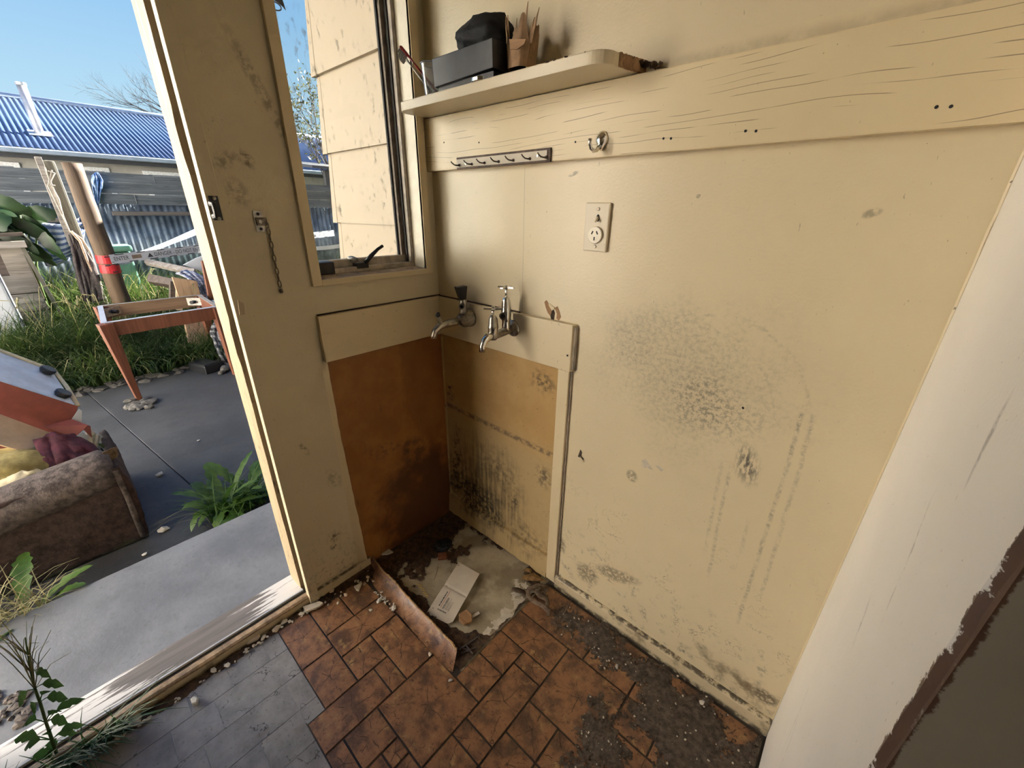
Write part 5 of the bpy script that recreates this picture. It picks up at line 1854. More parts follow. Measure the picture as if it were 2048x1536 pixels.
o = kb.build('kerb_rubble', 'stone')
tag(o, 'pale crumbling mortar along the edge of the yard', 'rubble', None, 'stuff')

# ---- weatherboard wing of the house, seen through the window
wing = thing('wall_wing', (-0.45, 0.05, -0.2), None, None, kind=STR)
tag(wing, 'cream weatherboard wing of the house outside the window')
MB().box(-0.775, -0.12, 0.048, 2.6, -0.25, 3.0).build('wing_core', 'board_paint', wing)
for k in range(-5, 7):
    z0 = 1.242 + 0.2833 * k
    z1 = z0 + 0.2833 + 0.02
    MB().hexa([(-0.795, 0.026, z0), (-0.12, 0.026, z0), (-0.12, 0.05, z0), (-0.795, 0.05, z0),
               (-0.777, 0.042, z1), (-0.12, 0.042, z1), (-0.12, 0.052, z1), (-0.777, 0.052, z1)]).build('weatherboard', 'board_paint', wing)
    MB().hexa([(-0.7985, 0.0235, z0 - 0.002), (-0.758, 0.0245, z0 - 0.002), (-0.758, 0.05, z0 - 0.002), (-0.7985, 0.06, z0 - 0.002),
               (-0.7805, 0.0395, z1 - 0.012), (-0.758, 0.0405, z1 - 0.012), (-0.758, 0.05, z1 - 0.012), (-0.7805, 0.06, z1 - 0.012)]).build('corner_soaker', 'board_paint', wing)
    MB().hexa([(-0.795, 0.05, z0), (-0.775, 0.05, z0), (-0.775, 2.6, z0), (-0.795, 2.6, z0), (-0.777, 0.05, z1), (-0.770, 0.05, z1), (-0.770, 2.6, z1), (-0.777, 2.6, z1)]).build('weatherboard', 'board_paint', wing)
struct('wall_shade_block', MB().box(-5.9, -0.1, 2.9, 6.5, -0.3, 2.9), 'board_paint', label='cream unseen block added to shade the yard')  # out of view, placed so that its shadow falls on the yard
struct('roof_house', MB().box(-0.5, 6.0, -3.2, 7.0, 2.64, 2.9), 'garage_roof', label='low roof of the house')
bounce_wall = struct('wall_bounce', MB().box(-11.4, 0.6, -5.2, -5.0, -0.3, 4.2), 'bounce_white', label='white unseen wall added to bounce sunlight indoors')  # added out of view to throw sun back through the door

# ---- fence
fen = thing('boundary_fence', (-7.5, 0.5, YZ), 'grey fence of horizontal planks above rusty corrugated iron', 'fence')
for k in range(12):
    y0 = -3.2 + k * 0.86
    m = MB()
    n = 12 * 6
    v, f = [], []
    for i in range(n + 1):
        y = y0 + 0.88 * i / n
        dx = 0.010 * math.sin(2 * math.pi * (y / 0.084))
        v += [(-7.52 + dx, y, YZ - 0.05), (-7.52 + dx, y, 1.36)]
    for i in range(n):
        a = i * 2
        f.append((a, a + 2, a + 3, a + 1))
    m.add(v, f).build('iron_sheet', 'fence_iron', fen, smooth=True, solid=0.002)
for r_, (z0, z1) in enumerate(((1.632, 1.745), (1.486, 1.624), (1.338, 1.478))):
    y = -3.2 - 0.4 * r_
    while y < 6.8:
        L = rnd.uniform(1.5, 2.4)
        d = rnd.uniform(-0.012, 0.012)
        dz = rnd.uniform(-0.012, 0.012)
        m = MB()
        n = 10
        v, f = [], []
        for i in range(n + 1):
            yy = y + (L - 0.012) * i / n
            w = 0.007 * fbm(yy * 3, r_ * 3.0)
            v += [(-7.49 + d, yy, z0 + dz * .3 + w), (-7.46 + d, yy, z0 + dz * .3 + w), (-7.46 + d, yy, z1 + dz + w), (-7.49 + d, yy, z1 + dz + w)]
        for i in range(n):
            for j in range(4):
                a, c = i * 4 + j, i * 4 + (j + 1) % 4
                f.append((a, c, c + 4, a + 4))
        f += [(0, 1, 2, 3), tuple(4 * n + q for q in (3, 2, 1, 0))]
        m.add(v, f).build('plank', 'fence_plank', fen, origin=(-7.47, y, z0))
        y += L
MB().box(-7.48, -7.43, -0.05, 2.6, 1.185, 1.245).build('rail', 'fence_rail', fen, bevel=0.006)
MB().box(-7.48, -7.43, -2.6, -0.30, 1.10, 1.15).build('rail', 'fence_rail', fen, bevel=0.006)
for y in (-1.9, 0.95, 3.9):
    MB().box(-7.62, -7.54, y, y + 0.09, YZ - 0.05, 1.72).build('fence_post', 'fence_rail', fen)

# ---- neighbour's house
nh = thing('neighbour_house', (-14, 1, YZ), 'neighbouring house with a blue corrugated iron roof', 'house')
MB().box(-16.0, -12.0, -4.5, 9.0, YZ - 0.05, 2.30).build('wall', 'render_wall', nh)
n = 14 * 90
v, f = [], []
for i in range(n + 1):
    y = -6.0 + 15.5 * i / n
    dz = 0.0125 * math.sin(2 * math.pi * y / 0.092)
    v += [(-11.62, y, 2.335 + dz), (-15.5, y, 3.70 + dz)]
for i in range(n):
    a = i * 2
    f.append((a, a + 2, a + 3, a + 1))
MB().add(v, f).build('roof', 'roof_blue', nh, smooth=True, solid=0.004)
MB().add([(-15.5, -6, 3.70), (-15.5, 9.5, 3.70), (-19.4, 9.5, 2.33), (-19.4, -6, 2.33)], [(0, 1, 2, 3)]).build('far_slope', 'roof_blue', nh, solid=0.01)
MB().tube([(-15.5, -6, 3.715), (-15.5, 9.5, 3.715)], 0.075, 10).build('ridge_cap', 'gutter_blue', nh, smooth=True)
g_ = MB().prism([(-11.52, -6.1, 2.235), (-11.62, -6.1, 2.225), (-11.64, -6.1, 2.325), (-11.60, -6.1, 2.315), (-11.54, -6.1, 2.32), (-11.50, -6.1, 2.30)], (0, 15.7, 0)).build('gutter', 'gutter_blue', nh)
MB().box(-12.0, -11.63, -6.0, 9.4, 2.195, 2.24).build('soffit_shade', 'soffit_shadow', nh)  # near-black colour paints in the shadow under the eave
MB().box(-11.68, -11.625, -6.0, 9.4, 2.15, 2.24).build('fascia_shade', 'soffit_shadow', nh)
fb, ft = at(86, 284, 0, -12.55), at(39, 168, 0, -12.55)
fl_ = MB().cyl((-12.55, fb.y, fb.z - 0.1), (-12.55, fb.y, ft.z), 0.072, n=16).build('flue', 'flue_metal', nh, smooth=True)
MB().cyl((-12.55, fb.y, ft.z - 0.02), (-12.55, fb.y, ft.z + 0.03), 0.082, n=16).build('flue_cap', 'flue_metal', fl_)
MB().prism([(-12.38, fb.y - 0.16, 2.625), (-12.38, fb.y + 0.18, 2.625), (-12.72, fb.y + 0.18, 2.745), (-12.72, fb.y - 0.16, 2.745)], (0, 0, 0.012)).build('flashing', 'gutter_blue', fl_)
for (y0, y1, zt) in ((-2.4, -0.68, 2.085), (0.05, 0.62, 2.085), (1.18, 2.9, 2.075)):
    w_ = MB().box(-12.02, -11.96, y0, y1, 1.0, zt).build('window', 'house_white', nh, bevel=0.01)
    MB().box(-12.0, -11.95, y0 + 0.09, y1 - 0.09, 1.1, zt - 0.075).build('pane', 'house_glass', w_)


# ---- posts
def round_post(name, x, y, z0, z1, r, label, mat):
    m = MB()
    n = 14
    N = 24
    pts, rad = [], []
    for i in range(N + 1):
        z = z0 + (z1 - z0) * i / N
        pts.append((x + 0.010 * fbm(z * 1.5, 3), y + 0.010 * fbm(z * 1.5, 9), z))
        rad.append(r * (1.0 + 0.05 * fbm(z * 3, 1.0)) * (1.08 - 0.12 * i / N))
    m.tube(pts, rad, n)
    for i, q in enumerate(m.v):
        a = math.atan2(q.y - y, q.x - x)
        k = 1 + 0.035 * fbm(a * 1.3, q.z * 0.8, 2.0)
        m.v[i] = Vector((x + (q.x - x) * k, y + (q.y - y) * k, q.z))
    o_ = m.build(name, mat, origin=(x, y, z0), smooth=True)
    tag(o_, label, 'post')
    return o_


P1 = Vector((-5.2, -0.463, YZ))
round_post('timber_post', P1.x, P1.y, YZ - 0.05, 1.705, 0.080, 'thick brown timber post wrapped in red danger tape', 'post_wood')
op = thing('fence_stake', (-5.55, -0.62, YZ), 'thin weathered grey stake with string tied round it', 'stake')
MB().bar((-5.55, -0.600, YZ - 0.05), (-5.55, -0.600, 1.735), 0.085, 0.085, (1, 0, 0)).build('stake', 'old_post', op, bevel=0.02)
MB().bar((-5.50, -0.668, 0.9), (-5.50, -0.668, 1.76), 0.050, 0.04, (1, 0, 0)).build('batten', 'grey_board', op, bevel=0.004)
s1 = MB()
for pts in ([(90, 335), (96, 352), (103, 368), (113, 392), (126, 428)], [(96, 342), (110, 346), (100, 366), (118, 398), (124, 424)], [(94, 370), (111, 371)], [(104, 340), (96, 372), (122, 426), (141, 466)]):
    s1.tube([at(x, y, 0, -5.44) for x, y in pts], 0.006, 5)
s1.build('string', 'rope', op)
fb2 = MB().box(-5.85, -5.80, -0.50, -0.42, YZ, 1.66).build('dark_paling', 'dark_board')
tag(fb2, 'dark upright paling between the stake and the post', 'paling')

# red and white danger tape
rt = thing('tape_wrap', (P1.x, P1.y, 0.70), 'red danger tape wound round the thick timber post', 'tape')
for (z, h_) in ((0.772, 0.085), (0.672, 0.090)):
    MB().lathe((P1.x, P1.y, z - h_ / 2), (0.03, 0.06, 1), [(0, 0.088), (h_, 0.086), (h_, 0.0)], 24).build('tape_band', 'tape_red', rt)
m = MB()
for (z, a0) in ((0.800, -0.2), (0.742, 0.3), (0.710, -0.4), (0.640, 0.1)):
    for k in range(3):
        a = a0 + k * 1.1
        p = [Vector((P1.x + 0.0905 * math.cos(a + t * 0.25), P1.y + 0.0905 * math.sin(a + t * 0.25), z)) for t in range(3)]
        m.tube(p, 0.006, 5)
m.build('dash_print', 'tape_black', rt)


def tape(name, A, B, w, label, text=True, sag=0.02, twist=0.0):
    A, B = Vector(A), Vector(B)
    t = thing(name, (A + B) / 2 - Vector((0, 0, w)), label, 'tape')
    d = (B - A)
    L = d.length
    dn = d.normalized()
    nrm = dn.cross(Vector((0, 0, 1))).normalized()
    if nrm.dot(CAM - A) < 0:
        nrm = -nrm
    up = nrm.cross(dn)
    if up.z < 0:
        up = -up

    def P(s, h_, off=0.0):
        u = s / L
        a = twist * math.sin(u * 5.0)
        return A + dn * s + Vector((0, 0, -sag * 4 * u * (1 - u))) + (up * math.cos(a) + nrm * math.sin(a)) * h_ + nrm * off
    MB().grid(lambda u, v_: P(u * L, (v_ - 0.5) * w), 48, 2).build('tape_strip', 'tape_white', t, solid=0.0015)
    if not text:
        return t
    per = 0.86
    tv, tf, tw = text_geo('DANGER - DO NOT ENTER', w * 0.62)
    kx = 0.60 / tw
    lt = MB()
    lg = MB()
    ds = MB()
    s = -0.50
    while s < L:
        vv = []
        if s + 0.08 > 0 - 0.55:
            vv = [P(s + 0.075 + q.x * kx, (q.y - w * 0.21), 0.004) for q in tv]
            keep = [fc for fc in tf if all(0 < s + 0.075 + tv[i].x * kx < L for i in fc)]
            lt.add(vv, keep)
        if 0 < s and s + 0.06 < L:
            lt.add([P(s, -w * 0.24, 0.004), P(s + 0.062, -w * 0.24, 0.004), P(s + 0.031, w * 0.24, 0.004)], [(0, 1, 2)])
        if 0 < s + 0.70 and s + 0.80 < L:
            lg.add([P(s + 0.705, -w * 0.2, 0.004), P(s + 0.800, -w * 0.2, 0.004), P(s + 0.800, w * 0.2, 0.004), P(s + 0.705, w * 0.2, 0.004)], [(0, 1, 2, 3)])
        for k in range(4):
            for (o_, hh) in ((0.02, -0.44), (0.12, 0.44)):
                s0 = s + o_ + k * 0.215
                if 0 < s0 and s0 + 0.085 < L:
                    ds.add([P(s0, w * (hh - 0.045), 0.004), P(s0 + 0.085, w * (hh - 0.045), 0.004), P(s0 + 0.085, w * (hh + 0.045), 0.004), P(s0, w * (hh + 0.045), 0.004)], [(0, 1, 2, 3)])
        s += per
    lt.build('lettering', 'tape_black', t)
    lg.build('logo_print', 'tape_logo', t)
    ds.build('dash_print', 'tape_black', t)
    return t


tape('danger_tape', at(221, 519, 0, -5.11), at(668, 466, 0, -6.4), 0.098, 'white danger tape lettered do not enter stretched from the post', True, 0.0)
tape('danger_tape', at(262, 517, 0, -5.35), at(425, 450, 0, -7.2), 0.075, 'slanting twisted strand of white tape behind the lettered one', False, 0.0, 0.5)
tape('danger_tape', at(236, 524, 0, -5.16), at(268, 516, 0, -5.6), 0.05, 'short loose tail of white tape beside the post', False)
tape('danger_tape', at(612, 497, 0, -7.42), at(690, 490, 0, -7.42), 0.075, 'lower strand of white tape seen through the window', False)


# ---- hung cloths
def pixel_grid(rows, X, dx, nu, nv, amp=0.03, seed=1.0):
    """cloth whose rows of measured points hang at distance X"""
    R_ = [[at(x, y, 0, X) for x, y in row] for row in rows]

    def fn(u, v_):
        a = [cat(r_, u) for r_ in R_]
        p = cat(a, v_)
        p = p + Vector((dx * v_ + amp * fbm(u * 5, v_ * 2, seed), 0, 0))
        return p
    return MB().grid(fn, nu, nv)


o = pixel_grid([[(28, 424), (60, 436), (90, 446), (122, 449), (150, 440), (168, 430)], [(45, 462), (70, 470), (95, 477), (124, 476), (150, 466), (172, 450)],
                [(66, 492), (84, 500), (104, 506), (126, 504), (148, 494), (168, 478)], [(82, 512), (94, 522), (108, 525), (126, 521), (142, 514), (158, 502)],
                [(92, 532), (100, 533), (112, 531), (126, 526), (138, 520), (148, 512)]], -5.95, 0.0, 36, 30, 0.05).build('striped_sheet', 'striped_cloth', smooth=True, solid=0.004)
tag(o, 'blue and white striped sheet sagging behind the stake', 'cloth')
tw = thing('hanging_towel', tuple(at(150, 560, 0, -5.42)), 'dark grey brown towel hanging beside the thin stake', 'towel')
pixel_grid([[(138, 470), (142, 464), (148, 470), (152, 478)], [(141, 490), (150, 486), (160, 492), (172, 500)], [(146, 520), (158, 516), (172, 524), (190, 528)], [(152, 555), (166, 556), (180, 560), (200, 562)], [(165, 600), (176, 603), (190, 604), (206, 600)]],
           -5.42, 0.05, 24, 24, 0.035, 4.0).build('towel_body', 'towel_brown', tw, smooth=True, solid=0.015)
MB().tube([at(x, y, 0, -5.38) for x, y in ((142, 462), (152, 474), (160, 482), (166, 498), (176, 524), (190, 552), (203, 572))], 0.014, 6).build('towel_hem', 'towel_edge', tw, smooth=True)
MB().tube([at(x, y, 0, -5.40) for x, y in ((146, 465), (164, 478), (180, 504), (196, 548), (201, 566))], 0.009, 6).build('towel_hem', 'towel_edge', tw, smooth=True)
o = pixel_grid([[(184, 350), (190, 346), (195, 344), (198, 348)], [(183, 362), (190, 360), (198, 360), (206, 362)], [(186, 384), (191, 382), (198, 384), (204, 380)], [(190, 406), (193, 410), (196, 412), (199, 402)]], -7.40, 0.0, 16, 16, 0.08, 2.0).build('blue_cloth', 'blue_rag', smooth=True, solid=0.006)
tag(o, 'crumpled blue cloth hung over the fence top', 'cloth')

# ---- kennel, tub, crate
kn = thing('timber_hutch', tuple(at(20, 570, 0, -5.45)), 'weathered grey timber hutch at the far edge of the grass', 'hutch')
kx = -5.45
yr, zt = at(40, 488, 0, kx).y, at(40, 488, 0, kx).z
MB().box(kx - 0.6, kx, yr - 0.9, yr, YZ, zt).build('hutch_core', 'dark_board', kn)
for k in range(3):
    z1 = zt - 0.30 - k * 0.19
    MB().box(kx, kx + 0.02, yr - 0.9, yr - 0.002, z1 - 0.18, z1).build('board', 'kennel_wood', kn, bevel=0.003)
MB().box(kx, kx + 0.02, yr - 0.16, yr - 0.002, zt - 0.30, zt - 0.002).build('board', 'kennel_wood', kn, bevel=0.003)
MB().bar((kx + 0.012, yr + 0.004, zt), (kx + 0.012, yr + 0.10, YZ + 0.1), 0.03, 0.05, (1, 0, 0)).build('corner_batten', 'old_post', kn)
MB().hexa([(kx - 0.65, yr - 0.95, zt), (kx + 0.08, yr - 0.95, zt - 0.03), (kx + 0.08, yr + 0.04, zt - 0.03), (kx - 0.65, yr + 0.04, zt),
           (kx - 0.65, yr - 0.95, zt + 0.06), (kx + 0.08, yr - 0.95, zt + 0.03), (kx + 0.08, yr + 0.04, zt + 0.03), (kx - 0.65, yr + 0.04, zt + 0.06)]).build('roof_board', 'grey_board', kn)
MB().bar((kx + 0.05, yr - 0.6, zt + 0.07), (kx + 0.05, yr + 0.05, zt + 0.10), 0.12, 0.03).build('loose_board', 'dark_board', kn)
q, q2 = at(-4, 548, 0, -5.05), at(14, 590, 0, -5.05)
o = MB().hexa([(-5.35, q.y - 0.5, YZ), (-5.05, q.y - 0.5, YZ), (-5.05, q2.y + 0.02, YZ), (-5.35, q2.y + 0.02, YZ), (-5.35, q.y - 0.5, q.z), (-5.05, q.y - 0.5, q.z), (-5.05, q.y, q.z), (-5.35, q.y, q.z)]).build('storage_tub', 'white_panel', origin=(-5.2, q.y, YZ), bevel=0.02)
tag(o, 'bright white plastic tub in the grass at the left edge', 'tub')
q0, q1 = at(216, 512, 0, -6.6), at(266, 490, 0, -6.6)
cr = thing('mint_crate', (-6.7, (q0.y + q1.y) / 2, YZ), 'mint green plastic crate behind the timber post', 'crate')
MB().box(-6.9, -6.6, q0.y, q1.y - 0.05, YZ, q1.z - 0.09).build('crate_body', 'mint_plastic', cr, bevel=0.02)
MB().box(-6.93, -6.57, q0.y - 0.03, q1.y - 0.02, q1.z - 0.08, q1.z).build('crate_lid', 'mint_plastic', cr, bevel=0.025)

# ---- table frame without a top
TZ = 0.47
fl4 = [at(208, 646, 2, TZ), at(433, 613, 2, TZ), at(398, 590, 2, TZ), at(200, 612, 2, TZ)]
tf_ = thing('table_frame', (-3.6, -0.35, YZ), 'reddish wooden table frame without its top on the yard', 'table')
nm = ('front_rail', 'side_rail', 'back_rail', 'side_rail')
for k in range(4):
    a, c = fl4[k].copy(), fl4[(k + 1) % 4].copy()
    dz = Vector((0, 0, -0.055))
    MB().bar(a + dz, c + dz, 0.035, 0.11).build(nm[k], 'table_inner' if k == 2 else 'table_wood', tf_, bevel=0.003)
    MB().bar(a + Vector((0, 0, 0.001)), c + Vector((0, 0, 0.001)), 0.036, 0.004).build('rail_edge', 'carton_white' if k in (0, 3) else 'grey_board', tf_)
foot_px = ((279, 800), None, None, None)
for k in range(4):
    tp = fl4[k] + Vector((0, 0, -0.005))
    bt = Vector((tp.x, tp.y, YZ))
    if k == 0:
        bt = at(279, 799, 2, YZ)
    MB().bar(tp, bt, 0.085, 0.085, (1, 0.2, 0), 0.036, 0.036).build('leg', 'table_wood', tf_, bevel=0.004)
for k in (2, 3):
    c = fl4[k]
    i_ = sum(fl4, Vector()) / 4
    d = (i_ - c).normalized()
    p = c + d * 0.09 + Vector((0, 0, -0.05))
    side = d.cross(Vector((0, 0, 1)))
    MB().bar(p - side * 0.09, p + side * 0.09, 0.012, 0.075).build('corner_bracket', 'steel', tf_)
    MB().cyl(p, p + d * 0.05, 0.018, n=10).build('bolt', 'black_metal', tf_)
o = MB()
for k in range(12):
    o.ico(at(278 + rnd.uniform(-24, 28), 808 + rnd.uniform(-8, 8), 2, YZ + 0.01), (0.07 * rnd.uniform(.4, 1), 0.05 * rnd.uniform(.4, 1), 0.022), 2, 0.22)
o = o.build('concrete_footing', 'stone', origin=tuple(at(280, 810, 2, YZ)))
tag(o, 'rough lumpy mortar patch under the front table leg', 'mortar')


# ---- junk heap beside the door jamb
def px_slab(name, quad, X, t, mat, label, cat, Xs=None, bevel=0.004):
    q = [at(x, y, 0, X if Xs is None else Xs[i]) for i, (x, y) in enumerate(quad)]
    o_ = MB().slab(q, t).build(name, mat, origin=tuple(min(q, key=lambda p: p.z)), bevel=bevel, seg=1)
    tag(o_, label, cat)
    return o_


px_slab('loose_plank', [(287, 524), (388, 547), (389, 537), (289, 516)], -4.9, 0.05, 'grey_board', 'pale weathered plank poking out above the junk heap', 'plank', (-5.2, -4.7, -4.75, -5.25))
px_slab('loose_plank', [(293, 562), (352, 572), (352, 558), (296, 547)], -4.6, 0.09, 'dark_board', 'thick dark beam end in the junk heap', 'plank', (-4.75, -4.4, -4.45, -4.8))
px_slab('chipboard_sheet', [(357, 594), (402, 591), (394, 562), (344, 554)], -4.25, 0.03, 'ply_tan', 'upright tan chipboard sheet behind the table frame', 'board')
px_slab('chipboard_sheet', [(378, 685), (424, 690), (402, 628), (364, 622)], -4.15, 0.03, 'ply_tan', 'lower worn chipboard sheet seen below the table rail', 'board', (-3.95, -3.95, -4.2, -4.2))
px_slab('cabinet_side', [(340, 618), (352, 620), (352, 566), (340, 562)], -4.35, 0.06, 'dark_board', 'dark cabinet side below the beam end', 'board')
px_slab('cabinet_side', [(352, 620), (366, 622), (366, 566), (352, 566)], -4.33, 0.05, 'carton_tan', 'tan cabinet back beside the dark one', 'board')
px_slab('brown_batten', [(418, 600), (430, 600), (416, 520), (403, 522)], -4.0, 0.04, 'table_wood', 'upright brown batten leaning by the door jamb', 'batten')
px_slab('white_sheet_panel', [(366, 530), (412, 546), (416, 508), (392, 516)], -4.9, 0.02, 'white_panel', 'white plastic panel leaning at the back of the junk', 'panel')
px_slab('loose_plank', [(280, 618), (366, 612), (366, 604), (282, 610)], -4.75, 0.05, 'grey_board', 'low grey plank lying in the grass inside the table frame', 'plank')
o = pixel_grid([[(352, 546), (368, 541), (386, 543), (404, 552), (416, 570)], [(372, 556), (386, 556), (402, 560), (414, 574), (424, 592)], [(392, 580), (402, 584), (412, 590), (420, 602), (430, 618)], [(398, 612), (408, 618), (416, 626), (424, 640), (434, 660)]], -4.45, 0.15, 26, 26, 0.12, 3.0).build('grid_blanket', 'grid_cloth', smooth=True, solid=0.02)
tag(o, 'white blanket with a dark grid pattern over the junk heap', 'blanket')
o = pixel_grid([[(426, 652), (434, 644), (444, 648), (456, 660)], [(424, 672), (436, 672), (448, 680), (462, 690)], [(428, 694), (438, 700), (450, 706), (464, 716)], [(440, 716), (448, 726), (456, 734), (468, 742)]], -3.75, 0.12, 22, 24, 0.10, 6.0).build('checked_shirt', 'checked_cloth', smooth=True, solid=0.03)
tag(o, 'dark checked shirt spilling beside the door jamb', 'shirt')
p = at(408, 748, 2, YZ)
bt_ = thing('seed_tray', (p.x, p.y, YZ), 'flat black plastic tray on the concrete by the jamb', 'tray')
a_ = [at(380, 742, 2, YZ), at(414, 750, 2, YZ), at(444, 740, 2, YZ), at(412, 732, 2, YZ)]
MB().prism(a_, (0, 0, 0.085)).build('tray_shell', 'black_tray', bt_, bevel=0.012)
MB().prism([x.lerp(sum(a_, Vector()) / 4, 0.12) + Vector((0, 0, 0.085)) for x in a_], (0, 0, 0.008)).build('tray_lid', 'black_metal', bt_)
for (px, py, r_, lab) in ((452, 742, 0.05, 'rounded tan stone by the checked shirt'), (444, 748, 0.03, 'small stone next to the black tray')):
    chip('stone', at(px, py, 2, YZ), r_, 'stone', lab, 'stone', None, 2, 0.7, 0.1)
for (px, py, r_, lab) in ((319, 951, 0.020, 'white plaster lump on the path in front of the weeds'), (326, 1062, 0.024, 'white plaster lump beside the armchair corner'),
                          (290, 1110, 0.012, 'small white lump at the edge of the doorstep'), (397, 882, 0.010, 'white speck in the middle of the yard slab')):
    chip('plaster_lump', at(px, py, 2, YZ), r_, 'white_plaster', lab, 'lump')

# ---- armchair and the things heaped on it
AX = -1.150
ac = thing('armchair', (-1.5, -1.35, YZ), 'mouldy brown upholstered armchair outside the doorstep', 'armchair')


def arm_panel(u, v_):
    y = -1.85 + 0.85 * u
    z = YZ + 0.01 + 0.40 * v_
    return (AX - 0.012 + 0.012 * math.sin(v_ * 3) + 0.008 * fbm(y * 6, z * 6), y, z)


MB().grid(arm_panel, 40, 24).build('arm_panel', 'sofa_panel', ac, smooth=True, solid=0.03)
MB().grid(lambda u, v_: (AX - 0.75 + 0.76 * u, -1.0 + 0.006 * fbm(u * 6, v_ * 6) + 0.02 * math.sin(v_ * 3.1), YZ + 0.01 + (0.40 if u > 0.72 else 0.30) * v_), 30, 20).build('front_panel', 'sofa_panel', ac, smooth=True, solid=0.03)
MB().tube([(AX + 0.008, -1.002, YZ + 0.02), (AX + 0.012, -0.998, 0.0), (AX + 0.010, -1.0, 0.20)], 0.012, 8).build('piping', 'sofa_roll', ac, smooth=True)
MB().box(AX - 0.72, AX - 0.02, -1.80, -1.02, YZ + 0.03, 0.05).build('seat_base', 'sofa_panel', ac, bevel=0.03)
m = MB()
rows = []
for i in range(31):
    y = -1.86 + 0.862 * i / 30
    rows.append((AX - 0.085, y, 0.178 - 0.12 * max(0.0, -1.03 - y) + 0.008 * fbm(y * 4, 2)))
m.tube(rows, [0.125 + 0.006 * fbm(i * 0.5, 4) - (0.03 if i in (0, 30) else 0) for i in range(31)], 20, flat=0.72)
for i, q in enumerate(m.v):
    m.v[i] = q + Vector((1, 0, 0.6)) * 0.006 * fbm(q.x * 18, q.y * 18, q.z * 18)
m.build('arm_roll', 'sofa_roll', ac, smooth=True)
MB().ico((AX - 0.10, -0.998, 0.232), (0.045, 0.012, 0.030), 2, 0.2).build('torn_foam', 'foam', ac)
MB().box(AX - 0.70, AX + 0.004, -1.84, -1.004, YZ, YZ + 0.05).build('mossy_base', 'sofa_moss', ac, bevel=0.01)


def lump(name, c, r, mat, label, cat, sub=4, k=0.2, fz=3.0):
    m_ = MB().ico((0, 0, 0), 1.0, sub)
    c = Vector(c)
    for i, q in enumerate(m_.v):
        s = 1 + k * fbm(q.x * fz + c.x * 9, q.y * fz, q.z * fz)
        m_.v[i] = c + Vector((q.x * r[0], q.y * r[1], q.z * r[2])) * s
    o_ = m_.build(name, mat, origin=(c.x, c.y, c.z - r[2]), smooth=True)
    tag(o_, label, cat)
    return o_


lump('stained_cushion', at(20, 930, 0, -1.50) + Vector((0, -0.05, -0.03)), (0.16, 0.20, 0.10), 'cloth_yellow', 'stained yellow green cushion on the armchair seat', 'cushion', 4, 0.12, 2.0)
pg = pixel_grid([[(-60, 985), (0, 962), (40, 945), (70, 938), (92, 944)], [(-60, 1000), (0, 975), (40, 958), (72, 950), (96, 954)], [(-60, 1020), (0, 990), (40, 975), (75, 962), (98, 960)]], -1.36, 0.05, 24, 12, 0.02, 2.0)
o = pg.build('cream_cloth', 'cloth_cream', smooth=True, solid=0.012)
tag(o, 'cream cloth bundled behind the armchair arm roll', 'cloth')
lump('khaki_garment', at(92, 932, 0, -1.46) + Vector((0, 0, -0.03)), (0.10, 0.08, 0.045), 'cloth_cream', 'crumpled khaki garment between cushion and maroon blanket', 'garment', 4, 0.5, 4.0)
pg = pixel_grid([[(70, 880), (105, 866), (150, 872), (185, 892), (205, 915)], [(80, 900), (115, 890), (155, 892), (196, 905), (215, 930)], [(95, 930), (130, 918), (170, 912), (205, 925), (226, 950)]], -1.55, 0.18, 30, 14, 0.05, 5.0)
o = pg.build('maroon_blanket', 'cloth_maroon', smooth=True, solid=0.02)
tag(o, 'dark maroon blanket spread on the armchair', 'blanket')
pg = pixel_grid([[(196, 905), (214, 902), (222, 915)], [(212, 925), (226, 925), (234, 940)], [(220, 940), (232, 945), (238, 955)]], -1.42, 0.1, 12, 10, 0.03, 7.0)
o = pg.build('maroon_fringe', 'cloth_maroon', smooth=True, solid=0.012)
tag(o, 'end of maroon cloth hanging over the armchair front', 'cloth')
pg = pixel_grid([[(233, 957), (246, 965), (262, 978)], [(240, 972), (254, 980), (268, 990)], [(248, 985), (262, 992), (274, 998)]], -1.24, 0.03, 12, 10, 0.03, 3.0)
o = pg.build('cream_flap', 'cloth_white', smooth=True, solid=0.01)
tag(o, 'small cream cloth flap sticking out beside the armchair front', 'cloth')
pg = pixel_grid([[(178, 852), (188, 866), (204, 874)], [(172, 868), (184, 880), (198, 886)], [(170, 882), (182, 892), (198, 900)]], -1.72, 0.05, 12, 10, 0.03, 9.0)
o = pg.build('white_garment', 'cloth_white', smooth=True, solid=0.012)
tag(o, 'white garment squeezed out beside the red carton', 'garment')
px_slab('green_booklet', [(196, 888), (210, 900), (222, 905), (204, 888)], -1.66, 0.01, 'weed_stem', 'thin green booklet under the white garment', 'booklet', None, 0.0)

# white appliance lying upside down, red carton below it
W0, W1, W2, W3 = at(-90, 733, 0, -1.72), at(155, 812, 0, -1.72), at(108, 743, 0, -2.06), at(-90, 668, 0, -2.06)
ap = thing('upturned_appliance', (W1.x, W1.y - 0.15, W1.z - 0.2), 'white appliance lying upside down with two round black feet', 'appliance')
nn = (W1 - W0).cross(W3 - W0).normalized()
if nn.z < 0:
    nn = -nn
m = MB()
m.hexa([W0 - nn * 0.16, W1 - nn * 0.16, W2 - nn * 0.16, W3 - nn * 0.16, W0, W1, W2, W3])
m.build('base_panel', 'appliance_white', ap, bevel=0.016, seg=3)
rr_ = MB()
rr_.tube([W0.lerp(W3, 0.99) + nn * 0.004, W2 + nn * 0.004, W2.lerp(W1, 0.5) + nn * 0.006 + (W1 - W0).normalized() * 0.006, W1 + nn * 0.004], 0.009, 8)
rr_.build('panel_rim', 'cloth_cream', ap, smooth=True)
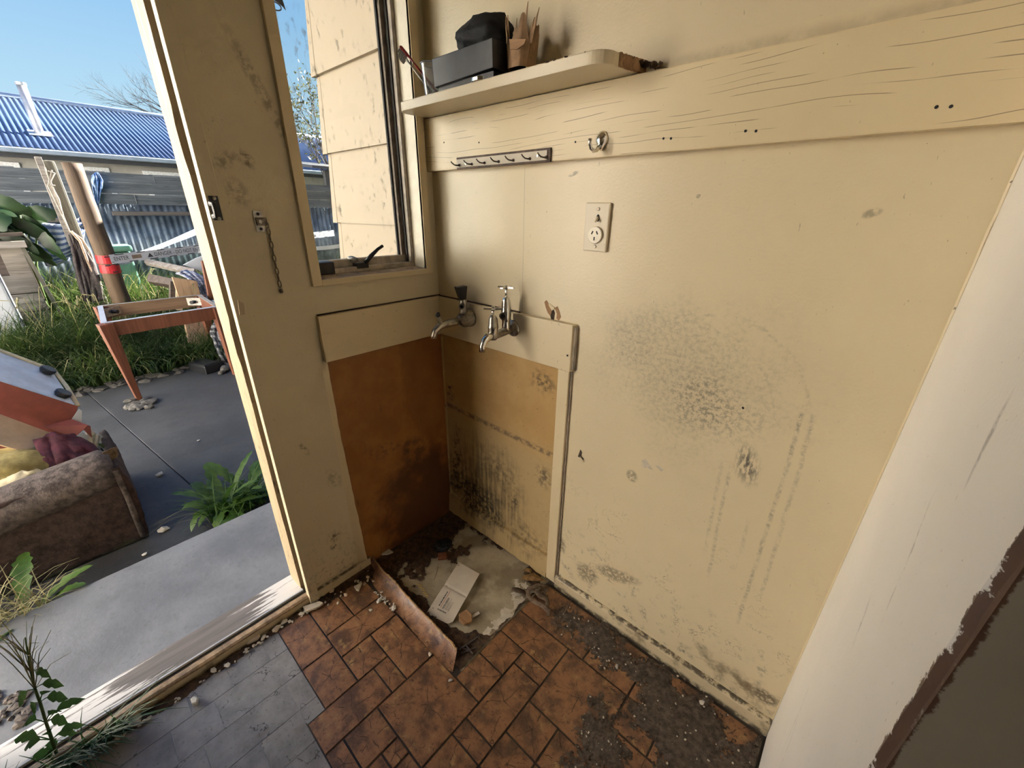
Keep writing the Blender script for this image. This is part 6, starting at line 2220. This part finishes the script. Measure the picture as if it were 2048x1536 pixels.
for (px, py) in ((92, 744), (122, 791)):
    d_ = _r2 * ((px - 1024) / F_PX) - _u2 * ((py - 768) / F_PX) + _f
    t_ = (W0 - CAM).dot(nn) / d_.dot(nn)
    c = CAM + d_ * t_
    ft_ = MB().lathe(c, nn, [(0, 0.026), (0.010, 0.032), (0.022, 0.032), (0.026, 0.028), (0.026, 0)], 22).build('foot', 'black_metal', ap, smooth=False)
rc = thing('red_carton', (W1.x + 0.02, W1.y - 0.15, W1.z - 0.25), 'opened red carton with a tan inner flap under the white appliance', 'carton')


def quad(name, pts, mat, t=0.006):
    q_ = [at(x, y, 0, X) for x, y, X in pts]
    MB().slab(q_, t).build(name, mat, rc)


MB().box(W1.x - 0.24, W1.x + 0.008, W1.y - 0.45, W1.y - 0.075, 0.052, W1.z - 0.10).build('carton_body', 'carton_red', rc)
quad('side_panel', [(-90, 826, -1.70), (140, 872, -1.70), (156, 813, -1.70), (-90, 735, -1.70)], 'carton_red')
quad('tan_flap', [(-90, 862, -1.52), (80, 913, -1.52), (108, 868, -1.68), (-90, 795, -1.68)], 'carton_tan')
quad('tan_flap_edge', [(80, 913, -1.515), (92, 914, -1.515), (119, 867, -1.675), (108, 868, -1.675)], 'carton_red')
quad('end_flap', [(86, 852, -1.66), (148, 876, -1.60), (176, 850, -1.60), (144, 838, -1.68)], 'carton_red')
quad('end_flap_turn', [(168, 858, -1.602), (184, 874, -1.59), (181, 852, -1.62), (175, 850, -1.62)], 'carton_red')
quad('white_lining', [(144, 838, -1.69), (163, 849, -1.69), (164, 822, -1.69), (158, 818, -1.69)], 'carton_white')
quad('lower_lining', [(146, 878, -1.585), (176, 896, -1.585), (176, 872, -1.60), (164, 864, -1.60)], 'carton_white')
quad('lower_edge', [(118, 868, -1.62), (178, 902, -1.575), (179, 896, -1.575), (146, 876, -1.62)], 'carton_red')


# ---- plants
def blade(m, p, d, L, w, bend, seg=4, lean=None):
    """a grass blade: starts along +z, bends towards d"""
    d = Vector(d)
    s = Vector((-d.y, d.x, 0))
    if s.length < 1e-6:
        s = Vector((1, 0, 0))
    s.normalize()
    k = len(m.v)
    for i in range(seg + 1):
        t = i / seg
        a = bend * t
        q = p + d * (L * math.sin(a) * t * 0.9 + 0.0) + Vector((0, 0, L * t * math.cos(a * 0.8)))
        ww = w * (1 - t) ** 0.7 + 0.0004
        m.v += [q - s * ww, q + s * ww]
    for i in range(seg):
        a = k + i * 2
        m.f.append((a, a + 1, a + 3, a + 2))


r4 = random.Random(21)
gm, gd = MB(), MB()
for k in range(24000):
    if k % 9 == 8:
        x, y = r4.uniform(-7.35, -4.6), r4.uniform(1.4, 2.85)
    else:
        x = -3.86 - 3.5 * r4.random() ** 1.25
        y = r4.uniform(-1.75, 1.35) if x < -4.6 else r4.uniform(-1.35, 0.75)
    cl = fbm(x * 1.6, y * 1.6, 3.0)
    if cl < -0.5:
        continue
    if r4.random() < 0.12 and k % 9 != 8:
        x, y = r4.uniform(-5.1, -4.25), r4.uniform(-1.5, -0.75)
    a = r4.gauss(0.3, 1.3)
    L = (0.34 + 0.24 * cl + 0.18 * r4.random()) * (1.0 if x > -4.25 else (1.3 if x > -5.2 else 1.6))
    m_ = gd if r4.random() < 0.09 else gm
    blade(m_, Vector((x, y, YZ - 0.03)), (math.cos(a), math.sin(a), 0), max(0.18, L), 0.0058, r4.uniform(0.5, 1.7))
o = gm.build('grass', 'grass')
tag(o, 'long unmown green grass across the back yard', 'grass', None, 'stuff')
o = gd.build('grass_dry', 'grass_dry')
tag(o, 'dry straw coloured stalks among the long grass', 'grass', None, 'stuff')
sd = MB()
for k in range(46):
    x, y = r4.uniform(-6.6, -4.4), r4.uniform(-1.2, 0.7)
    h_ = r4.uniform(0.5, 0.95)
    a = r4.uniform(0, 6.28)
    dx, dy = math.cos(a) * 0.22, math.sin(a) * 0.22
    pts = [Vector((x, y, YZ)), Vector((x + dx * .2, y + dy * .2, YZ + h_ * .55)), Vector((x + dx * .55, y + dy * .55, YZ + h_ * .9)), Vector((x + dx, y + dy, YZ + h_ * .92)), Vector((x + dx * 1.3, y + dy * 1.3, YZ + h_ * .82))]
    sd.tube(pts, [0.003, 0.003, 0.0025, 0.005, 0.002], 4)
    for j in range(5):
        q = pts[3].lerp(pts[4], j / 5)
        sd.ico(q + Vector((r4.uniform(-.015, .015), r4.uniform(-.015, .015), -0.012)), (0.004, 0.004, 0.015), 1)
o = sd.build('grass_seed_heads', 'grass_dry')
tag(o, 'drooping pale seed heads above the long grass', 'grass', None, 'stuff')


def lobed_leaf(m, base, d, L, w, lobes=5, rise=0.6, droop=0.9, curl=0.0, rr=r4):
    """dandelion like leaf as a fan of quads along its midrib"""
    d = Vector(d).normalized()
    s = d.cross(Vector((0, 0, 1)))
    if s.length < 1e-4:
        s = Vector((1, 0, 0))
    s.normalize()
    n = 16
    k = len(m.v)
    for i in range(n + 1):
        t = i / n
        c = base + d * (L * t * (1 - 0.15 * droop * t)) + Vector((0, 0, L * (rise * t - droop * t * t)))
        ww = w * math.sin(math.pi * min(1, t * 0.93 + 0.07)) ** 0.7 * (0.55 + 0.45 * abs(math.sin(t * lobes * math.pi))) * (0.35 + 0.65 * t)
        up = Vector((0, 0, 0.25 * ww))
        m.v += [c - s * ww + up, c, c + s * ww + up]
    for i in range(n):
        a = k + i * 3
        m.f += [(a, a + 1, a + 4, a + 3), (a + 1, a + 2, a + 5, a + 4)]


cl_ = thing('dandelion_clump', tuple(at(440, 1040, 2, YZ)), 'lush green dandelion clump at the edge of the doorstep', 'weed')
c0 = at(430, 1038, 2, YZ)
c1 = at(520, 1000, 2, YZ)
for k in range(46):
    t = r4.random()
    b0 = c0.lerp(c1, t) + Vector((r4.uniform(-.10, .05), r4.uniform(-.03, .03), 0.0))
    a = r4.uniform(0, 6.28)
    m = MB()
    L = r4.uniform(0.16, 0.32)
    lobed_leaf(m, b0, (math.cos(a), math.sin(a), 0.0), L, r4.uniform(0.026, 0.046), r4.randint(4, 7), r4.uniform(0.6, 1.5), r4.uniform(0.4, 1.1))
    m.build('leaf', 'weed_leaf', cl_, smooth=True)
m = MB()
for k in range(160):
    b0 = c0.lerp(c1, r4.random() * 1.15) + Vector((r4.uniform(-.06, .05), r4.uniform(-.03, .03), 0))
    a = r4.uniform(0, 6.28)
    blade(m, b0, (math.cos(a), math.sin(a), 0), r4.uniform(.12, .28), 0.0036, r4.uniform(.6, 1.7))
tag(m.build('grass_blades', 'weed_leaf', cl_), None, None, None, 'stuff')
m = MB()
for k in range(9):
    b0 = c0 + Vector((r4.uniform(-.05, .05), r4.uniform(-.05, .05), 0))
    blade(m, b0, (r4.uniform(-.6, .6), -1, 0), r4.uniform(.15, .28), 0.0012, 1.2, 6)
m.build('dry_stalks', 'grass_dry', cl_)

c0 = at(70, 1235, 2, -0.14)
dk = thing('dock_weed', tuple(c0), 'broad leaved weed with pale grass beside the armchair base', 'weed')
for (px, py, L, w, X) in ((112, 1150, 0.17, 0.028, 0), (50, 1140, 0.20, 0.032, 0), (138, 1165, 0.15, 0.024, 0), (20, 1205, 0.14, 0.03, 0), (75, 1185, 0.12, 0.025, 0), (10, 1240, 0.12, 0.03, 0)):
    m = MB()
    tip = at(px, py, 2, 0.0)
    d = tip - c0
    d.z = 0
    lobed_leaf(m, c0 + Vector((r4.uniform(-.02, .02), r4.uniform(-.02, .02), 0)), d, L * 1.35, w * 1.5, 6, 1.0, 0.5)
    m.build('leaf', 'weed_leaf', dk, smooth=True)
m = MB()
for k in range(170):
    b0 = c0 + Vector((r4.uniform(-.06, .10), r4.uniform(-.22, .05), 0.03))
    a = r4.gauss(0.2, 1.4)
    blade(m, b0, (math.cos(a), math.sin(a), 0), r4.uniform(.10, .24), 0.0022, r4.uniform(.5, 1.5))
tag(m.build('grass_blades', 'grass_dry', dk), None, None, None, 'stuff')

# sow thistle growing out of the sill gap
st_ = thing('sow_thistle', tuple(at(118, 1522, 2, 0.0)), 'thin sow thistle growing from the gap of the door sill', 'weed')
spine = [at(118, 1522, 2, 0.0), at(104, 1480, 0, 0.0), at(92, 1445, 0, -0.01), at(80, 1405, 0, -0.02), at(70, 1378, 0, -0.03), at(62, 1345, 0, -0.04), at(56, 1310, 0, -0.05), at(50, 1275, 0, -0.05)]
MB().tube(spine, [0.0035, 0.0034, 0.003, 0.003, 0.0026, 0.0022, 0.0018, 0.0012], 7).build('stem', 'weed_stem', st_, smooth=True)
for (si, px, py, w) in ((3, 130, 1388, 0.014), (2, 164, 1387, 0.013), (2, 130, 1438, 0.013), (1, 165, 1440, 0.012), (1, 150, 1458, 0.011), (1, 20, 1470, 0.014), (4, 122, 1362, 0.012), (3, 60, 1420, 0.012), (0, 60, 1500, 0.014), (0, 95, 1470, 0.012), (1, 90, 1455, 0.011), (0, 80, 1505, 0.013), (4, 30, 1405, 0.012), (2, 40, 1440, 0.013), (1, 40, 1490, 0.014), (2, 118, 1412, 0.011), (0, 140, 1490, 0.013), (3, 100, 1372, 0.010), (5, 95, 1345, 0.009)):
    tip = at(px, py, 0, 0.0)
    m = MB()
    b0 = spine[si]
    d = tip - b0
    n = 12
    s = d.normalized().cross((CAM - b0).normalized()).normalized()
    for i in range(n + 1):
        t = i / n
        c = b0 + d * t + Vector((0, 0, -0.02 * t * t + 0.012 * math.sin(t * 3.1)))
        ww = 0.0012 if t < 0.35 else w * math.sin(math.pi * min(1.0, (t - 0.30) / 0.7)) ** 0.8 * (0.6 + 0.4 * abs(math.sin(t * 14)))
        m.v += [c - s * ww, c + Vector((0, 0, -0.001)), c + s * ww]
    for i in range(n):
        a = i * 3
        m.f += [(a, a + 1, a + 4, a + 3), (a + 1, a + 2, a + 5, a + 4)]
    m.build('leaf', 'sow_leaf', st_)
m = MB()
for k in range(30):
    q = spine[-1] + Vector((r4.uniform(-.05, .05), r4.uniform(-.05, .05), r4.uniform(-.10, .06)))
    p0 = spine[r4.choice((4, 5, 6))]
    m.tube([p0, p0.lerp(q, 0.5) + Vector((0, 0, 0.02)), q], [0.0009, 0.0008, 0.0005], 4)
tag(m.build('dry_flower_stalks', 'grass_dry', st_), None, None, None, 'stuff')
m = MB()
for k in range(420):
    y = -1.46 + 0.30 * r4.random()
    b0 = Vector((0.008 + 0.02 * r4.random(), y, 0.0))
    a = r4.gauss(-0.4, 1.0)
    blade(m, b0, (math.cos(a), math.sin(a) + 0.6, 0), r4.uniform(.03, .15), 0.0017, r4.uniform(.7, 1.7))
o = m.build('sill_grass', 'sow_leaf')
tag(o, 'thin grass growing along the inside of the door sill', 'grass', None, 'stuff')
lm = MB()
for k in range(26):
    q = at(r4.uniform(-10, 62), r4.uniform(1385, 1450), 2, -0.045)
    lm.ico(q, (0.012 * r4.uniform(.5, 1.3), 0.016 * r4.uniform(.5, 1.2), 0.005), 1, 0.35, r4)
o = lm.build('leaf_litter', 'dark_board')
tag(o, 'dark rotten leaf litter on the doorstep at the left edge', 'litter', None, 'stuff')

# ---- large leafed plant
bp = thing('broadleaf_plant', tuple(at(25, 560, 0, -5.6)), 'dark plant with large glossy leaves in front of the fence', 'plant')
root = Vector((-5.75, -1.15, YZ))
for (px, py, ang, L, w, tilt) in ((-25, 402, 0.2, 0.46, 0.13, 0.2), (10, 400, -0.1, 0.30, 0.10, -0.3), (28, 416, -0.5, 0.32, 0.08, -0.5), (2, 424, -0.3, 0.30, 0.10, 0.3), (78, 416, 0.5, 0.28, 0.09, 0.0), (58, 424, 0.2, 0.22, 0.07, 0.2), (50, 446, -0.3, 0.30, 0.075, -0.6), (72, 448, -0.7, 0.24, 0.06, -0.7), (-10, 455, 0.1, 0.34, 0.10, 0.1), (14, 462, -0.3, 0.26, 0.07, -0.4), (84, 468, -0.9, 0.26, 0.06, -0.8), (98, 484, -0.9, 0.24, 0.055, -0.8), (60, 486, -0.5, 0.26, 0.06, -0.6), (-30, 430, 0.5, 0.36, 0.12, 0.3), (74, 500, -0.6, 0.24, 0.05, -0.6), (38, 470, -0.8, 0.24, 0.06, -0.6), (52, 504, 0.1, 0.2, 0.05, -0.2)):
    c = at(px, py, 0, -5.55 + r4.uniform(-.15, .15))
    m = MB()
    d = Vector((r4.uniform(.05, .35), math.cos(ang), math.sin(ang) * 1.2)).normalized()
    s = d.cross(Vector((1, 0, 0.2 + tilt))).normalized()
    nrm = s.cross(d)
    n = 12
    for i in range(n + 1):
        t = i / n
        q = c + d * (L * (t - 0.5)) - nrm * (0.10 * (t - 0.5) ** 2) + Vector((0, 0, -0.10 * t * t))
        ww = w * math.sin(math.pi * (0.04 + 0.94 * t)) ** 0.75 * (1 + 0.10 * math.sin(t * 22))
        m.v += [q - s * ww - Vector((0, 0, 0.3 * ww)), q, q + s * ww - Vector((0, 0, 0.3 * ww))]
    for i in range(n):
        a = i * 3
        m.f += [(a, a + 1, a + 4, a + 3), (a + 1, a + 2, a + 5, a + 4)]
    lf_ = m.build('leaf', 'big_leaf', bp, smooth=True)
    st0 = c - d * L * 0.5
    MB().tube([root + Vector((r4.uniform(-.1, .1), r4.uniform(-.1, .2), 0)), root.lerp(st0, 0.6) + Vector((0, 0, 0.15)), st0], [0.014, 0.012, 0.007], 6).build('stalk', 'weed_stem', bp, smooth=True)
o = MB().ico(at(6, 438, 0, -5.5), (0.05, 0.05, 0.06), 3, 0.05).build('fruit', 'leaf_dry', bp, smooth=True)


# ---- trees
def grow(m, p, d, L, r, depth, rr, spread=0.55, tips=None, up=0.12):
    pts, rad = [p.copy()], [r]
    n = 4
    for i in range(n):
        d = (d + Vector((rr.gauss(0, .12), rr.gauss(0, .12), rr.gauss(0, .10) + up * .3))).normalized()
        p = p + d * (L / n)
        pts.append(p.copy())
        rad.append(r * (1 - 0.45 * (i + 1) / n))
    m.tube(pts, rad, 5 if depth > 1 else 4, caps=False)
    if tips is not None and depth <= 1:
        tips += pts[1:]
    if depth == 0:
        return
    for k in range(3 if depth > 1 else 4):
        q = pts[rr.randint(2, n)]
        nd = (d + Vector((rr.gauss(0, spread), rr.gauss(0, spread), rr.gauss(0.1, spread * 0.7)))).normalized()
        grow(m, q, nd, L * rr.uniform(0.6, 0.85), r * 0.52, depth - 1, rr, spread, tips, up)


rt_ = random.Random(3)
bt2 = thing('bare_tree', tuple(at(345, 300, 0, -20)), 'bare winter tree behind the blue roof', 'tree')
b0 = at(338, 262, 0, -20)
m = MB()
grow(m, Vector((b0.x, b0.y + 1.2, YZ)), Vector((0, 0, 1)), b0.z + 0.6, 0.14, 0, rt_)
m.build('trunk', 'branch', bt2)
m = MB()
for k in range(12):
    grow(m, Vector((b0.x, b0.y + 1.2 - rt_.random() * 0.6, b0.z + rt_.uniform(-.3, .5))), Vector((rt_.uniform(-.3, .3), rt_.uniform(-1.0, 0.5), rt_.uniform(0.15, .55))).normalized(), rt_.uniform(0.7, 1.15), 0.028, 4, rt_, 0.40, None, 0.06)
m.build('branches', 'branch', bt2)

lt2 = thing('leafy_tree', tuple(at(612, 380, 0, -10.5)), 'thin tree with sparse yellow green leaves seen through the window', 'tree')
b0 = at(625, 372, 0, -10.5)
tips = []
m = MB()
grow(m, Vector((b0.x, b0.y + 0.5, YZ)), Vector((0, 0, 1)), b0.z + 0.5, 0.07, 0, rt_)
m.build('trunk', 'branch', lt2)
m = MB()
for k in range(8):
    grow(m, Vector((b0.x, b0.y + 0.5, b0.z + rt_.uniform(-.1, .6))), Vector((rt_.uniform(-.3, .3), rt_.uniform(-.9, .5), rt_.uniform(0.4, 1.0))).normalized(), rt_.uniform(.7, 1.25), 0.018, 3, rt_, 0.5, tips)
m.build('branches', 'branch', lt2)
m = MB()
for p in tips:
    if rt_.random() < 0.55:
        q = p + Vector((rt_.gauss(0, .05), rt_.gauss(0, .05), rt_.gauss(0, .05)))
        d = Vector((rt_.gauss(0, 1), rt_.gauss(0, 1), rt_.gauss(0, 1))).normalized()
        s = d.cross(Vector((rt_.gauss(0, 1), rt_.gauss(0, 1), 1))).normalized()
        L, w = rt_.uniform(.06, .12), rt_.uniform(.015, .03)
        m.add([q, q + d * L * .5 - s * w, q + d * L, q + d * L * .5 + s * w], [(0, 1, 2, 3)])
tag(m.build('leaves', 'tree_leaf', lt2), None, None, None, 'stuff')

cp = thing('carport', tuple(at(655, 480, 0, -8.2)), 'dark carport edge and post beyond the fence seen through the window', 'carport')
q = at(652, 345, 0, -8.2)
MB().box(-8.25, -8.15, q.y - 0.05, q.y + 0.07, YZ, q.z + 0.05).build('carport_post', 'carport_dark', cp)
q = at(624, 330, 0, -8.0)
MB().hexa([(-8.0, q.y, q.z - 0.05), (-8.0, q.y + 3.0, q.z - 0.05), (-11.0, q.y + 3.0, q.z + 0.25), (-11.0, q.y, q.z + 0.25),
           (-8.0, q.y, q.z), (-8.0, q.y + 3.0, q.z), (-11.0, q.y + 3.0, q.z + 0.33), (-11.0, q.y, q.z + 0.33)]).build('carport_roof', 'carport_dark', cp)
